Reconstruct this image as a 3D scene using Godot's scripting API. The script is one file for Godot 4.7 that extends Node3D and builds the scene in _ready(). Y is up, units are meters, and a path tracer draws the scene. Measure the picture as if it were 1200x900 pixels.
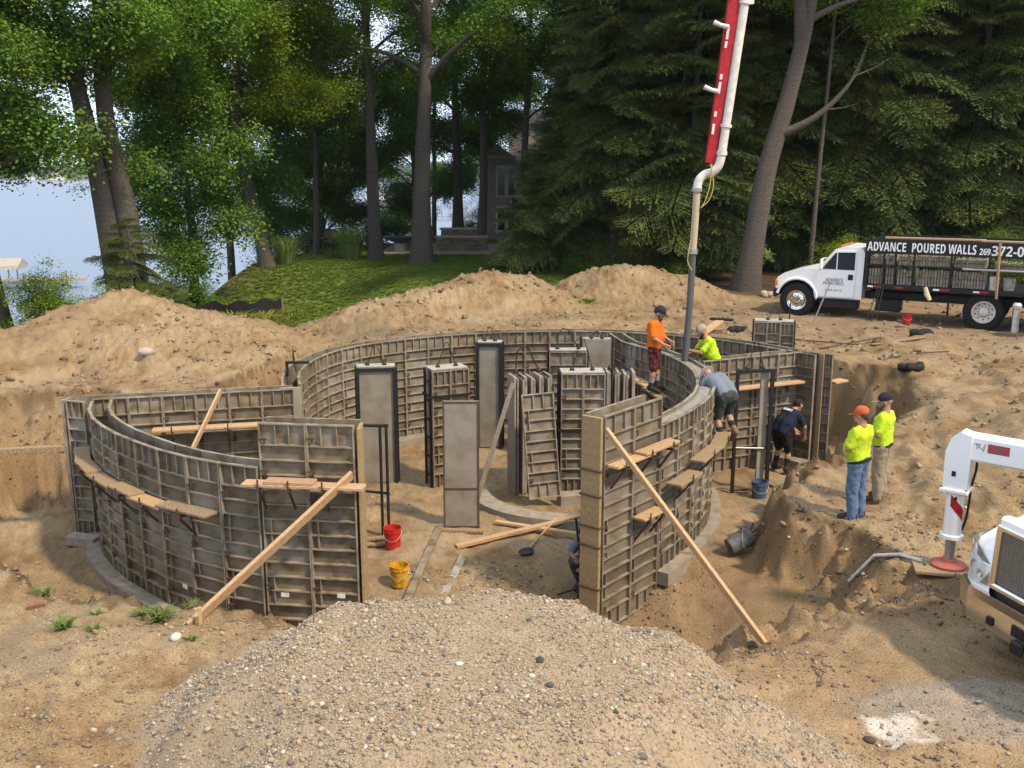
extends Node3D

# ---------------------------------------------------------------- geometry helper
class Geo:
	var v := PackedVector3Array()
	var n := PackedVector3Array()
	var c := PackedColorArray()
	var idx := PackedInt32Array()
	var uv := PackedVector2Array()
	var col := Color(1, 1, 1)

	func tri(a: Vector3, b: Vector3, d: Vector3) -> void:
		var nn := (b - a).cross(d - a).normalized()
		var k := v.size()
		v.append(a); v.append(b); v.append(d)
		for j in 3:
			n.append(nn); c.append(col)
		idx.append(k); idx.append(k + 2); idx.append(k + 1)

	func quad(a: Vector3, b: Vector3, d: Vector3, e: Vector3) -> void:   # counter-clockwise seen from the front
		var nn := (b - a).cross(d - a)
		if nn.length_squared() < 1e-14:
			nn = (d - a).cross(e - a)
		nn = nn.normalized()
		var k := v.size()
		v.append(a); v.append(b); v.append(d); v.append(e)
		for j in 4:
			n.append(nn); c.append(col)
		idx.append(k); idx.append(k + 2); idx.append(k + 1)
		idx.append(k); idx.append(k + 3); idx.append(k + 2)

	func box(at: Vector3, size: Vector3, b := Basis.IDENTITY) -> void:
		var x := b.x * size.x * 0.5
		var y := b.y * size.y * 0.5
		var z := b.z * size.z * 0.5
		quad(at - x - y + z, at + x - y + z, at + x + y + z, at - x + y + z)
		quad(at + x - y - z, at - x - y - z, at - x + y - z, at + x + y - z)
		quad(at + x - y + z, at + x - y - z, at + x + y - z, at + x + y + z)
		quad(at - x - y - z, at - x - y + z, at - x + y + z, at - x + y - z)
		quad(at - x + y + z, at + x + y + z, at + x + y - z, at - x + y - z)
		quad(at - x - y - z, at + x - y - z, at + x - y + z, at - x - y + z)

	func cbox(at: Vector3, size: Vector3, ch: float, b := Basis.IDENTITY) -> void:   # box with chamfered edges
		var h := size * 0.5
		ch = minf(ch, minf(h.x, minf(h.y, h.z)) * 0.98)
		var q := func(x: float, y: float, z: float) -> Vector3: return at + b.x * x + b.y * y + b.z * z
		var axes := [[0, 1, 2], [1, 2, 0], [2, 0, 1]]
		for ax in axes:
			for s in [-1.0, 1.0]:
				var p := []
				for cr in [[-1, -1], [1, -1], [1, 1], [-1, 1]]:
					var w := [0.0, 0.0, 0.0]
					w[ax[0]] = s * h[ax[0]]
					w[ax[1]] = cr[0] * (h[ax[1]] - ch)
					w[ax[2]] = cr[1] * (h[ax[2]] - ch)
					p.append(q.call(w[0], w[1], w[2]))
				if s > 0: quad(p[0], p[1], p[2], p[3])
				else: quad(p[3], p[2], p[1], p[0])
			# edges along ax[0]
			for s1 in [-1.0, 1.0]:
				for s2 in [-1.0, 1.0]:
					var p2 := []
					for e in [[-1, 0], [1, 0], [1, 1], [-1, 1]]:
						var w2 := [0.0, 0.0, 0.0]
						w2[ax[0]] = e[0] * (h[ax[0]] - ch)
						w2[ax[1]] = s1 * (h[ax[1]] - (ch if e[1] == 1 else 0.0))
						w2[ax[2]] = s2 * (h[ax[2]] - (0.0 if e[1] == 1 else ch))
						p2.append(q.call(w2[0], w2[1], w2[2]))
					if s1 * s2 < 0: quad(p2[0], p2[1], p2[2], p2[3])
					else: quad(p2[3], p2[2], p2[1], p2[0])
		for sx in [-1.0, 1.0]:
			for sy in [-1.0, 1.0]:
				for sz in [-1.0, 1.0]:
					var a: Vector3 = q.call(sx * h.x, sy * (h.y - ch), sz * (h.z - ch))
					var d: Vector3 = q.call(sx * (h.x - ch), sy * h.y, sz * (h.z - ch))
					var e3: Vector3 = q.call(sx * (h.x - ch), sy * (h.y - ch), sz * h.z)
					if sx * sy * sz > 0: tri(a, d, e3)
					else: tri(a, e3, d)

	func beam(a: Vector3, b2: Vector3, w: float, h: float, up := Vector3.UP, ch := 0.0) -> void:   # board from a to b2
		var z := (b2 - a).normalized()
		var x := up.cross(z)
		if x.length() < 0.01: x = Vector3.RIGHT.cross(z)
		x = x.normalized()
		var bs := Basis(x, z.cross(x), z)
		if ch > 0.0: cbox((a + b2) * 0.5, Vector3(w, h, a.distance_to(b2)), ch, bs)
		else: box((a + b2) * 0.5, Vector3(w, h, a.distance_to(b2)), bs)

	func tube(pts: Array, rad: Array, seg := 8, caps := true) -> void:
		var m := pts.size()
		var k0 := v.size()
		var side := Vector3.ZERO
		for i in m:
			var p: Vector3 = pts[i]
			var t: Vector3
			if i == 0: t = pts[1] - p
			elif i == m - 1: t = p - pts[i - 1]
			else: t = (pts[i + 1] - p).normalized() + (p - pts[i - 1]).normalized()
			t = t.normalized()
			if side == Vector3.ZERO:
				side = t.cross(Vector3.UP if absf(t.y) < 0.9 else Vector3.RIGHT).normalized()
			else:
				side = (side - t * side.dot(t)).normalized()
			var s2 := t.cross(side)
			var r: float = rad[mini(i, rad.size() - 1)]
			for j in seg:
				var a := TAU * j / seg
				var d := side * cos(a) + s2 * sin(a)
				v.append(p + d * r); n.append(d); c.append(col)
		for i in m - 1:
			for j in seg:
				var a := k0 + i * seg + j
				var b := k0 + i * seg + (j + 1) % seg
				idx.append(a); idx.append(a + seg); idx.append(b)
				idx.append(b); idx.append(a + seg); idx.append(b + seg)
		if caps:
			for e in [0, m - 1]:
				var k := v.size()
				var t: Vector3 = (pts[0] - pts[1]).normalized() if e == 0 else (pts[m - 1] - pts[m - 2]).normalized()
				v.append(pts[e]); n.append(t); c.append(col)
				for j in seg:
					v.append(v[k0 + e * seg + j]); n.append(t); c.append(col)
				for j in seg:
					if e == 0:
						idx.append(k); idx.append(k + 1 + j); idx.append(k + 1 + (j + 1) % seg)
					else:
						idx.append(k); idx.append(k + 1 + (j + 1) % seg); idx.append(k + 1 + j)

	func lathe(prof: Array, seg := 16, xf := Transform3D.IDENTITY) -> void:   # profile of Vector2(radius, height), going up on the outside
		for i in prof.size() - 1:
			var p: Vector2 = prof[i]
			var q: Vector2 = prof[i + 1]
			if p.is_equal_approx(q): continue
			var nn := Vector2(q.y - p.y, p.x - q.x).normalized()
			var k := v.size()
			for j in seg + 1:
				var a := TAU * j / seg
				var d := Vector3(cos(a), 0, sin(a))
				v.append(xf * (d * p.x + Vector3(0, p.y, 0))); v.append(xf * (d * q.x + Vector3(0, q.y, 0)))
				var nv := (xf.basis * (d * nn.x + Vector3(0, nn.y, 0))).normalized()
				n.append(nv); n.append(nv); c.append(col); c.append(col)
			for j in seg:
				var a := k + j * 2
				idx.append(a); idx.append(a + 2); idx.append(a + 1)
				idx.append(a + 1); idx.append(a + 2); idx.append(a + 3)

	func blob(at: Vector3, r: Vector3, b := Basis.IDENTITY, rings := 6, seg := 9, rough := 0.0, rng: RandomNumberGenerator = null) -> void:
		var k := v.size()
		for i in rings + 1:
			var th := PI * i / rings
			for j in seg + 1:
				var ph := TAU * (j % seg) / seg
				var d := Vector3(sin(th) * cos(ph), cos(th), sin(th) * sin(ph))
				var s := 1.0
				if rough > 0.0 and rng:
					if i == 0 or i == rings: s = 1.0 - rough * 0.3
					elif j == seg: s = -1.0
					else: s = 1.0 + rng.randf_range(-rough, rough)
				if s < 0.0:
					v.append(v[k + i * (seg + 1)])
				else:
					v.append(at + b * (d * r * s))
				n.append((b * (d / r)).normalized()); c.append(col)
		for i in rings:
			for j in seg:
				var a := k + i * (seg + 1) + j
				idx.append(a); idx.append(a + seg + 1); idx.append(a + 1)
				idx.append(a + 1); idx.append(a + seg + 1); idx.append(a + seg + 2)

	func prism(poly: PackedVector2Array, depth: float, xf := Transform3D.IDENTITY) -> void:   # outline in the local xy plane (counter-clockwise), from z=-depth/2 to depth/2
		var t := Geometry2D.triangulate_polygon(poly)
		var h := depth * 0.5
		var area := 0.0
		for i in poly.size():
			area += poly[i].cross(poly[(i + 1) % poly.size()])
		for s in [-1.0, 1.0]:
			for i in range(0, t.size(), 3):
				var a := poly[t[i]]
				var b := poly[t[i + 1]]
				var d := poly[t[i + 2]]
				if ((b - a).cross(d - a) > 0.0) != (s > 0.0):
					var w := b; b = d; d = w
				tri(xf * Vector3(a.x, a.y, s * h), xf * Vector3(b.x, b.y, s * h), xf * Vector3(d.x, d.y, s * h))
		for i in poly.size():
			var a := poly[i]
			var b := poly[(i + 1) % poly.size()]
			if area < 0.0:
				var w := a; a = b; b = w
			quad(xf * Vector3(a.x, a.y, h), xf * Vector3(a.x, a.y, -h), xf * Vector3(b.x, b.y, -h), xf * Vector3(b.x, b.y, h))

	func mesh() -> ArrayMesh:
		var arr := []
		arr.resize(Mesh.ARRAY_MAX)
		arr[Mesh.ARRAY_VERTEX] = v
		arr[Mesh.ARRAY_NORMAL] = n
		arr[Mesh.ARRAY_COLOR] = c
		if uv.size() == v.size() and uv.size() > 0: arr[Mesh.ARRAY_TEX_UV] = uv
		arr[Mesh.ARRAY_INDEX] = idx
		var m := ArrayMesh.new()
		m.add_surface_from_arrays(Mesh.PRIMITIVE_TRIANGLES, arr)
		return m

# ---------------------------------------------------------------- naming
var used := {}
func numbered(called: String) -> String:
	var k: int = used.get(called, 0)
	used[called] = k + 1
	return called if k == 0 else "%s_%03d" % [called, k]

func thing(called: String, label: String, category: String, at := Vector3.ZERO, turn := 0.0, group := "") -> Node3D:
	var o := Node3D.new()
	o.name = numbered(called)
	add_child(o)
	o.position = at
	o.rotation.y = turn
	tag(o, label, category, group)
	return o

func tag(o: Node3D, label: String, category: String, group := "") -> void:
	o.set_meta("label", label)
	o.set_meta("category", category)
	if group: o.set_meta("group", group)

func piece(called: String, m: Mesh, mat: Material, parent: Node3D = null, xf := Transform3D.IDENTITY) -> MeshInstance3D:
	var o := MeshInstance3D.new()
	o.mesh = m
	o.material_override = mat
	o.transform = xf
	if parent == null:
		o.name = numbered(called)
		add_child(o)
	else:
		var k := 0
		var nm := called
		while parent.has_node(nm):
			k += 1
			nm = "%s_%03d" % [called, k]
		o.name = nm
		parent.add_child(o)
	return o

func part(called: String, g: Geo, mat: Material, parent: Node3D = null, xf := Transform3D.IDENTITY) -> MeshInstance3D:
	return piece(called, g.mesh(), mat, parent, xf)

func struct(o: Node3D) -> Node3D:
	o.set_meta("kind", "structure")
	return o

func stuff(o: Node3D) -> Node3D:
	o.set_meta("kind", "stuff")
	return o

func multi(called: String, m: Mesh, mat: Material, where: Array, cols: Array, parent: Node3D = null) -> MultiMeshInstance3D:
	var mm := MultiMesh.new()
	mm.transform_format = MultiMesh.TRANSFORM_3D
	mm.use_colors = cols.size() > 0
	mm.mesh = m
	mm.instance_count = where.size()
	for i in where.size():
		mm.set_instance_transform(i, where[i])
		if cols.size() > 0: mm.set_instance_color(i, cols[i])
	var o := MultiMeshInstance3D.new()
	o.multimesh = mm
	o.material_override = mat
	if parent == null:
		o.name = numbered(called)
		add_child(o)
	else:
		o.name = called
		parent.add_child(o, true)
	return o

# ---------------------------------------------------------------- maths
var rng := RandomNumberGenerator.new()
func rf(a: float, b: float) -> float: return rng.randf_range(a, b)
func ss(a: float, b: float, x: float) -> float:
	var t := clampf((x - a) / (b - a), 0.0, 1.0)
	return t * t * (3.0 - 2.0 * t)
func dirb(z: Vector3, up := Vector3.UP) -> Basis:   # basis whose z points along a direction
	z = z.normalized()
	var x := up.cross(z)
	if x.length() < 0.001: x = Vector3.RIGHT
	x = x.normalized()
	return Basis(x, z.cross(x), z)
func catmull(p: Array, per := 8) -> Array:
	var o := []
	for i in p.size() - 1:
		var a = p[maxi(i - 1, 0)]
		var b = p[i]
		var c = p[i + 1]
		var d = p[mini(i + 2, p.size() - 1)]
		for j in per:
			var t := float(j) / per
			o.append(0.5 * (2.0 * b + (c - a) * t + (2.0 * a - 5.0 * b + 4.0 * c - d) * t * t + (3.0 * b - a - 3.0 * c + d) * t * t * t))
	o.append(p[p.size() - 1])
	return o
func lerp_path(p: Array, s: float) -> Vector2:   # point at arc length s
	for i in p.size() - 1:
		var l: float = p[i].distance_to(p[i + 1])
		if s <= l or i == p.size() - 2:
			return p[i].lerp(p[i + 1], s / l)
		s -= l
	return p[0]
func path_len(p: Array) -> float:
	var l := 0.0
	for i in p.size() - 1: l += p[i].distance_to(p[i + 1])
	return l

# ---------------------------------------------------------------- materials
var M := {}
func noise_tex(freq: float, ramp: Array, seed_ := 1, size := 512, type := FastNoiseLite.TYPE_SIMPLEX_SMOOTH, oct := 5) -> NoiseTexture2D:
	var t := NoiseTexture2D.new()
	t.width = size
	t.height = size
	t.seamless = true
	var f := FastNoiseLite.new()
	f.noise_type = type
	f.frequency = freq
	f.fractal_octaves = oct
	f.seed = seed_
	t.noise = f
	if ramp.size():
		var g := Gradient.new()
		var offs := PackedFloat32Array()
		var cols := PackedColorArray()
		for r in ramp:
			offs.append(r[0]); cols.append(r[1])
		g.offsets = offs
		g.colors = cols
		t.color_ramp = g
	return t
func grey(x: float) -> Color: return Color(x, x, x)
func mat(called: String, lin: Color, rough := 0.8, tex: Texture2D = null, scale := 1.0, world := true) -> StandardMaterial3D:
	var m := StandardMaterial3D.new()
	m.resource_name = called
	m.albedo_color = lin.linear_to_srgb()
	m.roughness = rough
	m.metallic_specular = 0.4
	m.vertex_color_use_as_albedo = true
	if tex:
		m.albedo_texture = tex
		m.uv1_triplanar = true
		m.uv1_world_triplanar = world
		m.uv1_scale = Vector3.ONE * scale
	M[called] = m
	return m
func bump(m: StandardMaterial3D, tex: Texture2D, cm: float) -> void:
	m.heightmap_enabled = true
	m.heightmap_texture = tex
	m.heightmap_scale = cm

func make_materials() -> void:
	var tx_mott := noise_tex(0.012, [[0.0, Color(0.80, 0.77, 0.73)], [0.35, Color(0.90, 0.88, 0.85)], [0.6, Color(0.96, 0.95, 0.94)], [1.0, Color(1, 1, 1)]], 3)
	var tx_fine := noise_tex(0.05, [[0.0, grey(0.6)], [0.5, grey(0.88)], [1.0, grey(1.0)]], 7)
	var tx_soil := noise_tex(0.03, [[0.0, Color(0.62, 0.56, 0.5)], [0.3, Color(0.84, 0.8, 0.76)], [0.55, Color(0.95, 0.93, 0.9)], [1.0, Color(1, 1, 1)]], 11, 1024)
	var tx_soilb := noise_tex(0.045, [], 12, 1024, FastNoiseLite.TYPE_SIMPLEX_SMOOTH, 7)
	var tx_bark := noise_tex(0.035, [[0.0, grey(0.42)], [0.4, grey(0.75)], [0.7, grey(0.95)], [1.0, grey(1.0)]], 21, 512, FastNoiseLite.TYPE_SIMPLEX, 4)
	var tx_wood := noise_tex(0.02, [[0.0, Color(0.7, 0.6, 0.48)], [0.5, Color(0.92, 0.86, 0.78)], [1.0, Color(1, 1, 1)]], 31)
	var tx_stain := noise_tex(0.009, [[0.0, Color(0.66, 0.58, 0.46)], [0.3, Color(0.83, 0.79, 0.71)], [0.5, Color(0.91, 0.89, 0.85)], [0.7, Color(0.96, 0.95, 0.94)], [1.0, Color(1, 1, 1)]], 41, 512, FastNoiseLite.TYPE_SIMPLEX_SMOOTH, 6)
	var tx_speck := noise_tex(0.045, [[0.0, Color(0.35, 0.3, 0.24)], [0.33, Color(0.55, 0.48, 0.4)], [0.42, Color(0.9, 0.84, 0.76)], [0.65, Color(1, 1, 1)], [0.78, Color(0.82, 0.82, 0.8)], [1.0, Color(0.75, 0.75, 0.74)]], 43, 512, FastNoiseLite.TYPE_SIMPLEX, 5)
	var tx_water := noise_tex(0.02, [], 51, 512, FastNoiseLite.TYPE_SIMPLEX_SMOOTH, 4)
	var s := mat("soil", Color(1, 1, 1), 0.95, tx_soil, 0.9)
	s.metallic_specular = 0.2
	bump(s, tx_soilb, 1.3)
	var st := mat("pebble", Color(1, 1, 1), 0.8, tx_fine, 6.0)
	for i in 4:   # weathered aluminium forms, each batch a little different
		var tones := [Color(0.315, 0.282, 0.23), Color(0.28, 0.248, 0.2), Color(0.34, 0.31, 0.26), Color(0.30, 0.255, 0.195)]
		var f := mat("form_%d" % i, tones[i], 0.62, tx_stain, 0.55 + 0.09 * i)
		f.uv1_offset = Vector3(i * 0.37, i * 0.61, i * 0.23)
		f.metallic = 0.12
		bump(f, tx_fine, 0.25)
	mat("form_plain", Color(0.33, 0.295, 0.245), 0.7, tx_mott, 0.3).metallic = 0.1
	mat("grey_wood", Color(0.25, 0.215, 0.17), 0.9, tx_mott, 1.5)
	mat("black_steel", Color(0.022, 0.022, 0.022), 0.5, tx_fine, 4.0)
	mat("rust", Color(0.10, 0.06, 0.04), 0.8, tx_mott, 3.0)
	mat("footing", Color(0.29, 0.25, 0.2), 0.9, tx_mott, 0.45)
	mat("concrete", Color(0.40, 0.375, 0.33), 0.9, tx_mott, 1.2)
	mat("wet_concrete", Color(0.27, 0.26, 0.235), 0.7, tx_mott, 0.9)
	var w := mat("lumber", Color(0.55, 0.41, 0.275), 0.8, tx_wood, 1.0, false)
	w.uv1_scale = Vector3(9, 9, 0.9)
	var w2 := mat("old_lumber", Color(0.40, 0.30, 0.19), 0.85, tx_speck, 1.0, false)
	w2.uv1_scale = Vector3(3, 3, 1.1)
	var w3 := mat("post_wood", Color(0.35, 0.28, 0.165), 0.85, tx_wood, 1.0, false)
	w3.uv1_scale = Vector3(9, 0.9, 9)
	var b := mat("bark", Color(0.175, 0.145, 0.118), 0.95, tx_bark, 1.0)
	b.uv1_scale = Vector3(2.6, 0.45, 2.6)
	bump(b, tx_bark, 5.0)
	for nm in [["leaf_mid", Color(0.135, 0.225, 0.042), Color(0.46, 0.66, 0.09)], ["leaf_bright", Color(0.22, 0.30, 0.04), Color(0.75, 0.86, 0.08)], ["leaf_dark", Color(0.105, 0.185, 0.046), Color(0.32, 0.48, 0.08)], ["needle", Color(0.10, 0.14, 0.048), Color(0.2, 0.26, 0.06)]]:
		var l := mat(nm[0], nm[1], 0.75)
		l.backlight_enabled = true
		l.backlight = nm[2].linear_to_srgb()
		l.metallic_specular = 0.2
	var g := mat("grass", Color(0.11, 0.17, 0.035), 0.8)
	g.backlight_enabled = true
	g.backlight = Color(0.2, 0.3, 0.05).linear_to_srgb()
	var og := mat("ornamental", Color(0.20, 0.28, 0.07), 0.7)
	og.backlight_enabled = true
	og.backlight = Color(0.4, 0.5, 0.1).linear_to_srgb()
	var wa := mat("water", Color(0.14, 0.18, 0.25), 0.38)
	wa.normal_enabled = true
	var nt := noise_tex(0.03, [], 52, 512, FastNoiseLite.TYPE_SIMPLEX_SMOOTH, 4)
	nt.as_normal_map = true
	nt.bump_strength = 3.0
	wa.normal_texture = nt
	wa.uv1_triplanar = true
	wa.uv1_world_triplanar = true
	wa.uv1_scale = Vector3(0.12, 0.12, 0.28)
	wa.normal_scale = 0.35
	wa.metallic_specular = 0.25
	mat("white_paint", Color(0.80, 0.80, 0.79), 0.3).clearcoat_enabled = true
	mat("boom_white", Color(0.72, 0.69, 0.64), 0.45, tx_mott, 0.8)
	mat("red_paint", Color(0.42, 0.015, 0.022), 0.4, tx_mott, 0.8)
	mat("black_paint", Color(0.012, 0.012, 0.014), 0.45)
	mat("black_rubber", Color(0.022, 0.021, 0.02), 0.85, tx_fine, 5.0)
	mat("chrome", Color(0.72, 0.70, 0.67), 0.12).metallic = 1.0
	mat("steel", Color(0.45, 0.44, 0.42), 0.4, tx_mott, 2.0).metallic = 0.7
	mat("alloy", Color(0.62, 0.61, 0.58), 0.35, tx_mott, 3.0).metallic = 0.5
	mat("grille", Color(0.13, 0.13, 0.14), 0.5)
	mat("plain", Color(1, 1, 1), 0.7)
	mat("plastic", Color(1, 1, 1), 0.5, tx_stain, 2.2)
	mat("cloth", Color(1, 1, 1), 0.95, tx_fine, 7.0)
	var tx_camo := noise_tex(0.06, [[0.0, Color(0.2, 0.22, 0.2)], [0.44, Color(0.3, 0.32, 0.3)], [0.47, Color(0.75, 0.78, 0.76)], [0.6, Color(0.75, 0.78, 0.76)], [0.63, Color(0.45, 0.5, 0.45)], [1.0, Color(1, 1, 1)]], 61, 256, FastNoiseLite.TYPE_SIMPLEX, 2)
	mat("camo_cloth", Color(0.16, 0.16, 0.15), 0.95, tx_camo, 3.0)
	mat("skin", Color(0.42, 0.23, 0.15), 0.55)
	var gl := StandardMaterial3D.new()
	gl.resource_name = "glass"
	gl.albedo_color = Color(0.5, 0.6, 0.62, 0.25)
	gl.roughness = 0.05
	gl.transparency = BaseMaterial3D.TRANSPARENCY_ALPHA
	M["glass"] = gl
	mat("dark_glass", Color(0.03, 0.04, 0.045), 0.06)
	mat("siding", Color(0.40, 0.36, 0.31), 0.8, tx_mott, 0.6)
	mat("shingle", Color(0.52, 0.43, 0.36), 0.9, tx_fine, 1.2)
	mat("stone", Color(1, 1, 1), 0.9, tx_mott, 1.5)
	mat("fabric_black", Color(0.02, 0.02, 0.022), 0.8, tx_fine, 3.0)

# ---------------------------------------------------------------- the ground
const PIT := [Vector2(-9.4, -15.3), Vector2(-9.3, -17.3), Vector2(-7.2, -17.9), Vector2(-5.6, -18.6), Vector2(-5.3, -20.2), Vector2(-4.9, -22.2), Vector2(-3.6, -23.9), Vector2(-0.5, -25.0), Vector2(3, -25.0), Vector2(5.2, -24.0),
	Vector2(7.0, -22.3), Vector2(8.2, -21.3), Vector2(8.0, -20.0), Vector2(7.0, -18.8), Vector2(5.6, -17.9), Vector2(4.55, -17.2), Vector2(3.9, -15.8), Vector2(3.75, -14.9), Vector2(4.5, -13.9), Vector2(4.75, -13.1), Vector2(4.1, -12.5), Vector2(3.0, -12.3),
	Vector2(1.6, -11.5), Vector2(0.2, -11.0), Vector2(-1.4, -11.2), Vector2(-2.2, -11.7), Vector2(-3.6, -11.75), Vector2(-4.8, -11.95), Vector2(-6.0, -12.7), Vector2(-7.1, -13.6)]
const SX0 := -13.0
const SZ0 := -29.0
const SSTEP := 0.2
var sdf := PackedFloat32Array()
var sw := 0
var sh := 0
var nz := []
func prep_ground() -> void:
	for k in [[0.16, 2, 101], [0.7, 3, 102], [2.6, 3, 103], [0.45, 3, 104], [1.6, 4, 105], [1.5, 1, 106]]:
		var f := FastNoiseLite.new()
		f.noise_type = FastNoiseLite.TYPE_SIMPLEX_SMOOTH
		f.frequency = k[0]
		f.fractal_octaves = k[1]
		f.seed = k[2]
		if k[2] == 106:
			f.noise_type = FastNoiseLite.TYPE_CELLULAR
			f.cellular_return_type = FastNoiseLite.RETURN_DISTANCE
		nz.append(f)
	sw = int(25.0 / SSTEP)
	sh = int(21.0 / SSTEP)
	sdf.resize(sw * sh)
	for j in sh:
		for i in sw:
			var p := Vector2(SX0 + i * SSTEP, SZ0 + j * SSTEP)
			var d := 1e9
			var inside := false
			for k in PIT.size():
				var a: Vector2 = PIT[k]
				var b: Vector2 = PIT[(k + 1) % PIT.size()]
				var q := Geometry2D.get_closest_point_to_segment(p, a, b)
				d = minf(d, p.distance_squared_to(q))
				if (a.y > p.y) != (b.y > p.y) and p.x < (b.x - a.x) * (p.y - a.y) / (b.y - a.y) + a.x:
					inside = not inside
			sdf[j * sw + i] = -sqrt(d) if inside else sqrt(d)

func pit_dist(x: float, z: float) -> float:
	var u := (x - SX0) / SSTEP
	var w := (z - SZ0) / SSTEP
	if u < 0 or w < 0 or u >= sw - 1 or w >= sh - 1: return 9.0
	var i := int(u)
	var j := int(w)
	u -= i
	w -= j
	var k := j * sw + i
	return lerpf(lerpf(sdf[k], sdf[k + 1], u), lerpf(sdf[k + sw], sdf[k + sw + 1], u), w)

func shore_x(z: float) -> float:
	var pts := [[-140.0, 30.0], [-120.0, 18.0], [-80.0, 3.0], [-62.0, -5.0], [-55.0, -11.8], [-44.0, -15.0], [-34.0, -15.8], [-20.0, -19.0], [0.0, -24.0], [40.0, -30.0]]
	if z < -140.0: return 30.0 - (z + 140.0) * 1.2
	for k in pts.size() - 1:
		if z <= pts[k + 1][0]:
			return lerpf(pts[k][1], pts[k + 1][1], (z - pts[k][0]) / (pts[k + 1][0] - pts[k][0]))
	return -30.0

const PILES := [   # from, to, top at each end, slope, flat radius
	[Vector2(-15.0, -21.0), Vector2(-11.6, -22.5), 2.0, 2.6, 0.33, 0.3],
	[Vector2(-11.6, -22.5), Vector2(-9.5, -24.0), 2.6, 3.25, 0.35, 0.15],
	[Vector2(-9.5, -24.0), Vector2(-8.6, -23.9), 3.22, 2.95, 0.56, 0.1],
	[Vector2(-4.7, -26.4), Vector2(-4.0, -28.5), 1.6, 2.5, 0.6, 0.15],
	[Vector2(-4.0, -28.5), Vector2(-1.6, -31.0), 2.5, 2.66, 0.46, 0.2],
	[Vector2(-0.7, -31.8), Vector2(0.3, -32.2), 3.02, 2.85, 0.52, 0.05],
	[Vector2(0.3, -32.2), Vector2(1.6, -32.2), 2.75, 2.1, 0.46, 0.1],
	[Vector2(3.7, -34.0), Vector2(4.3, -34.0), 3.02, 2.92, 0.48, 0.05],
	[Vector2(4.3, -34.0), Vector2(5.9, -33.7), 2.85, 2.62, 0.42, 0.1],
	[Vector2(5.9, -33.7), Vector2(8.0, -33.0), 2.55, 2.0, 0.4, 0.1],
	[Vector2(4.9, -17.0), Vector2(6.6, -18.5), 1.05, 1.35, 0.55, 0.15],   # the clod ridge on the pit's lip
	[Vector2(12.0, -17.5), Vector2(15.0, -20.0), 2.6, 3.2, 0.28, 0.4],
]
func pile_h(p: Vector2, q: Array) -> float:
	var ab: Vector2 = q[1] - q[0]
	var t := clampf((p - q[0]).dot(ab) / ab.length_squared(), 0.0, 1.0)
	var d := p.distance_to(q[0] + ab * t)
	d = maxf(0.0, d - q[5])
	return lerpf(q[2], q[3], t) - q[4] * (sqrt(d * d + 0.35) - 0.59)

func gravel_h(x: float, z: float) -> float:
	var a := Vector2(-0.72, -7.55)
	var b := Vector2(-0.12, -7.4)
	var p := Vector2(x, z)
	p += Vector2(nz[3].get_noise_2d(x * 1.5, z * 1.5), nz[3].get_noise_2d(x * 1.5 + 40.0, z * 1.5)) * 0.35
	var q := Geometry2D.get_closest_point_to_segment(p, a, b)
	var d := maxf(0.0, p.distance_to(q) - 1.0)
	return 2.34 - 0.72 * (sqrt(d * d + 0.09) - 0.3) - 0.03 * (z + 7.5)

func smax(a: float, b: float, k: float) -> float:
	var h := clampf(0.5 + 0.5 * (a - b) / k, 0.0, 1.0)
	return lerpf(b, a, h) + k * h * (1.0 - h)

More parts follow.
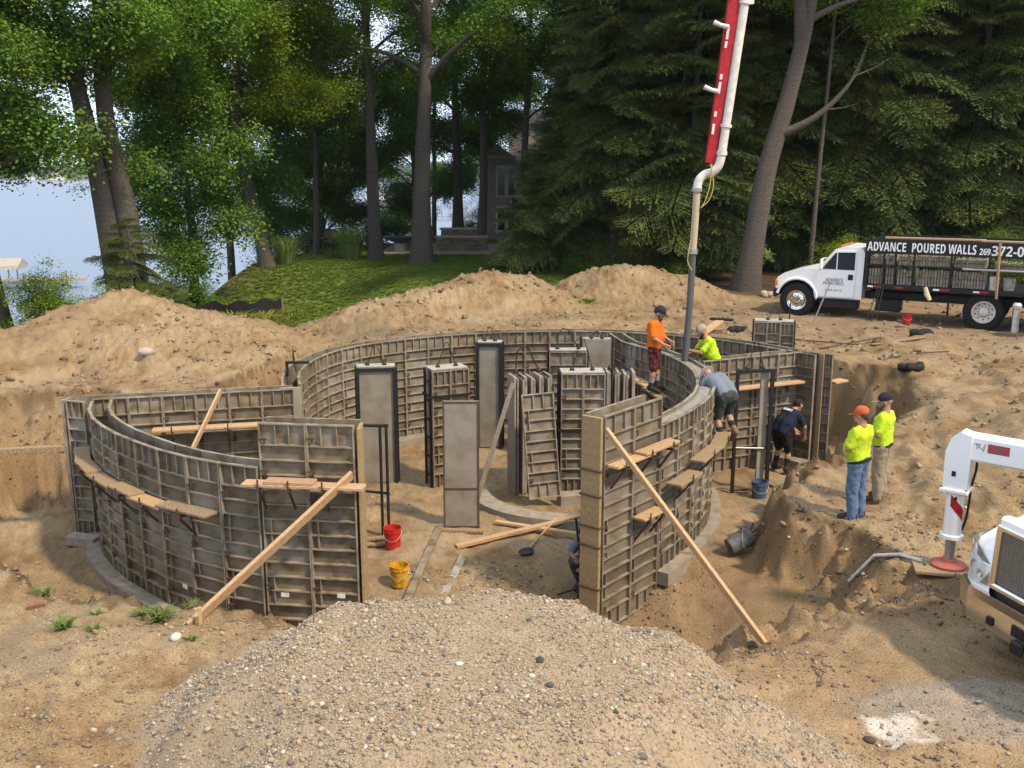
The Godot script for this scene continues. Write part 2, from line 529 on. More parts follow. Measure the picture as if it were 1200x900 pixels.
var g_soil := 1.0      # what the last ground() call stood on
var g_grass := 0.0
var g_gravel := 0.0
var g_cut := 0.0
var g_litter := 0.0
var g_pit := 0.0
var g_t := 0.0
func ground(x: float, z: float) -> float:
	var D := -z
	g_soil = 1.0; g_grass = 0.0; g_gravel = 0.0; g_cut = 0.0; g_litter = 0.0; g_pit = 0.0; g_t = 0.0
	var sdl := (x - shore_x(z)) * 0.85
	var y := 2.2
	# natural grade
	var gl := lerpf(1.45 - 0.3 * ss(9.0, 11.0, D), 1.02, ss(-2.5, 3.0, x))
	var gr := ss(15.0, 25.0, D) if x > 0.0 else ss(11.5, 16.5, D)
	if x > -1.0 and x < 1.0: gr = lerpf(ss(11.5, 16.5, D), ss(15.0, 25.0, D), (x + 1.0) * 0.5)
	y = lerpf(gl, 2.0, gr)
	if x > 6.5: y += minf((x - 6.5) * 0.06, 0.5) * (1.0 - ss(18.0, 27.0, D)) * ss(9.0, 12.0, D)
	y += 0.25 * ss(33.0, 42.0, D)
	if x < -3.5 and D > 21.0 and D < 45.0:
		y -= 0.95 * ss(45.0, 36.0, D) * ss(-3.5, -7.0, x) * ss(21.0, 27.0, D)
	if sdl < 3.2:
		y = lerpf(-4.6, y, ss(-1.0, 3.2, sdl))
	var far := ss(30.0, 34.0, D)
	if D < 48.0 and absf(x) < 24.0:
		var n0: float = nz[0].get_noise_2d(x, z)
		var n1: float = nz[1].get_noise_2d(x, z)
		var n2: float = nz[2].get_noise_2d(x, z)
		var n3: float = nz[2].get_noise_2d(x * 3.1 + 7.0, z * 3.1)
		var p := Vector2(x, z)
		var base := y
		var sd := pit_dist(x, z) + n1 * 0.26 + n0 * 0.1 + n2 * 0.12
		var rough := 1.0
		if sd < 3.0:
			var front := ss(-13.0, -11.5, z)
			var w := lerpf(0.75, 1.9, front)
			if x < -7.0: w = lerpf(w, 1.9, ss(-7.0, -8.5, x))
			if x > 3.2 and z > -15.6 and z < -12.6: w = 0.75
			if x < -2.0 and z > -15.0: w = lerpf(w, 1.15, ss(-2.0, -4.0, x))
			var t := clampf(sd / w, 0.0, 1.0)
			g_cut = 4.0 * t * (1.0 - t)
			g_pit = 1.0 - t
			g_t = t
			var bank := ss(0.0, 1.0, t)
			var fl := 0.02 + n1 * 0.05
			# the dug-out hollow round the near post
			fl -= 0.5 * ss(2.4, 0.6, p.distance_to(Vector2(1.75, -13.2)))
			if x > 2.6 and z > -15.2 and z < -11.0: fl += 0.12 * ss(3.0, 4.6, x) - 0.12 * ss(2.2, 3.0, x) + 0.45 * ss(-12.9, -11.6, z)
			if x < -1.6: fl += 0.12 * ss(-12.6, -11.8, z)
			y = lerpf(fl, y, bank)
			if g_pit > 0.98: rough = 0.55
		if D > 14.0:
			for q in PILES:
				if absf(p.x - q[0].x) < 13.0 and absf(p.y - q[0].y) < 12.0:
					var hh := pile_h(p, q) - 3.0 * ss(0.5, -0.3, sd)
					if hh > y - 0.4:
						y = smax(y, hh + n1 * 0.08 + n0 * 0.13 + n2 * 0.045 + n3 * 0.025, 0.15)
						if hh > base + 0.05: g_pit *= 0.0
		if D < 12.0:
			var gh := gravel_h(x, z)
			if gh > y - 0.3:
				g_gravel = ss(-0.12, 0.1, gh - y + n1 * 0.1)
				y = smax(y, gh, 0.12)
		var lawn := 0.0
		if D > 24.0:
			# where the soil ends and lawn or wood floor begins
			var above := y - base
			var edge := 26.8 + n0 * 1.5 if x < -5.0 else 32.0 + n0 * 1.5
			lawn = ss(edge, edge + 1.2, D) * ss(0.22, 0.05, above + n1 * 0.1)
			if x > 7.0: lawn = ss(33.5, 35.0, D + n1 * 0.8) * ss(0.22, 0.05, above)
		rough *= 1.0 - lawn
		y += (n1 * 0.075 + n2 * 0.04 + n3 * 0.022 + n0 * 0.12 * float(g_pit < 0.5)) * rough * (0.35 if g_gravel > 0.5 else 1.0)
		y += maxf(0.0, nz[4].get_noise_2d(x, z) - 0.12) * 0.22 * rough * (0.3 if g_gravel > 0.5 else 1.0) * (0.3 + g_cut)
		if g_cut > 0.2: y += (nz[4].get_noise_2d(x * 1.6, z * 1.6) * 0.16 + absf(n2) * 0.16 - 0.05) * g_cut
		# trodden dimples and the tracks of tyres
		if D < 22.0 and g_gravel < 0.5:
			var dm: float = nz[5].get_noise_2d(x, z) + 1.0
			y -= 0.04 * ss(0.34, 0.12, dm) * rough
		for q in [[6.9, -11.5, 9.2, -26.0], [8.9, -11.0, 10.9, -25.5], [8.0, -14.0, 6.3, -25.5]]:
			var a2 := Vector2(q[0], q[1])
			var b2 := Vector2(q[2], q[3])
			var dd := (p - a2).dot((b2 - a2).normalized().orthogonal())
			if absf(dd + n0 * 0.5) < 0.5 and z < -11.0 and D < 26.5 and sd > 1.0:
				var al := (p - a2).dot((b2 - a2).normalized())
				y -= (0.045 + 0.014 * sin(al * 30.0)) * ss(0.26, 0.16, absf(dd + n0 * 0.5)) - 0.03 * ss(0.16, 0.1, absf(absf(dd + n0 * 0.5) - 0.32))
		# tyre ruts in the yard
		if x > 4.0 and D > 18.0 and D < 34.0:
			y += sin((x * 0.25 + z) * 5.0) * 0.018 * ss(0.0, 0.3, n0 + 0.2)
		g_soil = 1.0 - lawn
		g_grass = lawn * (1.0 - ss(2.2, 4.5, x + n1 * 1.5))
		g_litter = lawn - g_grass
	else:
		g_soil = 0.0
		g_grass = 1.0 - ss(3.0, 5.0, x) if D < 62.0 else 0.0
		g_litter = 1.0 - g_grass
		if D < 40.0:
			g_soil = 1.0 if x > -12.0 else 0.2
			g_grass = 0.0 if x > -12.0 else 0.8
			g_litter = 0.0
	if sdl < 4.5 and sdl > -2.0:
		var k := ss(4.5, 2.0, sdl)
		g_grass *= 1.0 - k
		g_litter = maxf(g_litter, k)
	return y

func ground_color(x: float, z: float, y := 0.0) -> Color:   # after ground(): the colour of what lies there
	var n1: float = nz[1].get_noise_3d(x + 50.0, y * 2.0, z)
	var n2: float = nz[2].get_noise_3d(x + 50.0, y * 1.5, z)
	var n0: float = nz[3].get_noise_3d(x, y * 2.0, z + 70.0)
	var dry := Color(0.31, 0.23, 0.138)
	var pale := Color(0.375, 0.29, 0.187)
	var ochre := Color(0.30, 0.20, 0.105)
	var damp := Color(0.18, 0.118, 0.068)
	var c := dry.lerp(pale, clampf(0.5 + n0 * 1.3, 0.0, 1.0))
	c = c.lerp(ochre, ss(0.05, 0.45, n1 + n0 * 0.4) * 0.7)
	c = c.lerp(damp, ss(0.12, 0.42, n2 * 0.55 + n1 * 0.5) * 0.6)
	var n4: float = nz[2].get_noise_2d(x * 3.3, z * 3.3 + 20.0)
	c *= 1.0 + n4 * 0.32
	c = c.lerp(damp, ss(0.2, 0.45, n4 * 0.8 + n1 * 0.25) * 0.6)
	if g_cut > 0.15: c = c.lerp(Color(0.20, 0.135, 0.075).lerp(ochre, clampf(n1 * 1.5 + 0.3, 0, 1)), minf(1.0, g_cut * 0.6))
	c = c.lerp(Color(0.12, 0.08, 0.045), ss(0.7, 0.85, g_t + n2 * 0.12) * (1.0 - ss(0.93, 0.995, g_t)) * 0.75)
	if x > 6.0 and z < -23.0 and z > -31.0: c = c.lerp(Color(0.29, 0.215, 0.145), 0.6 * ss(-23.0, -26.0, z))   # the trodden yard by the truck
	if x < -4.5 and x > -9.5 and z > -11.3 and z < -8.0:
		c = c.lerp(Color(0.25, 0.20, 0.15), 0.6 * ss(0.05, 0.3, n0))
	if g_gravel > 0.0: c = c.lerp(Color(0.33, 0.26, 0.18).lerp(Color(0.39, 0.315, 0.23), clampf(0.5 + n2, 0, 1)), g_gravel)
	if g_pit > 0.0 and x > -0.2 and z > -16.5:
		c = c.lerp(Color(0.215, 0.145, 0.082).lerp(Color(0.30, 0.205, 0.12), clampf(0.5 + n1 * 1.6, 0, 1)), 0.7 * g_pit * ss(-0.2, 1.6, x) * ss(-16.5, -14.8, z))
	if x > 1.6 and z > -12.8:
		c = c.lerp(Color(0.27, 0.185, 0.108).lerp(Color(0.36, 0.26, 0.16), clampf(0.5 + n0 * 1.8, 0, 1)), 0.5 * ss(1.6, 2.8, x) * ss(-12.8, -11.0, z) * (1.0 - g_gravel))
	# spilt lime and its grey wash
	var l := Vector2(x - 3.75, z + 8.55)
	var grow := 1.0 - l.length() / 0.3 + n2 * 0.9 + n1 * 0.3
	c = c.lerp(Color(0.33, 0.30, 0.26), ss(0.1, 0.7, 1.15 - Vector2((x - 4.6) / 1.3, (z + 8.9) / 0.75).length() + n1 * 0.5) * 0.75)
	c = c.lerp(Color(0.60, 0.56, 0.50), ss(0.15, 0.45, grow))
	if g_grass > 0.0:
		var gc := Color(0.12, 0.19, 0.036).lerp(Color(0.17, 0.23, 0.05), clampf(0.5 + n0 * 1.4, 0, 1))
		gc = gc.lerp(Color(0.17, 0.16, 0.06), ss(0.15, 0.5, n1) * 0.5)
		c = c.lerp(gc, g_grass)
	if g_litter > 0.0:
		c = c.lerp(Color(0.085, 0.06, 0.036).lerp(Color(0.14, 0.10, 0.06), clampf(0.5 + n1, 0, 1)), g_litter)
	return c

func steps(list: Array) -> PackedFloat32Array:   # list of [until, spacing]
	var o := PackedFloat32Array()
	var p: float = list[0][0]
	for k in range(1, list.size()):
		while p < list[k][0] - 1e-4:
			o.append(p)
			p += list[k][1]
		p = list[k][0]
	o.append(p)
	return o

func build_ground() -> void:
	var zs := PackedFloat32Array()
	var d := -30.0
	for q in [-30.0, -15.0, -6.0, -1.0, 2.0, 4.0]: zs.append(-q)
	d = 5.0
	while d < 47.0:
		zs.append(-d)
		d += clampf(d * 0.0068, 0.045, 0.2)
	while d < 1400.0:
		zs.append(-d)
		d += maxf(0.4, (d - 44.0) * 0.18)
	var xs := steps([[-1500.0], [-300.0, 200.0], [-60.0, 30.0], [-26.0, 2.0], [-16.0, 0.3], [-9.5, 0.11], [7.5, 0.06], [11.0, 0.1], [17.0, 0.2], [26.0, 0.6], [60.0, 4.0], [300.0, 40.0], [1500.0, 200.0]])
	var w := xs.size()
	var h := zs.size()
	var g := Geo.new()
	g.v.resize(w * h)
	g.n.resize(w * h)
	g.c.resize(w * h)
	for j in h:
		for i in w:
			var x := xs[i]
			var z := zs[j]
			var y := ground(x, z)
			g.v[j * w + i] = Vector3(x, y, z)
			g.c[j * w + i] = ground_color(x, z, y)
	for j in h:
		for i in w:
			var a := g.v[j * w + maxi(i - 1, 0)]
			var b := g.v[j * w + mini(i + 1, w - 1)]
			var c := g.v[maxi(j - 1, 0) * w + i]
			var e := g.v[mini(j + 1, h - 1) * w + i]
			var nn := (c - e).cross(b - a)
			if nn.y < 0.0: nn = -nn
			g.n[j * w + i] = nn.normalized()
	g.idx.resize((w - 1) * (h - 1) * 6)
	var k := 0
	for j in h - 1:
		for i in w - 1:
			var a := j * w + i
			g.idx[k] = a; g.idx[k + 1] = a + w; g.idx[k + 2] = a + 1
			g.idx[k + 3] = a + 1; g.idx[k + 4] = a + w; g.idx[k + 5] = a + w + 1
			k += 6
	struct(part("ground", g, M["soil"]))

# ---------------------------------------------------------------- wall forms
var panel_cache := {}
func rib_heights(h: float) -> Array:
	var a := [0.0, 0.30]
	var n := int(round((h - 0.6) / 0.205))
	for i in range(1, n + 1): a.append(0.30 + (h - 0.6) * i / n)
	a.append(h)
	return a
func panel_mesh(w: float, h: float, variant: int) -> ArrayMesh:   # ribs towards +z, foot at the origin
	var key := "%.2f %.2f %d" % [w, h, variant]
	if panel_cache.has(key): return panel_cache[key]
	var r := RandomNumberGenerator.new()
	r.seed = hash(key)
	var g := Geo.new()
	var ys := rib_heights(h)
	var dp := 0.058
	var fl := 0.021
	g.col = Color(0.8, 0.8, 0.8)
	g.quad(Vector3(w / 2, 0, -0.006), Vector3(-w / 2, 0, -0.006), Vector3(-w / 2, h, -0.006), Vector3(w / 2, h, -0.006))
	for i in ys.size() - 1:   # the skin, bay by bay, as its spatter differs
		var t := r.randf_range(0.52, 0.92)
		var o := r.randf_range(0.0, 1.0)
		g.col = Color(t, t * lerpf(1.0, 0.93, o), t * lerpf(1.0, 0.80, o))
		g.quad(Vector3(-w / 2, ys[i], 0), Vector3(w / 2, ys[i], 0), Vector3(w / 2, ys[i + 1], 0), Vector3(-w / 2, ys[i + 1], 0))
	for s in [-1.0, 1.0]:
		var t := r.randf_range(1.15, 1.45)
		g.col = Color(t, t, t * 0.98)
		g.cbox(Vector3(s * (w / 2 - fl / 2 - 0.0015), h / 2, dp / 2 - 0.003), Vector3(fl, h - 0.002, dp + 0.006), 0.004)
	for i in ys.size():
		var t := r.randf_range(1.1, 1.5)
		g.col = Color(t, t, t * 0.97)
		var y: float = clampf(ys[i], fl / 2 + 0.001, h - fl / 2 - 0.001)
		g.box(Vector3(0, y + r.randf_range(-0.003, 0.003) * float(i > 0 and i < ys.size() - 1), dp / 2 - 0.004), Vector3(w - fl * 2 - 0.002, fl * 0.9, dp - 0.006))
	# short uprights in the top and bottom bays, and tie bays
	var ups := []
	for i in [0, ys.size() - 2]:
		ups.append([i, -w / 6 + r.randf_range(-0.02, 0.02)])
		ups.append([i, w / 6 + r.randf_range(-0.02, 0.02)])
	for i in [2, 3, 6, 7]:
		if i < ys.size() - 2 and r.randf() < 0.7: ups.append([i, -w / 2 + 0.115])
	for u in ups:
		var t := r.randf_range(1.0, 1.35)
		g.col = Color(t, t, t * 0.97)
		g.box(Vector3(u[1], (ys[u[0]] + ys[u[0] + 1]) / 2, dp / 2 - 0.006), Vector3(0.016, ys[u[0] + 1] - ys[u[0]] - 0.02, dp - 0.016))
	panel_cache[key] = g.mesh()
	return panel_cache[key]
func pins_mesh(w: float, h: float, variant: int) -> ArrayMesh:   # wedges and ties at the panel's joint
	var key := "pins %.2f %.2f %d" % [w, h, variant]
	if panel_cache.has(key): return panel_cache[key]
	var r := RandomNumberGenerator.new()
	r.seed = hash(key)
	var g := Geo.new()
	var ys := rib_heights(h)
	for i in range(1, ys.size() - 1, 2):
		if r.randf() < 0.75:
			var y: float = ys[i] + r.randf_range(0.05, 0.13)
			g.col = Color(0.8, 0.8, 0.8)
			g.box(Vector3(-w / 2 + 0.06, y, 0.05), Vector3(0.10, 0.016, 0.03))
			g.box(Vector3(-w / 2 + 0.085, y - 0.02, 0.06), Vector3(0.02, 0.075, 0.018))
			if r.randf() < 0.5: g.box(Vector3(-w / 2 + 0.05, y - 0.06, 0.05), Vector3(0.08, 0.013, 0.025))
	panel_cache[key] = g.mesh()
	return panel_cache[key]

func form_mat() -> Material: return M["form_%d" % rng.randi_range(0, 3)]

func panel_at(parent: Node3D, xf: Transform3D, w: float, h: float, pins := true) -> MeshInstance3D:
	var p := piece("form_panel", panel_mesh(w, h, rng.randi_range(0, 3)), form_mat(), parent, xf)
	if pins: stuff(piece("wedge_pins", pins_mesh(w, h, rng.randi_range(0, 2)), M["rust"], p))
	return p

func offset_path(p: Array, o: float) -> Array:   # to the left of the walking direction, seen from above with x right and z down
	var r := []
	for i in p.size():
		var t: Vector2 = (p[mini(i + 1, p.size() - 1)] - p[maxi(i - 1, 0)]).normalized()
		r.append(p[i] + Vector2(t.y, -t.x) * o)
	return r

func form_row(parent: Node3D, path: Array, side: float, half: float, y0: float, h: float, w := 0.61, s0 := 0.0, s1 := -1.0) -> void:
	var p := offset_path(path, side * half)
	var l := path_len(p)
	if s1 < 0.0: s1 = l
	var n := maxi(1, int(round((s1 - s0) / w)))
	for i in n:
		var a := lerp_path(p, s0 + (s1 - s0) * i / n)
		var b := lerp_path(p, s0 + (s1 - s0) * (i + 1) / n)
		var t := (b - a).normalized()
		var out := Vector3(t.y, 0, -t.x) * side
		var x := Vector3.UP.cross(out)
		var m := (a + b) / 2
		panel_at(parent, Transform3D(Basis(x * (a.distance_to(b) / w), Vector3.UP, out), Vector3(m.x, y0, m.y)), w, h)

func strip(path: Array, half: float, y0: float, y1: float, g: Geo, jag := 0.0) -> void:   # a solid band along a path
	var l := offset_path(path, half)
	var r := offset_path(path, -half)
	for i in path.size() - 1:
		var ya := y1 + rf(-jag, jag)
		var q := func(p: Vector2, y: float) -> Vector3: return Vector3(p.x, y, p.y)
		g.quad(q.call(l[i], y1), q.call(r[i], y1), q.call(r[i + 1], y1), q.call(l[i + 1], y1)) if (l[i] - r[i]).cross(r[i + 1] - r[i]) > 0 else g.quad(q.call(l[i + 1], y1), q.call(r[i + 1], y1), q.call(r[i], y1), q.call(l[i], y1))
		for s in [l, r]:
			var a: Vector3 = q.call(s[i], y0)
			var b: Vector3 = q.call(s[i + 1], y0)
			var out: Vector2 = s[i] - path[i]
			var nn := (b - a).cross(Vector3.UP)
			if nn.dot(Vector3(out.x, 0, out.y)) > 0: g.quad(a, b, b + Vector3.UP * (y1 - y0), a + Vector3.UP * (y1 - y0))
			else: g.quad(b, a, a + Vector3.UP * (y1 - y0), b + Vector3.UP * (y1 - y0))
	for e in [0, path.size() - 1]:
		var a := Vector3(l[e].x, y0, l[e].y)
		var b := Vector3(r[e].x, y0, r[e].y)
		var up := Vector3.UP * (y1 - y0)
		var t: Vector2 = path[1] - path[0] if e == 0 else path[e - 1] - path[e]
		if (b - a).cross(Vector3.UP).dot(Vector3(-t.x, 0, -t.y)) > 0: g.quad(a, b, b + up, a + up)
		else: g.quad(b, a, a + up, b + up)

func bracket(parent: Node3D, at: Vector3, out: Vector3, reach := 0.3) -> void:
	var g := Geo.new()
	g.col = Color(0.8, 0.8, 0.8)
	g.beam(at, at + out * reach, 0.03, 0.035)
	g.beam(at + Vector3(0, -0.34, 0), at + out * (reach - 0.04) + Vector3(0, -0.03, 0), 0.025, 0.03)
	g.beam(at + out * reach + Vector3(0, -0.03, 0), at + out * reach + Vector3(0, 0.13, 0), 0.02, 0.02, Vector3.RIGHT)
	part("scaffold_bracket", g, M["rust"], parent)

func plank(called: String, label: String, cat: String, a: Vector3, b: Vector3, w: float, t: float, m: String, group := "", flat := true) -> MeshInstance3D:
	var g := Geo.new()
	var k := rf(0.85, 1.1)
	g.col = Color(k, k * rf(0.95, 1.0), k * rf(0.86, 1.0))
	var l := a.distance_to(b)
	g.cbox(Vector3(0, 0, 0), Vector3(w, t, l), 0.005)
	var o := part(called, g, M[m], null, Transform3D(dirb(b - a, Vector3.UP if flat else Vector3.RIGHT), (a + b) / 2))
	tag(o, label, cat, group)
	return o

const A_C := [Vector2(-6.98, -16.25), Vector2(-6.72, -15.5), Vector2(-6.38, -14.95), Vector2(-5.95, -14.4), Vector2(-5.45, -13.9), Vector2(-4.85, -13.37), Vector2(-4.3, -13.0), Vector2(-3.75, -12.72), Vector2(-3.3, -12.56)]
const C_C := [Vector2(-4.03, -17.5), Vector2(-4.24, -18.4), Vector2(-4.3, -19.3), Vector2(-4.2, -20.15), Vector2(-3.97, -20.95), Vector2(-3.5, -21.7), Vector2(-2.85, -22.3), Vector2(-1.97, -22.9), Vector2(-1.0, -23.33), Vector2(0.0, -23.58), Vector2(1.05, -23.7), Vector2(2.1, -23.68), Vector2(3.05, -23.44), Vector2(4.0, -23.0), Vector2(5.05, -22.3), Vector2(5.9, -21.3), Vector2(6.55, -20.5)]
const D_C := [Vector2(2.5, -23.3), Vector2(2.72, -21.95), Vector2(3.2, -21.1), Vector2(3.5, -20.2), Vector2(3.68, -19.3), Vector2(3.66, -18.2), Vector2(3.42, -17.0), Vector2(3.0, -16.0), Vector2(2.5, -15.17), Vector2(2.16, -14.67)]

func end_board(parent: Node3D, a: Vector2, b: Vector2, y0: float, y1: float, m: String, called := "bulkhead_board", t := 0.05) -> void:
	var d := (b - a).normalized()
	var out := Vector3(d.y, 0, -d.x)
	var g := Geo.new()
	g.cbox(Vector3((a.x + b.x) / 2, (y0 + y1) / 2, (a.y + b.y) / 2), Vector3(a.distance_to(b), y1 - y0, t), 0.006, Basis(Vector3.UP.cross(out), Vector3.UP, out))
	part(called, g, M[m], parent)

func build_walls() -> void:
	var T := 2.44
	var hw := 0.125
	# left curved wall
	var A := catmull(A_C, 6)
	var wl := thing("form_wall", "curved grey wall form at left with a timber-edged raised section and plank walkway", "wall form")
	form_row(wl, A, 1.0, hw, 0.02, T)
	form_row(wl, A, -1.0, hw, 0.02, T)
	var ra := [Vector2(-3.30, -12.56), Vector2(-2.02, -12.40)]
	form_row(wl, ra, 1.0, hw, 0.02, 3.05, 0.66)
	form_row(wl, ra, -1.0, hw, 0.02, 3.05, 0.66)
	end_board(wl, Vector2(-1.995, -12.58), Vector2(-1.98, -12.22), 0.0, 3.03, "post_wood", "bulkhead_board", 0.05)
	var cn := Geo.new()
	strip(A, 0.115, 0.0, 0.3, cn)
	part("concrete_fill", cn, M["wet_concrete"], wl)
	# the corner stop-end panel at far left
	panel_at(wl, Transform3D(dirb(Vector3(-0.25, 0, 1)), Vector3(-7.4, 0.02, -16.22)), 0.36, T, false)
	panel_at(wl, Transform3D(dirb(Vector3(-1, 0, -0.15)), Vector3(-7.6, 0.02, -16.42)), 0.36, T, false)
	# straight wall behind it
	var wb := thing("form_wall", "straight wall form at left joining the curved wall to the big arc", "wall form")
	var B := [Vector2(-7.45, -16.42), Vector2(-3.95, -17.3)]
	form_row(wb, B, -1.0, hw, 0.02, T, 0.61, 0.25)
	form_row(wb, B, 1.0, hw, 0.02, T)
	# the large arc
	var C := catmull(C_C, 6)
	var wc := thing("form_wall", "longest wall form, the big arc at the back below the spoil heaps", "wall form")
	form_row(wc, C, 1.0, hw, 0.02, T)
	form_row(wc, C, -1.0, hw, 0.02, T)
	end_board(wc, Vector2(-3.84, -17.42), Vector2(-4.22, -17.36), 0.0, T - 0.01, "form_plain", "stop_end", 0.03)
	for s in [[6.22, -20.98, 6.40, -20.83], [6.42, -20.81, 6.60, -20.66], [6.62, -20.64, 6.86, -20.46]]:
		var dx := Vector2(s[2] - s[0], s[3] - s[1])
		var out := Vector3(-dx.y, 0, dx.x).normalized()
		panel_at(wc, Transform3D(Basis(Vector3.UP.cross(out), Vector3.UP, out), Vector3((s[0] + s[2]) / 2, 0.02, (s[1] + s[3]) / 2)), 0.24, T, false)
	end_board(wc, Vector2(6.60, -20.63), Vector2(6.68, -20.56), 0.0, T + 0.01, "old_lumber", "filler_board", 0.13)
	# inner curved wall with its raised section
	var D := catmull(D_C, 6)
	var wd := thing("form_wall", "inner curved wall form being filled, with fresh concrete showing along its top", "wall form")
	form_row(wd, D, 1.0, hw, 0.02, T)
	form_row(wd, D, -1.0, hw, 0.02, T)
	var rd := [Vector2(2.16, -14.67), Vector2(1.18, -13.5)]
	form_row(wd, rd, 1.0, hw, -0.42, 3.32, 0.76)
	form_row(wd, rd, -1.0, hw, -0.42, 3.32, 0.76)
	end_board(wd, Vector2(1.01, -13.57), Vector2(1.27, -13.36), -0.42, 2.88, "post_wood", "bulkhead_board", 0.06)
	for y in [0.3, 0.95, 1.25, 1.72, 2.1]:
		var g := Geo.new()
		g.box(Vector3(1.135, y, -13.45), Vector3(0.36, 0.025, 0.09), Basis(Vector3.UP, atan2(-0.21, 0.26)))
		part("bulkhead_tie", g, M["rust"], wd)
	cn = Geo.new()
	strip(D.slice(5), 0.118, 0.0, T - 0.035, cn, 0.0)
	part("fresh_concrete", cn, M["wet_concrete"], wd)
	# straight wall on the right
	var we := thing("form_wall", "straight wall form at right behind the black door frame, a plank along it", "wall form")
	var E := [Vector2(3.85, -19.86), Vector2(6.18, -20.92)]
	form_row(we, E, -1.0, hw, 0.02, T)
	form_row(we, E, 1.0, hw, 0.02, T)
	# footings
	var f := Geo.new()
	strip(offset_path(A, -0.28), 0.12, -0.15, 0.12, f)
	var fo := part("concrete_footing", f, M["footing"])
	tag(fo, "curved concrete footing showing below the left curved wall form", "footing")
	f = Geo.new()
	strip(offset_path(D.slice(20), 0.27), 0.1, -0.15, 0.07, f)
	fo = part("concrete_footing", f, M["footing"])
	tag(fo, "concrete footing along the outside of the inner curved wall form", "footing")
	f = Geo.new()
	strip(offset_path(C, -0.36), 0.16, -0.15, 0.16, f)
	fo = part("concrete_footing", f, M["footing"])
	tag(fo, "pale concrete footing along the inside of the big arc", "footing")
	f = Geo.new()
	strip(catmull([Vector2(-0.72, -18.7), Vector2(-0.62, -18.05), Vector2(-0.35, -17.5), Vector2(0.05, -17.1), Vector2(0.6, -16.85), Vector2(1.2, -16.75), Vector2(1.75, -16.9)], 4), 0.2, -0.15, 0.17, f)
	fo = part("concrete_footing", f, M["footing"])
	tag(fo, "bowed concrete footing on the pit floor in front of the standing bundles", "footing")
	f = Geo.new()
	strip([Vector2(0.9, -17.95), Vector2(2.2, -18.25)], 0.16, -0.15, 0.2, f)
	fo = part("concrete_footing", f, M["footing"])
	tag(fo, "short straight concrete footing under the tallest ribbed bundle", "footing")

	for q in [[-4.43, 0.62, -12.89, 0.72], [-3.02, 0.72, -12.44, 0.12], [-2.25, 0.75, -12.34, 0.12]]:
		var sg := Geo.new()
		sg.cbox(Vector3.ZERO, Vector3(0.11, 0.06, 0.006), 0.001)
		part("paper_tag", sg, M["boom_white"], wl, Transform3D(Basis(Vector3.UP, -q[3]), Vector3(q[0], q[1], q[2]) + Vector3(-sin(q[3]), 0, cos(q[3])) * 0.19))
	# ---- walkway planks on brackets
	var Ao := offset_path(A, -hw - 0.075)
	var L := path_len(Ao)
	var spans := [[0.25, 1.25], [1.18, 1.95], [1.85, 2.75], [2.72, 3.4], [3.3, 4.1], [4.0, 4.95]]
	var which := ["weathered walkway plank nearest the far left corner of the left curved wall", "second walkway plank from the far left corner on the curved wall", "third walkway plank from the far left corner, brown and worn", "fourth walkway plank along the left curved wall", "fifth walkway plank, dark orange, along the left curved wall", "walkway plank just left of the raised section, lying lowest at its right end"]
	for i in spans.size():
		var a := lerp_path(Ao, spans[i][0])
		var b := lerp_path(Ao, minf(spans[i][1], L - 0.02))
		var t := (b - a).normalized()
		var out := Vector2(-t.y, t.x)
		if out.y < 0 and out.x > 0: out = -out
		var y := 1.73 + 0.018 * (i % 2) * 2.0
		var off := out * 0.15
		plank("walkway_plank", which[i], "plank", Vector3(a.x + off.x, y, a.y + off.y), Vector3(b.x + off.x, y, b.y + off.y), 0.24, 0.038, "old_lumber" if i in [0, 1, 3] else "lumber" if i == 4 else "old_lumber", "planks of the left walkway")
		bracket(wl, Vector3((a.x + b.x) / 2, 1.69, (a.y + b.y) / 2), Vector3(out.x, 0, out.y))
	plank("walkway_plank", "lower long board across the raised section at left, sticking out past its end", "plank", Vector3(-3.5, 2.3, -12.23), Vector3(-1.9, 2.3, -12.03), 0.22, 0.04, "lumber")
	plank("walkway_plank", "shorter board lying on the long board at the left raised section", "plank", Vector3(-3.2, 2.341, -12.2), Vector3(-2.55, 2.341, -12.12), 0.21, 0.04, "lumber")
	for x in [-3.25, -2.85, -2.4]:
		bracket(wl, Vector3(x, 2.26, -12.34 + (x + 3.3) * 0.125), Vector3(-0.12, 0, 0.99), 0.26)
	# right raised section
	var ro := Vector3(0.767, 0, 0.642)
	var rp := func(s: float, o: float, y: float) -> Vector3: return Vector3(1.18 + 0.642 * s, y, -13.5 - 0.767 * s) + ro * o
	plank("walkway_plank", "fresh board on brackets at the near end of the right raised section", "plank", rp.call(0.0, 0.32, 2.18), rp.call(1.0, 0.32, 2.18), 0.2, 0.04, "lumber")
	plank("walkway_plank", "thick fresh board resting on top of another at the right raised section", "plank", rp.call(0.7, 0.33, 2.223), rp.call(1.65, 0.33, 2.223), 0.22, 0.042, "lumber")
	plank("walkway_plank", "low board on brackets, lowest on the right raised section", "plank", rp.call(0.72, 0.32, 1.2), rp.call(1.35, 0.32, 1.2), 0.22, 0.04, "lumber")
	for q in [[0.15, 2.14], [0.85, 2.14], [1.45, 2.14], [0.85, 1.16], [1.25, 1.16]]:
		bracket(wd, rp.call(q[0], 0.19, q[1]), ro, 0.26)
	var Do := offset_path(D, 0.2 if offset_path(D, 0.2)[30].x > D[30].x else -0.2)
	var dl := path_len(Do)
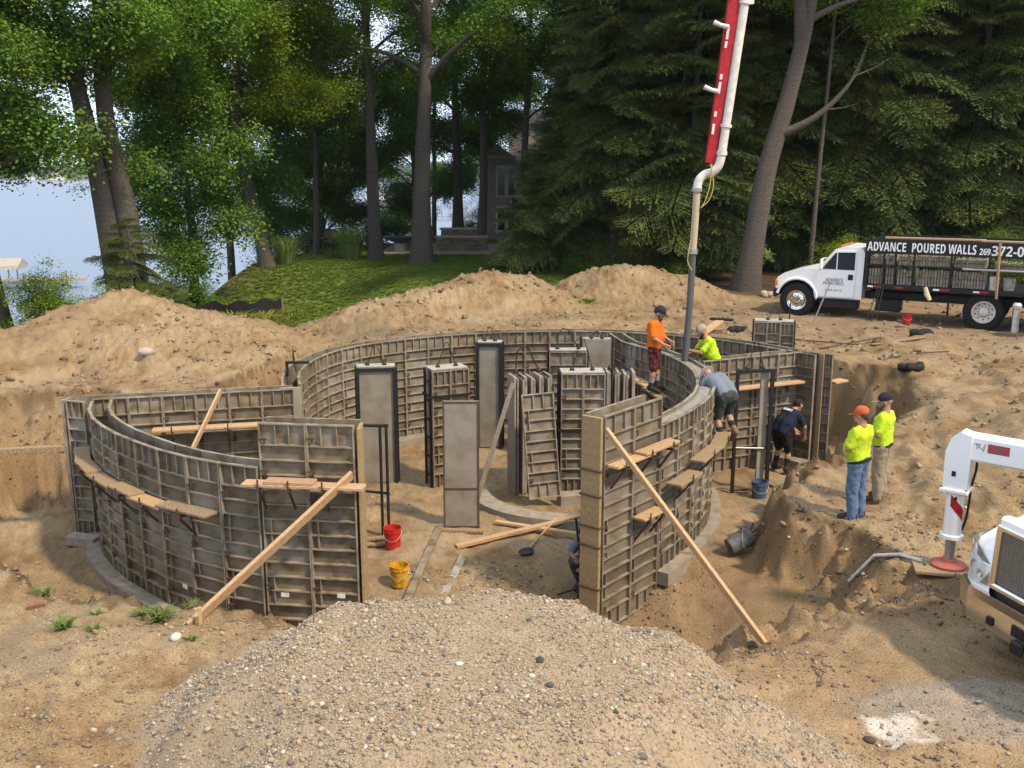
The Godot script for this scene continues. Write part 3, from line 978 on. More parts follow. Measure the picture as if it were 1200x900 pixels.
	for q in [[dl - 0.95, dl - 0.1, 1.5, "mud-caked board beside the right raised section, on the curved wall's outside"], [dl - 1.95, dl - 0.98, 1.66, "spattered board farther round the curved wall, below the kneeling worker"], [dl - 3.1, dl - 2.0, 1.62, "board under the boots of the worker bent over the wall"]]:
		var a := lerp_path(Do, q[0])
		var b := lerp_path(Do, q[1])
		var t := (b - a).normalized()
		var out := Vector2(-t.y, t.x)
		if out.x < 0: out = -out
		plank("walkway_plank", q[3], "plank", Vector3(a.x + out.x * 0.16, q[2], a.y + out.y * 0.16), Vector3(b.x + out.x * 0.16, q[2], b.y + out.y * 0.16), 0.26, 0.04, "old_lumber")
		bracket(wd, Vector3((a.x + b.x) / 2, q[2] - 0.04, (a.y + b.y) / 2), Vector3(out.x, 0, out.y))
	# inner side of D, where the worker in orange stands
	plank("walkway_plank", "long board at the foot of the worker in the orange shirt", "plank", Vector3(2.5, 1.8, -21.7), Vector3(2.92, 1.8, -20.3), 0.26, 0.045, "lumber")
	plank("walkway_plank", "short board just right of the orange-shirted worker's boots", "plank", Vector3(2.88, 1.76, -20.35), Vector3(3.06, 1.76, -19.4), 0.26, 0.045, "old_lumber")
	for q in [[2.6, -21.5], [2.85, -20.8], [3.0, -19.9]]: bracket(wd, Vector3(q[0] + 0.2, 1.74, q[1]), Vector3(-0.95, 0, 0.3).normalized())
	plank("walkway_plank", "straight board along the right wall form, seen through the black door frame", "plank", Vector3(4.45, 1.86, -19.72), Vector3(6.2, 1.86, -20.52), 0.22, 0.045, "lumber")
	for x in [4.75, 5.4, 6.0]: bracket(we, Vector3(x, 1.81, -20.02 - (x - 4.3) * 0.455), Vector3(-0.41, 0, 0.91))
	plank("walkway_plank", "board end poking out past the right corner of the big arc", "plank", Vector3(6.9, 1.8, -20.7), Vector3(7.25, 1.8, -20.95), 0.24, 0.045, "lumber")
	plank("walkway_plank", "straight board along the inside of the left straight wall", "plank", Vector3(-6.2, 1.9, -16.35), Vector3(-3.5, 1.9, -16.98), 0.24, 0.04, "lumber")
	for x in [-5.9, -5.0, -4.2]: bracket(wb, Vector3(x, 1.86, -16.35 - (x + 6.6) * 0.251), Vector3(0.243, 0, 0.97))
	# braces
	plank("brace_board", "long diagonal brace board propping the left raised section, foot on the sand", "brace", Vector3(-2.08, 2.42, -12.2), Vector3(-3.66, ground(-3.66, -10.25) - 0.02, -10.25), 0.14, 0.05, "lumber", "", false)
	plank("brace_board", "long diagonal brace board propping the right raised section", "brace", Vector3(1.32, 2.74, -13.22), Vector3(3.05, ground(3.05, -10.68) - 0.03, -10.68), 0.13, 0.045, "lumber", "", false)
	plank("brace_board", "short fresh brace board leaning inside the left straight wall", "brace", Vector3(-5.05, 2.55, -16.6), Vector3(-5.45, 1.45, -15.6), 0.12, 0.04, "lumber", "", false)
	plank("brace_board", "weathered grey beam running from the left corner out of the frame", "brace", Vector3(-7.68, 1.6, -16.3), Vector3(-11.6, 1.62, -15.4), 0.12, 0.1, "old_lumber")

func bail(parent: Node3D, at: Vector3, w: float, h: float, bent := false) -> void:   # black lifting cable
	var g := Geo.new()
	if bent: g.tube([at + Vector3(-w / 2, 0, 0), at + Vector3(-w / 2 * 0.95, h * 0.75, 0), at + Vector3(-w * 0.25, h, 0.02), at + Vector3(0, h * 0.95, 0), at + Vector3(w / 2, 0, 0)], [0.014], 6)
	else: g.tube([at + Vector3(-w / 2, 0, 0), at + Vector3(-0.03, h, 0), at + Vector3(0.03, h, 0), at + Vector3(w / 2, 0, 0)], [0.011], 6)
	for s in [-1.0, 1.0]:
		g.lathe([Vector2(0.05, -0.02), Vector2(0.045, 0.03), Vector2(0.015, 0.07), Vector2(0, 0.08)], 8, Transform3D(Basis.IDENTITY, at + Vector3(s * w / 2, 0, 0)))
	part("lifting_cable", g, M["black_steel"], parent)

func bundle(label: String, x: float, z: float, turn: float, w: float, h: float, n: int, face: String, opts := {}) -> Node3D:
	var t := thing("panel_bundle", label, "form panels", Vector3(x, 0.03, z), turn, "bundles of wall form panels")
	var dpt := 0.075
	if face == "edge":   # the panels' edges look at us
		for i in n:
			var m: Material = M["form_plain"] if i % 2 == 0 else form_mat()
			piece("form_panel", panel_mesh(0.46, h - 0.03 * (i % 3), 1), m, t, Transform3D(Basis(Vector3.UP, PI / 2 if i % 2 == 0 else -PI / 2), Vector3((i - (n - 1) * 0.5) * 0.085, 0, -0.25)))
	else:
		for i in n:
			var zz := -i * dpt * 1.05 - 0.06
			var cols := int(opts.get("cols", 1))
			for k in cols:
				var pw := w / cols
				var px := (k - (cols - 1) * 0.5) * pw
				var turned := (i % 2 == 1) or (i == 0 and face != "ribs")
				var p := piece("form_panel", panel_mesh(pw, h - rf(0, 0.03), rng.randi_range(0, 3)), form_mat() if face == "ribs" or i > 0 else M["form_plain"], t, Transform3D(Basis(Vector3.UP, PI if turned else 0.0), Vector3(px, 0, zz + (0.06 if turned else 0.0))))
				if i == 0 and face == "ribs": stuff(piece("wedge_pins", pins_mesh(pw, h, k), M["rust"], p))
		if face == "black":
			var g := Geo.new()
			for s in [-1.0, 1.0]: g.cbox(Vector3(s * (w / 2 - 0.02), h / 2, 0.03), Vector3(0.075, h, 0.05), 0.006)
			g.cbox(Vector3(0, h - 0.04, 0.03), Vector3(w - 0.12, 0.07, 0.045), 0.006)
			part("steel_frame", g, M["black_steel"], t)
	var dd := n * dpt * 1.05
	if face != "edge":
		var g := Geo.new()   # black cage uprights at the sides
		for s in [-1.0, 1.0]:
			for k in 2:
				g.cbox(Vector3(s * (w / 2 + 0.02), h / 2, -0.1 - k * (dd - 0.16)), Vector3(0.035, h, 0.05), 0.005)
			for k in 6:
				g.box(Vector3(s * (w / 2 + 0.018), 0.25 + k * h / 6.3, -dd / 2 - 0.02), Vector3(0.03, 0.035, dd - 0.12))
		part("steel_cage", g, M["black_steel"], t)
		g = Geo.new()
		g.box(Vector3(0, h + 0.008, -dd / 2 - 0.03), Vector3(w * 0.97, 0.02, dd * 0.92))
		part("top_plate", g, M["concrete"], t)
	if opts.get("strap", 0.0) > 0.0:
		var g := Geo.new()
		var y: float = opts.strap
		g.box(Vector3(0, y, 0.012), Vector3(w + 0.1, 0.045, 0.012))
		for s in [-1.0, 1.0]: g.box(Vector3(s * (w / 2 + 0.045), y, -dd / 2), Vector3(0.012, 0.045, dd + 0.05))
		part("strap", g, M["black_steel"], t)
	if opts.get("bail", 0.0) > 0.0:
		bail(t, Vector3(opts.get("bail_x", 0.0), h + 0.02, -dd / 2), opts.get("bail_w", w * 0.6), opts.bail, opts.get("bent", false))
	return t

func build_bundles() -> void:
	bundle("dark-faced panel bundle with a black frame, left of the pit beside the rod frame", -2.72, -19.2, 0.12, 0.78, 2.40, 4, "black", {"bail": 0.42, "bail_w": 0.34})
	var b2 := bundle("panel bundle with two narrow lattice columns behind the single plain panel", -1.3, -18.9, 0.42, 0.78, 2.42, 6, "ribs", {"bail": 0.48, "bail_w": 0.38, "cols": 2, "strap": 1.9})
	b2.position.x = -1.2
	bundle("tall thin dark panel bundle behind the leaning timber", -0.52, -21.8, -0.1, 0.56, 2.44, 4, "black", {"bail": 0.3, "bail_w": 0.24})
	bundle("panel bundle with a ribbed panel leaning on its front, left of the tallest one", 0.42, -18.5, 0.3, 0.86, 2.36, 10, "edge", {"bail": 0.52, "bail_w": 0.48, "bent": true})
	bundle("tallest ribbed panel bundle, two columns wide, at the middle of the pit", 1.38, -18.5, 0.05, 0.86, 2.42, 6, "ribs", {"bail": 0.62, "bail_w": 0.4, "cols": 2, "strap": 1.3})
	bundle("ribbed panel bundle half hidden at the back, a bent cable on its top", 1.22, -20.9, 0.0, 0.82, 2.42, 4, "ribs", {"bail": 0.45, "bail_w": 0.46, "bent": true})
	bundle("pale plain-faced panel standing against the arc behind the bundles", 1.92, -21.9, -0.05, 0.66, 2.5, 2, "plain", {"bail": 0.16, "bail_w": 0.24})
	bundle("bundle of panels standing edge-on beside the right raised section", 2.12, -18.9, 0.0, 0.6, 2.36, 7, "edge", {"bail": 0.16, "bail_w": 0.34})
	var b := bundle("panel bundle standing outside the arc at right, only its top showing", 6.45, -23.9, -0.25, 0.96, 2.42, 6, "ribs", {"bail": 0.35, "bail_w": 0.3, "cols": 3})
	b.position.y = 0.2
	# single panels that lean
	var p := piece("leaning_form", panel_mesh(0.64, 2.3, 2), M["form_plain"], null, Transform3D(Basis(Vector3.UP, PI) * Basis(Vector3.RIGHT, 0.05), Vector3(-0.9, 0.03, -16.62)))
	tag(p, "single plain panel standing smooth side out, nearest in the pit", "form panel")
	var g := Geo.new()
	for s in [-1.0, 1.0]: g.cbox(Vector3(s * 0.305, 1.15, -0.012), Vector3(0.03, 2.3, 0.02), 0.003)
	for y in [0.02, 0.72, 2.28]: g.cbox(Vector3(0, y, -0.012), Vector3(0.58, 0.025, 0.02), 0.003)
	part("edge_rim", g, M["rust"], p)
	p = piece("leaning_form", panel_mesh(0.62, 2.0, 1), M["form_2"], null, Transform3D(Basis(Vector3.UP, 0.22) * Basis(Vector3.RIGHT, -0.13) * Basis(Vector3.BACK, 0.05), Vector3(0.62, 0.2, -17.75)))
	tag(p, "ribbed panel leaning against the front of a bundle in the pit's middle", "form panel")
	stuff(piece("wedge_pins", pins_mesh(0.62, 2.0, 1), M["rust"], p))
	var pl := plank("leaning_timber", "grey double timber leaning against the bundles in the pit", "timber", Vector3(0.02, 2.3, -18.3), Vector3(-0.72, 0.02, -17.6), 0.11, 0.09, "grey_wood", "", false)
	# black rod frame by the red bucket
	var f := thing("pipe_stand", "black pipe frame standing by the red bucket", "frame", Vector3(-2.16, 0, -16.28))
	g = Geo.new()
	for q in [[0.0, 0.0, 2.02], [-0.11, -0.02, 1.98], [-0.85, -0.35, 1.9]]:
		g.tube([Vector3(q[0], 0.0, q[1]), Vector3(q[0], q[2], q[1])], [0.026], 8)
		part("upright", g, M["black_steel"], f)
		g = Geo.new()
	g.tube([Vector3(0.03, 2.0, 0.0), Vector3(-0.88, 1.92, -0.36)], [0.03], 8)
	part("crossbar", g, M["black_steel"], f)
	g = Geo.new()
	g.tube([Vector3(0.03, 0.78, 0.0), Vector3(-0.7, 0.76, -0.28)], [0.026], 8)
	part("crossbar", g, M["black_steel"], f)
	# door frame by the right wall
	f = thing("door_frame", "black steel door opening frame standing in the right bay", "frame", Vector3(4.72, 0.02, -18.72), 0.16)
	for s in [[-0.36, 0.05, "black_steel", "jamb", 0.06], [-0.30, -0.06, "black_steel", "jamb", 0.045], [0.36, 0.05, "black_steel", "jamb", 0.075], [0.24, -0.05, "form_plain", "jamb_panel", 0.16]]:
		g = Geo.new()
		g.cbox(Vector3(s[0], 1.24, s[1]), Vector3(s[4], 2.48, 0.05), 0.005)
		part(s[3], g, M[s[2]], f)
	g = Geo.new()
	g.cbox(Vector3(0, 2.45, 0.05), Vector3(0.655, 0.075, 0.055), 0.005)
	part("head", g, M["black_steel"], f)
	g = Geo.new()
	g.cbox(Vector3(0, 0.04, 0.05), Vector3(0.655, 0.05, 0.05), 0.005)
	part("sill", g, M["rust"], f)
	g = Geo.new()
	g.tube([Vector3(-0.36, 0.9, 0.0), Vector3(0.3, 0.86, 0.0)], [0.018], 6)
	part("spreader", g, M["steel"], f)
	bail(f, Vector3(0, 2.49, 0.04), 0.32, 0.55)

# ---------------------------------------------------------------- trees and plants
var leaf_clump := []      # meshes
var needle_spray := []
func make_leaf_clump(seed_: int, n: int, r: float, ls: float) -> ArrayMesh:
	var q := RandomNumberGenerator.new()
	q.seed = seed_
	var g := Geo.new()
	for i in n:
		var d := Vector3(q.randfn(), q.randfn() * 0.75, q.randfn()) * r * 0.5
		var nn := (Vector3(q.randf_range(-0.9, 0.9), 1.0, q.randf_range(-0.9, 0.9)) + d * 0.5).normalized()
		var t := nn.cross(Vector3(q.randf_range(-1, 1), q.randf_range(-1, 1), q.randf_range(-1, 1))).normalized()
		var s := nn.cross(t)
		var l := ls * q.randf_range(0.65, 1.25)
		var w := l * q.randf_range(0.32, 0.45)
		var k := q.randf_range(0.8, 1.18)
		g.col = Color(k * q.randf_range(0.9, 1.15), k, k * 0.9)
		var droop := -nn * l * 0.18
		var a := d - t * l * 0.5
		var b := d + t * l * 0.5 + droop
		g.tri(a, d + s * w - nn * w * 0.25, b)
		g.tri(a, b, d - s * w - nn * w * 0.25)
	return g.mesh()

func make_spray(seed_: int, drape: float, dense: int) -> ArrayMesh:   # a conifer bough along +x, one metre long
	var q := RandomNumberGenerator.new()
	q.seed = seed_
	var g := Geo.new()
	g.col = Color(0.9, 0.6, 0.5)
	for i in dense:
		var u := float(i) / dense
		var x := lerpf(0.12, 1.0, u)
		var y := -drape * x * x + 0.05 * x
		for s in [-1.0, 1.0]:
			var ln := 0.42 * pow(1.0 - u, 0.7) + 0.05
			ln *= q.randf_range(0.7, 1.25)
			var dir := Vector3(0.62, -0.12 + q.randf_range(-0.15, 0.1), s * 0.8).normalized()
			var m := maxi(2, int(ln / 0.034))
			for k in m:
				var v := (k + 0.5) / m
				var p := Vector3(x, y, 0) + dir * ln * v + Vector3(0, -0.22 * ln * v * v, 0)
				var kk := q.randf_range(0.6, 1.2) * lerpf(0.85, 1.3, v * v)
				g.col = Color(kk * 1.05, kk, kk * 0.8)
				for e in [-1.0, 1.0]:
					var o := (dir * 0.7 + Vector3(0.55 * e * -s * -1.0, q.randf_range(-0.5, 0.2), 0.45 * e)).normalized()
					var l := q.randf_range(0.032, 0.058)
					var w := o.cross(Vector3(q.randf_range(-0.4, 0.4), 1, q.randf_range(-0.4, 0.4))).normalized() * l * 0.2
					g.tri(p - w, p + o * l, p + w)
	return g.mesh()

func bez(a: Vector3, b: Vector3, c: Vector3, n: int) -> Array:
	var o := []
	for i in n + 1:
		var t := float(i) / n
		o.append(a.lerp(b, t).lerp(b.lerp(c, t), t))
	return o

# trunk: list of points from the foot up; radius at the foot; crown from height h0 to the top
func broadleaf(called: String, label: String, group: String, foot: Vector3, trunk: Array, r0: float, h0: float, spread: float, clumps: int, leafm: String, o := {}) -> Node3D:
	var t := thing(called, label, o.get("category", "tree"), foot, 0.0, group)
	var q := RandomNumberGenerator.new()
	q.seed = hash(label)
	var g := Geo.new()
	var pts := catmull(trunk, 5)
	var top: Vector3 = pts[pts.size() - 1]
	var rad := []
	for i in pts.size():
		var u := float(i) / (pts.size() - 1)
		var h: float = pts[i].y
		rad.append(r0 * (lerpf(1.0, o.get("taper", 0.3), u)) * (1.0 + 0.45 * exp(-h / (r0 * 1.3))) * (1.0 + q.randf_range(-0.03, 0.03)))
	g.tube(pts, rad, 14)
	var tips := []
	var limbs: int = o.get("limbs", 13)
	var up: float = o.get("up", 0.35)
	var a0 := q.randf() * TAU
	for i in limbs:
		var u := (i + q.randf_range(0.1, 0.9)) / limbs
		var hh := lerpf(h0, top.y * 0.98, u)
		var p := top
		for k in pts.size() - 1:
			if pts[k].y <= hh and pts[k + 1].y >= hh:
				p = pts[k].lerp(pts[k + 1], (hh - pts[k].y) / maxf(0.001, pts[k + 1].y - pts[k].y))
		var az := a0 + i * 2.4 + q.randf_range(-0.4, 0.4)
		var dl := spread * q.randf_range(0.75, 1.1) * lerpf(1.0, 0.45, u * u) * lerpf(o.get("low", 0.8), 1.0, minf(1.0, u * 3.0))
		var d := Vector3(cos(az), 0, sin(az))
		var rise := dl * (up + 0.5 * u + q.randf_range(-0.15, 0.15))
		var e: Vector3 = p + d * dl + Vector3.UP * (rise - o.get("droop", 0.0) * dl)
		var b := p + d * dl * 0.5 + Vector3.UP * (rise * 0.8 + 0.08 * dl)
		var lp := bez(p, b, e, 6)
		var lr := []
		for k in 7: lr.append(maxf(0.012, r0 * 0.30 * lerpf(1.0, 0.12, k / 6.0) * (1.0 - 0.5 * u)))
		g.tube(lp, lr, 6, false)
		for k in range(3, 7):
			for s in 2:
				var d2 := (d + Vector3(q.randf_range(-1.1, 1.1), q.randf_range(-0.25, 0.7), q.randf_range(-1.1, 1.1))).normalized()
				var l2 := dl * q.randf_range(0.18, 0.38)
				var w := bez(lp[k], lp[k] + d2 * l2 * 0.5 + Vector3.UP * 0.1, lp[k] + d2 * l2, 3)
				g.tube(w, [lr[k] * 0.6, lr[k] * 0.45, lr[k] * 0.3, 0.006], 4, false)
				tips.append([lp[k], w[3]])
	part("trunk", g, M[o.get("bark", "bark")], t)
	var where := []
	var cols := []
	for i in int(clumps * 0.62):
		var tp: Array = tips[q.randi_range(0, tips.size() - 1)]
		var p: Vector3 = tp[0].lerp(tp[1], q.randf_range(0.2, 1.15)) + Vector3(q.randfn(), q.randfn() * 0.7, q.randfn()) * o.get("fuzz", 0.35)
		if o.has("min_y") and p.y < o.min_y: continue
		var s: float = q.randf_range(0.75, 1.3) * o.get("size", 1.0)
		where.append(Transform3D(Basis(Vector3.UP, q.randf() * TAU).rotated(Vector3(q.randf_range(-1, 1), 0, q.randf_range(-1, 1)).normalized(), q.randf_range(0, 0.5)).scaled(Vector3.ONE * s), p))
		var k := q.randf_range(0.78, 1.2)
		var y := q.randf_range(-0.1, 0.16)
		cols.append(Color(k * (1.0 + y), k, k * (1.0 - y)))
	stuff(multi("foliage", leaf_clump[q.randi_range(0, leaf_clump.size() - 1)], M[leafm], where, cols, t))
	return t

func conifer(called: String, label: String, group: String, foot: Vector3, h: float, spread: float, n: int, o := {}) -> Node3D:
	var t := thing(called, label, "tree", foot, 0.0, group)
	var q := RandomNumberGenerator.new()
	q.seed = hash(label)
	var g := Geo.new()
	var lean := Vector3(q.randf_range(-0.3, 0.3), 0, q.randf_range(-0.3, 0.3))
	var pts := []
	var rad := []
	for i in 9:
		var u := i / 8.0
		pts.append(Vector3(0, h * u, 0) + lean * u * u)
		rad.append(maxf(0.015, h * 0.0125 * (1.0 - u) + 0.01))
	g.tube(pts, rad, 9)
	part("trunk", g, M["bark"], t)
	var where := []
	var cols := []
	var h0: float = o.get("h0", 0.6)
	for i in n:
		var u := pow((i + q.randf()) / n, o.get("bias", 0.9))
		var y := lerpf(h0, h * 0.99, u)
		var l := spread * pow(1.0 - u, 0.55) * q.randf_range(0.6, 1.15) + 0.35
		if u < 0.12: l *= lerpf(0.6, 1.0, u / 0.12)
		var az := i * 2.39996 + q.randf_range(-0.5, 0.5)
		var tilt := lerpf(-0.3, 0.3, u) + q.randf_range(-0.26, 0.22)
		var b := Basis(Vector3.UP, az) * Basis(Vector3.BACK, tilt) * Basis(Vector3.RIGHT, q.randf_range(-0.5, 0.5))
		where.append(Transform3D(b.scaled_local(Vector3(l, l * 0.9, l * q.randf_range(0.8, 1.15))), Vector3(0, y, 0) + lean * u * u))
		var k := q.randf_range(0.75, 1.2)
		var w := q.randf_range(-0.1, 0.15)
		cols.append(Color(k * (1.0 + w), k, k * (1.0 - w)))
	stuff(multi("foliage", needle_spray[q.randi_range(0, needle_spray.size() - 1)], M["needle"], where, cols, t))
	return t

func shrub(called: String, label: String, group: String, foot: Vector3, w: float, h: float, clumps: int, leafm: String, size := 0.6, cat := "shrub") -> Node3D:
	var t := thing(called, label, cat, foot, 0.0, group)
	var q := RandomNumberGenerator.new()
	q.seed = hash(label)
	var g := Geo.new()
	var ends := []
	for i in 9:
		var az := q.randf() * TAU
		var e := Vector3(cos(az) * w * q.randf_range(0.2, 1.0), h * q.randf_range(0.55, 1.05), sin(az) * w * q.randf_range(0.2, 1.0))
		var b := bez(Vector3(cos(az) * 0.06, 0, sin(az) * 0.06), Vector3(e.x * 0.25, e.y * 0.7, e.z * 0.25), e, 4)
		g.tube(b, [0.022, 0.018, 0.013, 0.009, 0.004], 5, false)
		for k in range(1, 5): ends.append(b[k])
	part("stems", g, M["bark"], t)
	var where := []
	var cols := []
	for i in clumps:
		var p: Vector3 = ends[q.randi_range(0, ends.size() - 1)] + Vector3(q.randfn() * w * 0.25, q.randfn() * h * 0.12, q.randfn() * w * 0.25)
		p.y = maxf(p.y, 0.1)
		where.append(Transform3D(Basis(Vector3.UP, q.randf() * TAU).scaled(Vector3.ONE * size * q.randf_range(0.7, 1.2)), p))
		var k := q.randf_range(0.7, 1.3)
		cols.append(Color(k, k, k * q.randf_range(0.8, 1.0)))
	stuff(multi("foliage", leaf_clump[q.randi_range(0, leaf_clump.size() - 1)], M[leafm], where, cols, t))
	return t

func grass_mesh(seed_: int, blades: int, h: float, spread: float, w: float) -> ArrayMesh:
	var q := RandomNumberGenerator.new()
	q.seed = seed_
	var g := Geo.new()
	for i in blades:
		var az := q.randf() * TAU
		var d := Vector3(cos(az), 0, sin(az))
		var p := d * spread * q.randf() * 0.35
		var hh := h * q.randf_range(0.6, 1.1)
		var out := d * spread * q.randf_range(0.3, 1.0)
		var s := d.cross(Vector3.UP) * w
		var k := q.randf_range(0.7, 1.3)
		g.col = Color(k * 1.05, k, k * 0.8)
		var m := p + out * 0.3 + Vector3.UP * hh * 0.65
		var e := p + out + Vector3.UP * hh * 0.95
		g.quad(p - s, p + s, m + s * 0.8, m - s * 0.8)
		g.tri(m - s * 0.8, m + s * 0.8, e)
	return g.mesh()

func on(x: float, z: float, sink := 0.05) -> Vector3: return Vector3(x, ground(x, z) - sink, z)

func build_trees() -> void:
	for i in 4: leaf_clump.append(make_leaf_clump(500 + i, 150, 0.64, 0.105))
	for i in 3: needle_spray.append(make_spray(600 + i, [0.28, 0.4, 0.18][i], 42))
	var V := func(x: float, y: float, z: float) -> Vector3: return Vector3(x, y, z)
	# --- the lake side, left
	broadleaf("maple_tree", "bright green maple at the left edge, its leaves hanging over the lake", "", on(-15.6, -30.0), [V.call(0, 0, 0), V.call(-0.35, 3, 0.1), V.call(-0.8, 7, 0.1), V.call(-0.9, 13, 0)], 0.42, 5.2, 4.6, 1500, "leaf_mid", {"low": 1.0, "droop": 0.32, "limbs": 18, "min_y": 5.0})
	broadleaf("oak_tree", "tall double-trunked oak on the lake bank behind the left spoil heap", "", on(-12.6, -31.5), [V.call(0.1, 0, 0), V.call(-0.25, 4, 0), V.call(-0.55, 6.2, 0), V.call(-1.3, 11, 0), V.call(-1.6, 16, 0.3)], 0.43, 7.4, 5.2, 1050, "leaf_mid", {"limbs": 16, "min_y": 6.0})
	broadleaf("oak_tree", "second stem of the forked oak, leaning right beside its twin on the lake bank", "", on(-11.9, -31.6), [V.call(-0.1, 0, 0), V.call(-0.35, 4, 0), V.call(-0.75, 7, 0), V.call(-0.6, 11, 0), V.call(-0.3, 16, -0.3)], 0.40, 7.6, 4.6, 800, "leaf_mid", {"limbs": 14, "min_y": 6.2})
	broadleaf("young_tree", "bushy mid-green tree with low foliage right of the forked oak", "", on(-12.2, -37.5), [V.call(0, 0, 0), V.call(0.1, 3, 0), V.call(-0.1, 7, 0), V.call(0.2, 11.5, 0)], 0.2, 1.4, 2.1, 1100, "leaf_mid", {"limbs": 20, "low": 0.7})
	broadleaf("leaning_tree", "slim trunk leaning left with sunlit yellow-green leaves over the lawn", "", on(-10.7, -43.0), [V.call(0, 0, 0), V.call(-0.5, 3, 0), V.call(-1.0, 6.5, 0), V.call(-0.4, 10, 0), V.call(0.3, 14, 0)], 0.3, 4.8, 4.0, 1500, "leaf_bright", {"limbs": 15})
	broadleaf("young_tree", "small broad tree with yellow-green leaves by the lawn's edge", "", on(-9.4, -47.5), [V.call(0, 0, 0), V.call(0.1, 4, 0), V.call(0.3, 10, 0)], 0.16, 5.6, 2.8, 700, "leaf_bright", {"limbs": 12})
	broadleaf("linden_tree", "dense dark green tree standing on the lawn left of the two tall trunks", "", on(-10.9, -55.0), [V.call(0, 0, 0), V.call(0, 4, 0), V.call(0.2, 9, 0), V.call(0, 15, 0)], 0.35, 1.2, 3.3, 1700, "leaf_dark", {"limbs": 24})
	broadleaf("oak_tree", "straight trunk on the lawn, the left one of the two tall pale trunks", "", on(-6.25, -45.2), [V.call(0, 0, 0), V.call(-0.05, 4, 0), V.call(-0.1, 9, 0), V.call(-0.3, 17, 0)], 0.33, 7.6, 4.6, 450, "leaf_mid", {"limbs": 16})
	broadleaf("oak_tree", "thickest pale trunk on the lawn in front of the stone patio", "", on(-3.95, -43.0), [V.call(0, 0, 0), V.call(0.1, 4, 0), V.call(0.35, 9, 0), V.call(0.5, 17, 0)], 0.46, 6.6, 5.8, 850, "leaf_mid", {"limbs": 18, "droop": 0.22, "low": 1.0, "min_y": 4.6})
	broadleaf("ash_tree", "thin dark trunk seen between the two pale trunks against the water", "", on(-5.95, -60.0), [V.call(0, 0, 0), V.call(0.1, 5, 0), V.call(0, 13, 0)], 0.22, 5.5, 4.5, 900, "leaf_dark")
	broadleaf("ash_tree", "grey trunk just right of the patio wall and left of the house", "", on(-3.0, -55.0), [V.call(0, 0, 0), V.call(0, 5, 0), V.call(-0.2, 14, 0)], 0.36, 4.4, 4.6, 1500, "leaf_dark", {"low": 1.0, "droop": 0.2})
	broadleaf("ash_tree", "dark leaning trunk by the ornamental grass near the shore", "", on(-9.9, -57.0), [V.call(0, 0, 0), V.call(-0.5, 3, 0), V.call(-1.0, 7, 0), V.call(-0.8, 13, 0)], 0.3, 4.2, 4.4, 1300, "leaf_dark")
	broadleaf("maple_tree", "leafy maple reaching over the house roof", "", on(0.8, -49.0), [V.call(0, 0, 0), V.call(-0.2, 4, 0), V.call(0, 9, 0), V.call(0.2, 15, 0)], 0.24, 5.6, 3.6, 1300, "leaf_mid", {"low": 0.9, "droop": 0.1})
	broadleaf("maple_tree", "tree behind the patio filling the gap between trunk and house", "", on(-5.0, -66.0), [V.call(0, 0, 0), V.call(-0.2, 5, 0), V.call(0, 16, 0)], 0.3, 4.8, 5.2, 1500, "leaf_dark", {"low": 1.0})
	for q in [[-13.6, -47.0, 15.0, "leaf_dark", "dark tree on the shore behind the bushy mid-green tree", 5.6], [-20.5, -33.0, 16.0, "leaf_mid", "tree cut by the left edge of the picture", 6.4], [1.2, -74.0, 17.0, "leaf_mid", "tall tree behind the house", 6.0], [-1.6, -50.0, 17.0, "leaf_mid", "tall leafy tree over the patio", 9.5, 500]]:
		broadleaf("shore_tree", q[4], "", on(q[0], q[1]), [V.call(0, 0, 0), V.call(0.2, 5, 0), V.call(0, q[2], 0)], 0.28, q[5], 5.0, 1500 if q.size() < 7 else q[6], q[3], {"limbs": 16})
	# --- the big leaning oak at right
	var big := broadleaf("oak_tree", "big bare leaning trunk at right with a side limb and a forked top", "", on(8.45, -35.4), [V.call(0, 0, 0), V.call(0.25, 2.2, 0), V.call(0.55, 4.4, 0), V.call(1.15, 6.8, 0), V.call(1.65, 9.5, 0), V.call(2.1, 14, 0), V.call(2.4, 18, 0)], 0.43, 10.5, 6.5, 1500, "leaf_mid", {"limbs": 14, "taper": 0.35})
	var g := Geo.new()
	g.tube(bez(V.call(0.85, 5.5, 0.1), V.call(2.3, 5.9, 0.5), V.call(3.2, 7.4, 0.6), 7), [0.17, 0.15, 0.13, 0.11, 0.10, 0.085, 0.07, 0.04], 8)
	for q in [[V.call(2.9, 6.95, 0.55), V.call(3.6, 8.4, 0.3)], [V.call(3.2, 7.4, 0.6), V.call(4.3, 8.0, 0.9)], [V.call(2.3, 6.3, 0.45), V.call(3.3, 6.5, 0.9)], [V.call(3.2, 7.4, 0.6), V.call(3.5, 8.7, 0.9)]]: g.tube(bez(q[0], (q[0] + q[1]) * 0.5 + V.call(0.1, -0.1, 0), q[1], 4), [0.04, 0.03, 0.022, 0.015, 0.006], 5)
	part("limb", g, M["bark"], big)
	g = Geo.new()
	g.tube(bez(V.call(1.5, 8.6, 0), V.call(1.3, 9.6, 0.2), V.call(0.9, 13.0, 0.4), 6), [0.26, 0.24, 0.2, 0.17, 0.14, 0.1, 0.07], 9)
	part("limb", g, M["bark"], big)
	g = Geo.new()
	g.tube(bez(V.call(1.62, 9.2, 0), V.call(2.6, 9.9, 0.3), V.call(4.6, 10.2, 0.4), 6), [0.14, 0.12, 0.1, 0.08, 0.07, 0.05, 0.03], 8)
	part("limb", g, M["bark"], big)
	broadleaf("thin_tree", "thin bare stem right of the big leaning trunk", "", on(11.5, -38.0), [V.call(0, 0, 0), V.call(0.1, 4, 0), V.call(0.3, 9, 0), V.call(0.3, 14, 0)], 0.11, 8.5, 2.6, 400, "leaf_mid", {"limbs": 8})
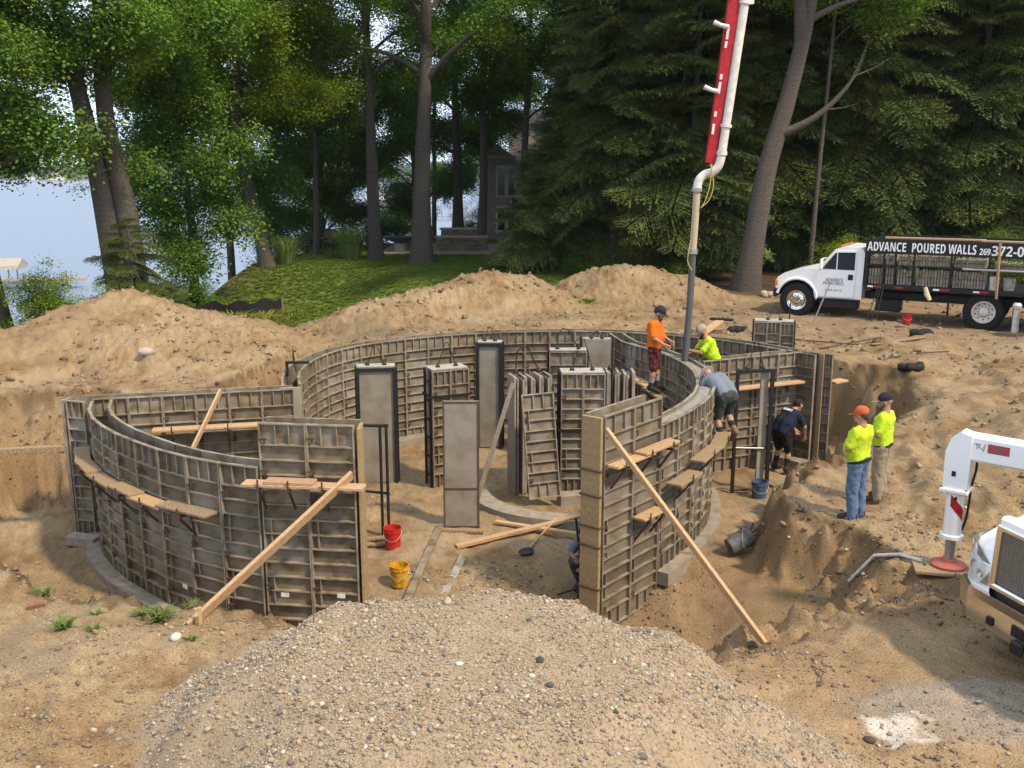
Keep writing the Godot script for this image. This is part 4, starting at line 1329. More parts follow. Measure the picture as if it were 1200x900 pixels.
	# --- hemlocks from the middle to the right
	var hs := [[2.7, -42.5, 8.5, 2.4, "thin hemlock before the house's beige roof"], [1.6, -40.5, 5.4, 2.5, "hemlock nearest the patio, its boughs hiding the house's corner"], [4.1, -39.8, 12.0, 3.2, "hemlock with drooping boughs behind the right-hand spoil heap"], [5.9, -41.5, 15.0, 3.6, "tall hemlock left of the pump boom"], [5.4, -46.0, 17.0, 4.0, "tallest hemlock behind the house's right side"], [6.9, -38.5, 12.5, 3.4, "hemlock right behind the pump boom's hose"], [7.8, -44.0, 17.0, 4.2, "hemlock behind the big leaning trunk's foot"], [10.3, -41.5, 14.0, 3.6, "hemlock just right of the big leaning trunk"],
		[12.4, -44.0, 17.0, 4.0, "hemlock behind the white truck cab"], [14.6, -41.0, 14.5, 3.8, "hemlock behind the front of the truck's sign board"], [16.8, -44.5, 17.0, 4.4, "hemlock behind the middle of the truck's sign board"], [18.8, -41.0, 15.0, 4.0, "hemlock above the telephone number on the truck"], [21.2, -44.0, 17.0, 4.2, "hemlock near the right edge behind the truck's tail"], [24.0, -42.0, 15.0, 4.0, "hemlock cut by the right edge"], [10.0, -50.0, 18.0, 4.4, "hemlock in the second row behind the leaning trunk"], [15.0, -51.0, 18.0, 4.4, "hemlock in the second row above the truck bed"], [20.0, -52.0, 18.0, 4.4, "hemlock in the second row at right"], [26.5, -50.0, 18.0, 4.4, "hemlock in the second row beyond the right edge"], [6.2, -52.0, 18.0, 4.4, "hemlock in the second row above the house roof's end"]]
	for q in hs:
		conifer("hemlock", q[4], "hemlocks along the wood's edge", on(q[0], q[1]), q[2] * (1.18 if q[2] > 9.0 else 1.0), q[3] * 1.08, int(130 + q[2] * 6), {"h0": 1.3 if q[1] > -42 else 2.0})
	for q in [[13.2, -48.0, "leaf_mid", "leafy tree among the hemlocks above the truck cab", 7.0], [17.5, -47.5, "leaf_mid", "leafy tree high behind the truck's sign board", 6.0], [9.2, -47.0, "leaf_dark", "leafy tree behind the big leaning trunk", 7.0], [23.0, -48.0, "leaf_dark", "leafy tree at the right edge of the wood", 6.0], [12.0, -58.0, "leaf_dark", "leafy tree deep in the wood behind the cab", 3.0], [18.0, -60.0, "leaf_dark", "leafy tree deep in the wood behind the truck bed", 3.0], [25.0, -60.0, "leaf_dark", "leafy tree deep in the wood at the right", 3.0], [7.0, -60.0, "leaf_dark", "leafy tree deep in the wood behind the house", 3.0], [31.0, -55.0, "leaf_dark", "leafy tree deep in the wood beyond the right edge", 3.0], [5.0, -56.0, "leaf_mid", "pale leafy tree rising over the house roof", 8.0]]:
		broadleaf("wood_tree", q[3], "leafy trees in the wood", on(q[0], q[1]), [V.call(0, 0, 0), V.call(0.2, 6, 0), V.call(0, 18, 0)], 0.26, q[4], 5.0, 1500, q[2], {"limbs": 18})
	# --- undergrowth
	for q in [[12.3, -36.8, 1.1, 1.5, "leaf_bright", "bright green shrub behind the truck's bonnet"], [14.3, -36.0, 1.2, 1.4, "leaf_bright", "bright green shrub behind the truck's cab roof"], [18.5, -36.5, 1.6, 1.9, "leaf_mid", "fern-like shrub above the truck's sign board"], [16.6, -36.5, 1.2, 1.6, "leaf_mid", "shrub behind the middle of the truck"], [20.5, -36.5, 1.3, 1.7, "leaf_mid", "shrub behind the truck's tail"], [6.2, -37.5, 0.8, 0.6, "leaf_mid", "low shrub left of the big leaning trunk"], [5.0, -38.5, 0.9, 0.7, "leaf_dark", "low dark shrub under the hemlocks by the pump hose"], [3.1, -38.6, 0.8, 0.6, "leaf_dark", "low dark shrub under the hemlocks behind the right spoil heap"],
		[-14.3, -29.5, 1.0, 2.2, "leaf_bright", "pale green sapling bush between the left heap and the lake"], [-15.3, -29.6, 0.9, 1.3, "leaf_bright", "pale green low bush by the left-edge trunk"], [-13.4, -29.6, 0.8, 1.2, "leaf_bright", "small pale bush left of the forked oak"], [-12.0, -36.0, 1.1, 1.1, "leaf_mid", "bush at the foot of the bushy mid-green tree"], [-2.2, -62.0, 1.6, 3.0, "leaf_dark", "dark tall bush behind the patio by the house"], [-4.2, -63.0, 1.8, 3.0, "leaf_dark", "dark tall bush behind the grey trunk"]]:
		shrub("bush", q[5], "", on(q[0], q[1]), q[2], q[3], 130, q[4], 0.55)
	# young spruce before the forked oak
	conifer("young_spruce", "small dark spruce with stiff level boughs at the foot of the forked oak", "", on(-11.6, -30.0), 3.6, 1.9, 46, {"h0": 0.5})
	conifer("young_spruce", "low dark spruce beside the lawn's left end", "", on(-11.2, -31.3), 1.7, 1.5, 34, {"h0": 0.4})
	# ornamental grasses
	var gm := grass_mesh(71, 420, 1.25, 1.0, 0.012)
	for q in [[-10.0, -43.5, 0.95, "smaller ornamental grass mound by the leaning tree"], [-7.4, -45.5, 1.1, "larger ornamental grass mound left of the two pale trunks"]]:
		var o := piece("ornamental_grass", gm, M["ornamental"], null, Transform3D(Basis.IDENTITY.scaled(Vector3.ONE * q[2] * 1.15), on(q[0], q[1])))
		tag(o, q[3], "grass", "ornamental grass mounds")
	# lawn blades and rough grass
	var tuft := grass_mesh(72, 16, 0.09, 0.12, 0.008)
	var where := []
	var cols := []
	for i in 26000:
		var z := -rf(27.0, 52.0)
		var x := rf(-15.0, 4.0)
		if x / z > 0.42: continue
		var y := ground(x, z)
		if g_grass < 0.4: continue
		var wild := ss(-7.0, -8.5, x) * ss(-38.0, -33.0, z)
		var s := rf(0.7, 1.3) * (1.0 + wild * rf(1.0, 4.0))
		where.append(Transform3D(Basis(Vector3.UP, rf(0, TAU)).scaled(Vector3(s, s, s)), Vector3(x, y, z)))
		var k := rf(0.95, 1.2)
		cols.append(Color(k * (1.15 + wild * 0.5), k * 1.1, k * 0.8))
	stuff(multi("lawn_grass", tuft, M["grass"], where, cols))
	# weeds in the foreground sand
	var wm := grass_mesh(73, 40, 0.13, 0.14, 0.011)
	for q in [[-4.95, -10.0, 1.2, "flat weed patch nearest the dirt at front left"], [-4.55, -9.85, 0.8, "thin weed row left of the brace board's foot"], [-4.0, -10.35, 1.5, "largest weed rosette left of the brace board's foot"], [-4.3, -10.55, 0.9, "small weed left of the largest rosette"], [-3.85, -10.95, 0.9, "weed at the foot of the left curved wall"], [-5.5, -11.55, 1.2, "weed tuft by the footing at left"], [-5.85, -11.4, 1.0, "weed tuft left of the footing's weed"], [-4.85, -10.6, 0.8, "pale small weed in the sand above the weed row"], [-2.7, -8.7, 0.7, "tiny weed at the left foot of the gravel mound"], [-1.85, -10.75, 0.9, "weeds below the left raised section"], [-3.4, -9.6, 0.6, "tiny weed by the white stone"]]:
		var o := piece("weed", wm, M["grass"], null, Transform3D(Basis(Vector3.UP, rf(0, 6)).scaled(Vector3(1.2, 0.75, 1.2) * q[2]), on(q[0], q[1], 0.01)))
		tag(o, q[3], "weed", "weeds in the foreground")

# ---------------------------------------------------------------- vehicles
func lettering(text: String, h: float, mname: String, parent: Node3D, at: Vector3, basis := Basis.IDENTITY, bold := true, width := 0.0) -> MeshInstance3D:
	var t := TextMesh.new()
	var f := SystemFont.new()
	f.font_names = PackedStringArray(["Droid Sans"])
	f.font_weight = 700 if bold else 400
	t.font = f
	t.text = text
	t.font_size = 64
	t.pixel_size = h / 46.0
	t.depth = 0.006
	t.curve_step = 2.0
	var o := MeshInstance3D.new()
	o.mesh = t
	o.material_override = M[mname]
	var b := basis
	if width > 0.0:
		var w := t.get_aabb().size.x
		b = basis * Basis.IDENTITY.scaled(Vector3(width / maxf(w, 0.01), 1, 1))
	o.transform = Transform3D(b, at)
	var k := 0
	var nm := "lettering"
	while parent.has_node(nm):
		k += 1
		nm = "lettering_%03d" % k
	o.name = nm
	parent.add_child(o)
	return o

func wheel(parent: Node3D, at: Vector3, r: float, w: float, rimm: String, front: bool) -> void:
	var g := Geo.new()
	var prof := [Vector2(r * 0.56, -w / 2 + 0.02), Vector2(r * 0.62, -w / 2), Vector2(r * 0.9, -w / 2 + 0.01), Vector2(r * 0.985, -w / 2 + 0.05), Vector2(r, -w / 2 + 0.09), Vector2(r, w / 2 - 0.09), Vector2(r * 0.985, w / 2 - 0.05), Vector2(r * 0.9, w / 2 - 0.01), Vector2(r * 0.62, w / 2), Vector2(r * 0.56, w / 2 - 0.02)]
	var xf := Transform3D(Basis(Vector3.RIGHT, PI / 2), at)
	g.lathe(prof, 36, xf)
	for k in 40:   # tread blocks
		var a := TAU * k / 40.0
		for s in [-1.0, 1.0]:
			g.box(xf * Vector3(cos(a) * r * 1.002, s * w * 0.2, sin(a) * r * 1.002), Vector3(0.03, w * 0.3, r * 0.11), xf.basis * Basis(Vector3.UP, -a))
	var t := part("wheel", g, M["black_rubber"], parent)
	g = Geo.new()
	var o := w / 2
	if front: g.lathe([Vector2(r * 0.57, o - 0.05), Vector2(r * 0.585, o - 0.005), Vector2(r * 0.55, o - 0.01), Vector2(r * 0.5, o - 0.05), Vector2(r * 0.42, o - 0.07), Vector2(r * 0.25, o - 0.03), Vector2(r * 0.18, o + 0.03), Vector2(0.0, o + 0.035)], 30, xf)
	else: g.lathe([Vector2(r * 0.57, o - 0.05), Vector2(r * 0.585, o - 0.005), Vector2(r * 0.53, o - 0.01), Vector2(r * 0.5, o - 0.12), Vector2(r * 0.33, o - 0.14), Vector2(r * 0.2, o - 0.08), Vector2(0, o - 0.06)], 30, xf)
	part("rim", g, M[rimm], t)
	g = Geo.new()
	for k in 10:
		var a := TAU * k / 10.0
		g.lathe([Vector2(r * 0.035, 0), Vector2(r * 0.03, 0.03), Vector2(0, 0.03)], 6, xf * Transform3D(Basis.IDENTITY, Vector3(cos(a) * r * 0.27, o - (0.05 if front else 0.13), sin(a) * r * 0.27)))
		g.lathe([Vector2(r * 0.05, 0), Vector2(0, 0.004)], 8, xf * Transform3D(Basis.IDENTITY, Vector3(cos(a + 0.3) * r * 0.43, o - (0.068 if front else 0.127), sin(a + 0.3) * r * 0.43)))
	part("wheel_nuts", g, M["black_steel"], t)

func loft(g: Geo, secs: Array) -> void:   # sections: arrays of Vector3 with the same count, open outlines
	for i in secs.size() - 1:
		for j in secs[i].size() - 1:
			g.quad(secs[i][j], secs[i + 1][j], secs[i + 1][j + 1], secs[i][j + 1])

func build_flatbed() -> void:
	var at := Vector3(8.55, ground(8.75, -29.2) - 0.02, -29.38)
	var t := thing("flatbed_truck", "white flatbed work truck with a black lettered sign board, stacked with forms", "truck", at, -deg_to_rad(30.4))
	var zs := 1.02       # half width at the cab's side
	var side := func(pts: Array) -> PackedVector2Array:
		var o := PackedVector2Array()
		for p in pts: o.append(Vector2(p[0], p[1]))
		return o
	# cab body
	var g := Geo.new()
	g.prism(side.call([[0.52, 0.62], [1.86, 0.62], [1.88, 1.98], [1.80, 2.10], [1.25, 2.13], [1.05, 2.06], [0.55, 1.48], [0.50, 1.2]]), zs * 2 - 0.06, Transform3D(Basis.IDENTITY, Vector3(0, 0, -1.02)))
	part("cab", g, M["white_paint"], t)
	# hood and wings
	g = Geo.new()
	g.prism(side.call([[-0.66, 0.86], [-0.62, 0.82], [-0.52, 0.86], [-0.44, 0.95], [-0.25, 1.09], [0.0, 1.14], [0.25, 1.09], [0.45, 0.93], [0.53, 0.62], [0.62, 0.60], [0.62, 1.46], [0.1, 1.43], [-0.4, 1.30], [-0.6, 1.16]]), 2.02, Transform3D(Basis.IDENTITY, Vector3(0, 0, -1.02)))
	part("bonnet", g, M["white_paint"], t)
	g = Geo.new()   # wing arch lip
	var arch := []
	for k in 11:
		var a := PI * (0.93 - 0.92 * k / 10.0)
		arch.append(Vector3(cos(a) * 0.60, 0.55 + sin(a) * 0.60, 0.0))
	g.tube(arch, [0.045], 8)
	part("wing_lip", g, M["white_paint"], t)
	g = Geo.new()
	g.cbox(Vector3(-0.05, 0.72, -1.02), Vector3(1.0, 0.6, 1.3), 0.05)
	part("engine_bay", g, M["black_paint"], t)
	# door
	g = Geo.new()
	g.prism(side.call([[0.56, 0.66], [1.64, 0.66], [1.66, 1.45], [0.66, 1.45], [0.56, 1.36]]), 0.03, Transform3D(Basis.IDENTITY, Vector3(0, 0, 0.0)))
	var d := part("door", g, M["white_paint"], t)
	g = Geo.new()
	g.cbox(Vector3(1.53, 1.26, 0.02), Vector3(0.14, 0.16, 0.03), 0.01)
	part("handle", g, M["black_paint"], d)
	lettering("ADVANCE", 0.10, "black_paint", d, Vector3(1.08, 1.16, 0.018), Basis.IDENTITY, false, 0.5)
	lettering("POURED WALLS", 0.08, "black_paint", d, Vector3(1.06, 1.06, 0.018), Basis.IDENTITY, false, 0.6)
	lettering("269-372", 0.05, "black_paint", d, Vector3(1.06, 0.86, 0.018), Basis.IDENTITY, false, 0.5)
	g = Geo.new()
	g.prism(side.call([[0.70, 1.47], [1.62, 1.47], [1.62, 1.98], [1.16, 1.98], [1.05, 1.93]]), 0.02, Transform3D(Basis.IDENTITY, Vector3(0, 0, -0.02)))
	part("side_window", g, M["dark_glass"], t)
	g = Geo.new()
	for q in [[Vector3(0.63, 1.46, 0), Vector3(1.06, 1.97, 0)], [Vector3(1.06, 1.98, 0), Vector3(1.64, 2.0, 0)], [Vector3(1.65, 1.45, 0), Vector3(1.65, 2.0, 0)]]:
		g.beam(q[0], q[1], 0.03, 0.035, Vector3.BACK)
	g.cbox(Vector3(1.12, 1.72, 0.005), Vector3(0.025, 0.5, 0.012), 0.003)
	part("window_frame", g, M["white_paint"], t)
	g = Geo.new()
	g.quad(Vector3(0.585, 1.50, -1.9), Vector3(0.585, 1.50, -0.14), Vector3(1.03, 2.045, -0.2), Vector3(1.03, 2.045, -1.84))
	part("windscreen", g, M["dark_glass"], t)
	g = Geo.new()
	g.cbox(Vector3(0.72, 1.63, 0.2), Vector3(0.07, 0.30, 0.16), 0.02)
	g.tube([Vector3(0.66, 1.5, 0.0), Vector3(0.7, 1.48, 0.2)], [0.018], 6)
	g.tube([Vector3(0.8, 1.8, 0.0), Vector3(0.72, 1.78, 0.2)], [0.014], 6)
	part("mirror", g, M["white_paint"], t)
	g = Geo.new()
	g.cbox(Vector3(-0.62, 1.0, -0.1), Vector3(0.09, 0.17, 0.28), 0.02)
	part("marker_lamp", g, mat("amber", Color(0.75, 0.16, 0.02), 0.3), t)
	g = Geo.new()
	g.cbox(Vector3(-0.66, 0.68, -1.02), Vector3(0.14, 0.22, 2.0), 0.03)
	part("bumper", g, M["black_paint"], t)
	g = Geo.new()
	g.cbox(Vector3(-0.635, 1.02, -1.02), Vector3(0.06, 0.22, 1.3), 0.02)
	part("grille", g, M["grille"], t)
	g = Geo.new()
	for k in 5: g.blob(Vector3(1.15, 2.14, -0.35 - k * 0.33), Vector3(0.05, 0.03, 0.05), Basis.IDENTITY, 4, 8)
	part("roof_lamp", g, M["amber"], t)
	# chassis, tank, steps
	g = Geo.new()
	g.cbox(Vector3(3.6, 0.72, -0.62), Vector3(7.0, 0.22, 0.1), 0.01)
	g.cbox(Vector3(3.6, 0.72, -1.42), Vector3(7.0, 0.22, 0.1), 0.01)
	g.cbox(Vector3(5.12, 0.55, -1.02), Vector3(0.2, 0.2, 1.8), 0.03)
	part("chassis", g, M["black_paint"], t)
	g = Geo.new()
	g.cbox(Vector3(1.22, 0.46, -0.14), Vector3(1.15, 0.30, 0.36), 0.05)
	g.cbox(Vector3(1.22, 0.60, 0.0), Vector3(1.2, 0.04, 0.18), 0.01)
	part("step_tank", g, M["black_paint"], t)
	g = Geo.new()
	g.cbox(Vector3(2.6, 0.5, -0.3), Vector3(0.7, 0.36, 0.4), 0.03)
	part("toolbox", g, M["black_paint"], t)
	wheel(t, Vector3(0, 0.5, -0.13), 0.5, 0.27, "chrome", true)
	wheel(t, Vector3(0, 0.5, -1.9), 0.5, 0.27, "chrome", true)
	wheel(t, Vector3(5.12, 0.5, -0.1), 0.52, 0.28, "boom_white", false)
	wheel(t, Vector3(5.12, 0.5, -0.42), 0.52, 0.28, "boom_white", false)
	wheel(t, Vector3(5.12, 0.5, -1.93), 0.52, 0.28, "boom_white", false)
	g = Geo.new()
	g.cbox(Vector3(4.2, 0.62, -0.1), Vector3(0.05, 0.6, 0.06), 0.01)
	g.cbox(Vector3(5.85, 0.5, -0.15), Vector3(0.02, 0.62, 0.6), 0.004)
	part("mud_flap", g, M["black_rubber"], t)
	# bed
	g = Geo.new()
	g.cbox(Vector3(4.75, 1.04, -1.02), Vector3(5.6, 0.13, 2.3), 0.01)
	part("bed", g, M["black_paint"], t)
	g = Geo.new()
	for x in [2.3, 2.9, 4.1, 5.1]:
		g.cbox(Vector3(x, 1.05, 0.135), Vector3(0.22, 0.05, 0.012), 0.003)
	part("red_reflector", g, M["red_paint"], t)
	g = Geo.new()
	for x in [2.12, 3.88, 4.9]:
		g.cbox(Vector3(x, 1.05, 0.135), Vector3(0.16, 0.045, 0.012), 0.003)
	part("white_reflector", g, M["white_paint"], t)
	# rack posts and sign board
	for x in [1.98, 2.43, 2.74, 3.24, 4.2, 5.16, 6.4, 7.4]:
		for z in [0.06, -2.1]:
			g = Geo.new()
			g.cbox(Vector3(x, 1.72, z), Vector3(0.055, 1.25, 0.055), 0.006)
			part("rack_post", g, M["black_paint"], t)
	g = Geo.new()
	g.cbox(Vector3(4.72, 1.66, 0.06), Vector3(5.5, 0.045, 0.05), 0.006)
	g.cbox(Vector3(4.72, 1.66, -2.1), Vector3(5.5, 0.045, 0.05), 0.006)
	g.cbox(Vector3(1.95, 1.7, -1.02), Vector3(0.06, 1.3, 2.2), 0.01)
	part("rack_rail", g, M["black_paint"], t)
	g = Geo.new()
	g.cbox(Vector3(4.72, 2.2, 0.12), Vector3(5.6, 0.40, 0.05), 0.008)
	var sb := part("sign_board", g, M["black_paint"], t)
	lettering("ADVANCE", 0.25, "white_paint", sb, Vector3(2.49, 2.19, 0.15), Basis.IDENTITY, true, 1.04)
	lettering("POURED WALLS", 0.25, "white_paint", sb, Vector3(3.98, 2.19, 0.15), Basis.IDENTITY, true, 1.64)
	lettering("269", 0.17, "white_paint", sb, Vector3(5.02, 2.15, 0.15), Basis.IDENTITY, true, 0.27)
	lettering("372-00", 0.26, "white_paint", sb, Vector3(5.66, 2.18, 0.15), Basis.IDENTITY, true, 0.95)
	g = Geo.new()
	g.cbox(Vector3(4.72, 2.2, -2.15), Vector3(5.6, 0.40, 0.05), 0.008)
	part("sign_board", g, M["black_paint"], t)
	# the load: stacks of forms, each panel edge-out
	var k := 0
	for q in [[2.2, 1.12, 0.4, 0.48], [2.58, 1.12, 0.24, 0.5], [2.98, 1.12, 0.4, 0.46], [3.72, 1.12, 0.86, 0.5], [4.66, 1.12, 0.84, 0.5], [2.2, 1.69, 0.36, 0.24], [2.58, 1.69, 0.24, 0.26], [2.98, 1.69, 0.38, 0.26], [3.72, 1.69, 0.88, 0.28], [4.66, 1.69, 0.82, 0.24], [5.7, 1.69, 0.9, 0.18]]:
		var b := thing("form_stack", ["short forms at the front of the truck bed's lower rack, seen end-on", "narrow stack of forms second in the truck's lower rack", "narrow stack of forms third in the truck's lower rack", "wide stack of forms in the middle of the truck's lower rack", "wide stack of forms hindmost in the truck's lower rack", "low stack at the front of the truck's upper rack", "narrow stack second in the truck's upper rack", "narrow stack third in the truck's upper rack", "wide stack in the middle of the truck's upper rack", "wide stack just left of the telephone number in the upper rack", "last low stack at the back of the truck's upper rack"][k], "form panels", t.transform * Vector3(q[0], q[1], 0.01), t.rotation.y, "stacks of forms on the truck")
		var n := int(q[2] / 0.072)
		for i in n:
			g = Geo.new()
			var x0: float = -q[2] / 2 + (i + 0.5) * q[2] / n
			var hh: float = q[3] - rf(0.0, 0.05)
			var tn := rf(1.5, 2.1)
			g.col = Color(tn, tn, tn * rf(0.85, 1.0))
			g.box(Vector3(x0, hh / 2, -0.5), Vector3(0.012, hh, 1.0))
			g.box(Vector3(x0 + 0.018, hh / 2, -0.012), Vector3(0.062, hh, 0.012))
			for e in int(hh / 0.11) + 1:
				g.box(Vector3(x0 + 0.02, 0.012 + e * (hh - 0.024) / int(hh / 0.11), -0.24), Vector3(0.045, 0.016, 0.52))
			part("form_panel", g, M["form_%d" % (i % 4)], b)
		g = Geo.new()
		g.box(Vector3(0, q[3] * 0.5, 0.008), Vector3(q[2], 0.02, 0.012))
		part("band", g, M["rust"], b)
		k += 1
	# boards, pole and buckets on the truck
	var w := func(x: float, y: float, z: float) -> Vector3: return t.transform * Vector3(x, y, z)
	plank("tan_board", "long tan board lying on the front of the truck's sign board", "board", w.call(2.4, 2.44, -0.05), w.call(5.0, 2.45, -0.05), 0.2, 0.05, "lumber")
	plank("tan_board", "long tan board lying on the back of the truck's sign board", "board", w.call(4.9, 2.435, 0.02), w.call(7.5, 2.43, 0.0), 0.14, 0.05, "lumber")
	plank("strap_board", "upright tan board strapped across the sign board and the telephone number", "board", w.call(5.37, 2.4, 0.19), w.call(5.41, 0.9, 0.19), 0.11, 0.03, "lumber", "", false)
	var pg := Geo.new()
	pg.tube([Vector3(4.5, 1.66, 0.13), Vector3(6.4, 1.66, 0.13)], [0.035], 8)
	part("rack_pipe", pg, M["steel"], t)
	pail("white plastic pail on the truck bed near its tail", w.call(5.27, 1.11, -0.1), 0.17, 0.37, Color(0.7, 0.68, 0.62))
	pail("grey-white pail behind the upright board on the truck bed", w.call(5.66, 1.11, -0.2), 0.16, 0.33, Color(0.5, 0.49, 0.45))
	pg = Geo.new()
	pg.tube([Vector3(0, 0, 0), Vector3(0.06, -0.2, 0.02), Vector3(0.16, -0.36, 0.04)], [0.05, 0.075, 0.05], 8)
	var gl := part("hanging_glove", pg, mat("glove", Color(0.55, 0.45, 0.28), 0.9), null, Transform3D(t.transform.basis, w.call(3.6, 1.12, 0.19)))
	tag(gl, "tan work glove hanging from the truck bed's edge", "glove")
	# a dark trailer by the right edge
	var tr := thing("dark_trailer", "dark trailer tail with a tan bumper board at the right edge", "trailer", Vector3(14.0, ground(14.0, -25.0), -25.0), -0.6)
	g = Geo.new()
	g.cbox(Vector3(0.9, 1.15, 0), Vector3(2.0, 0.9, 1.8), 0.05)
	part("body", g, M["black_paint"], tr)
	g = Geo.new()
	g.cbox(Vector3(-0.12, 0.85, 0.0), Vector3(0.08, 0.22, 1.85), 0.01)
	part("bumper_board", g, M["lumber"], tr)
	g = Geo.new()
	g.cbox(Vector3(-0.08, 0.55, 0), Vector3(0.12, 0.3, 1.8), 0.02)
	part("under_rail", g, M["black_paint"], tr)
	g = Geo.new()
	g.cbox(Vector3(-0.15, 0.55, -0.35), Vector3(0.012, 0.13, 0.26), 0.003)
	part("plate", g, M["white_paint"], tr)
	wheel(tr, Vector3(1.0, 0.42, 0.8), 0.42, 0.24, "steel", false)
	wheel(tr, Vector3(1.0, 0.42, -0.8), 0.42, 0.24, "steel", false)
	var ps := thing("jack_post", "stubby pale post between the truck's rear wheel and the dark trailer", "post", w.call(5.95, -0.02, 0.3))
	g = Geo.new()
	g.lathe([Vector2(0.09, 0), Vector2(0.08, 0.7), Vector2(0.11, 0.72), Vector2(0.12, 0.8), Vector2(0.08, 0.86), Vector2(0, 0.87)], 12)
	part("post", g, M["boom_white"], ps)
	g = Geo.new()
	g.cbox(Vector3(0, 0.02, 0), Vector3(0.3, 0.04, 0.3), 0.01)
	part("foot", g, M["old_lumber"], ps)

func pail(label: String, at: Vector3, r: float, h: float, col: Color, tilt := Basis.IDENTITY, cat := "bucket") -> Node3D:
	var t := thing("bucket", label, cat, at)
	t.basis = tilt
	var g := Geo.new()
	g.col = col
	g.lathe([Vector2(0, 0), Vector2(r * 0.84, 0), Vector2(r * 0.86, 0.01), Vector2(r * 0.96, h * 0.8), Vector2(r * 1.03, h * 0.8), Vector2(r * 1.04, h * 0.86), Vector2(r * 0.985, h * 0.86), Vector2(r, h * 0.97), Vector2(r * 1.03, h), Vector2(r * 0.95, h), Vector2(r * 0.8, 0.02), Vector2(0, 0.02)], 20)
	part("shell", g, M["plastic"], t)
	g = Geo.new()
	var p := []
	for k in 11:
		var a := PI * k / 10.0
		p.append(Vector3(cos(a) * r * 1.04, h * 0.84 - sin(a) * h * 0.42, sin(a) * r * 1.12))
	g.tube(p, [0.005], 5)
	part("handle", g, M["steel"], t)
	return t

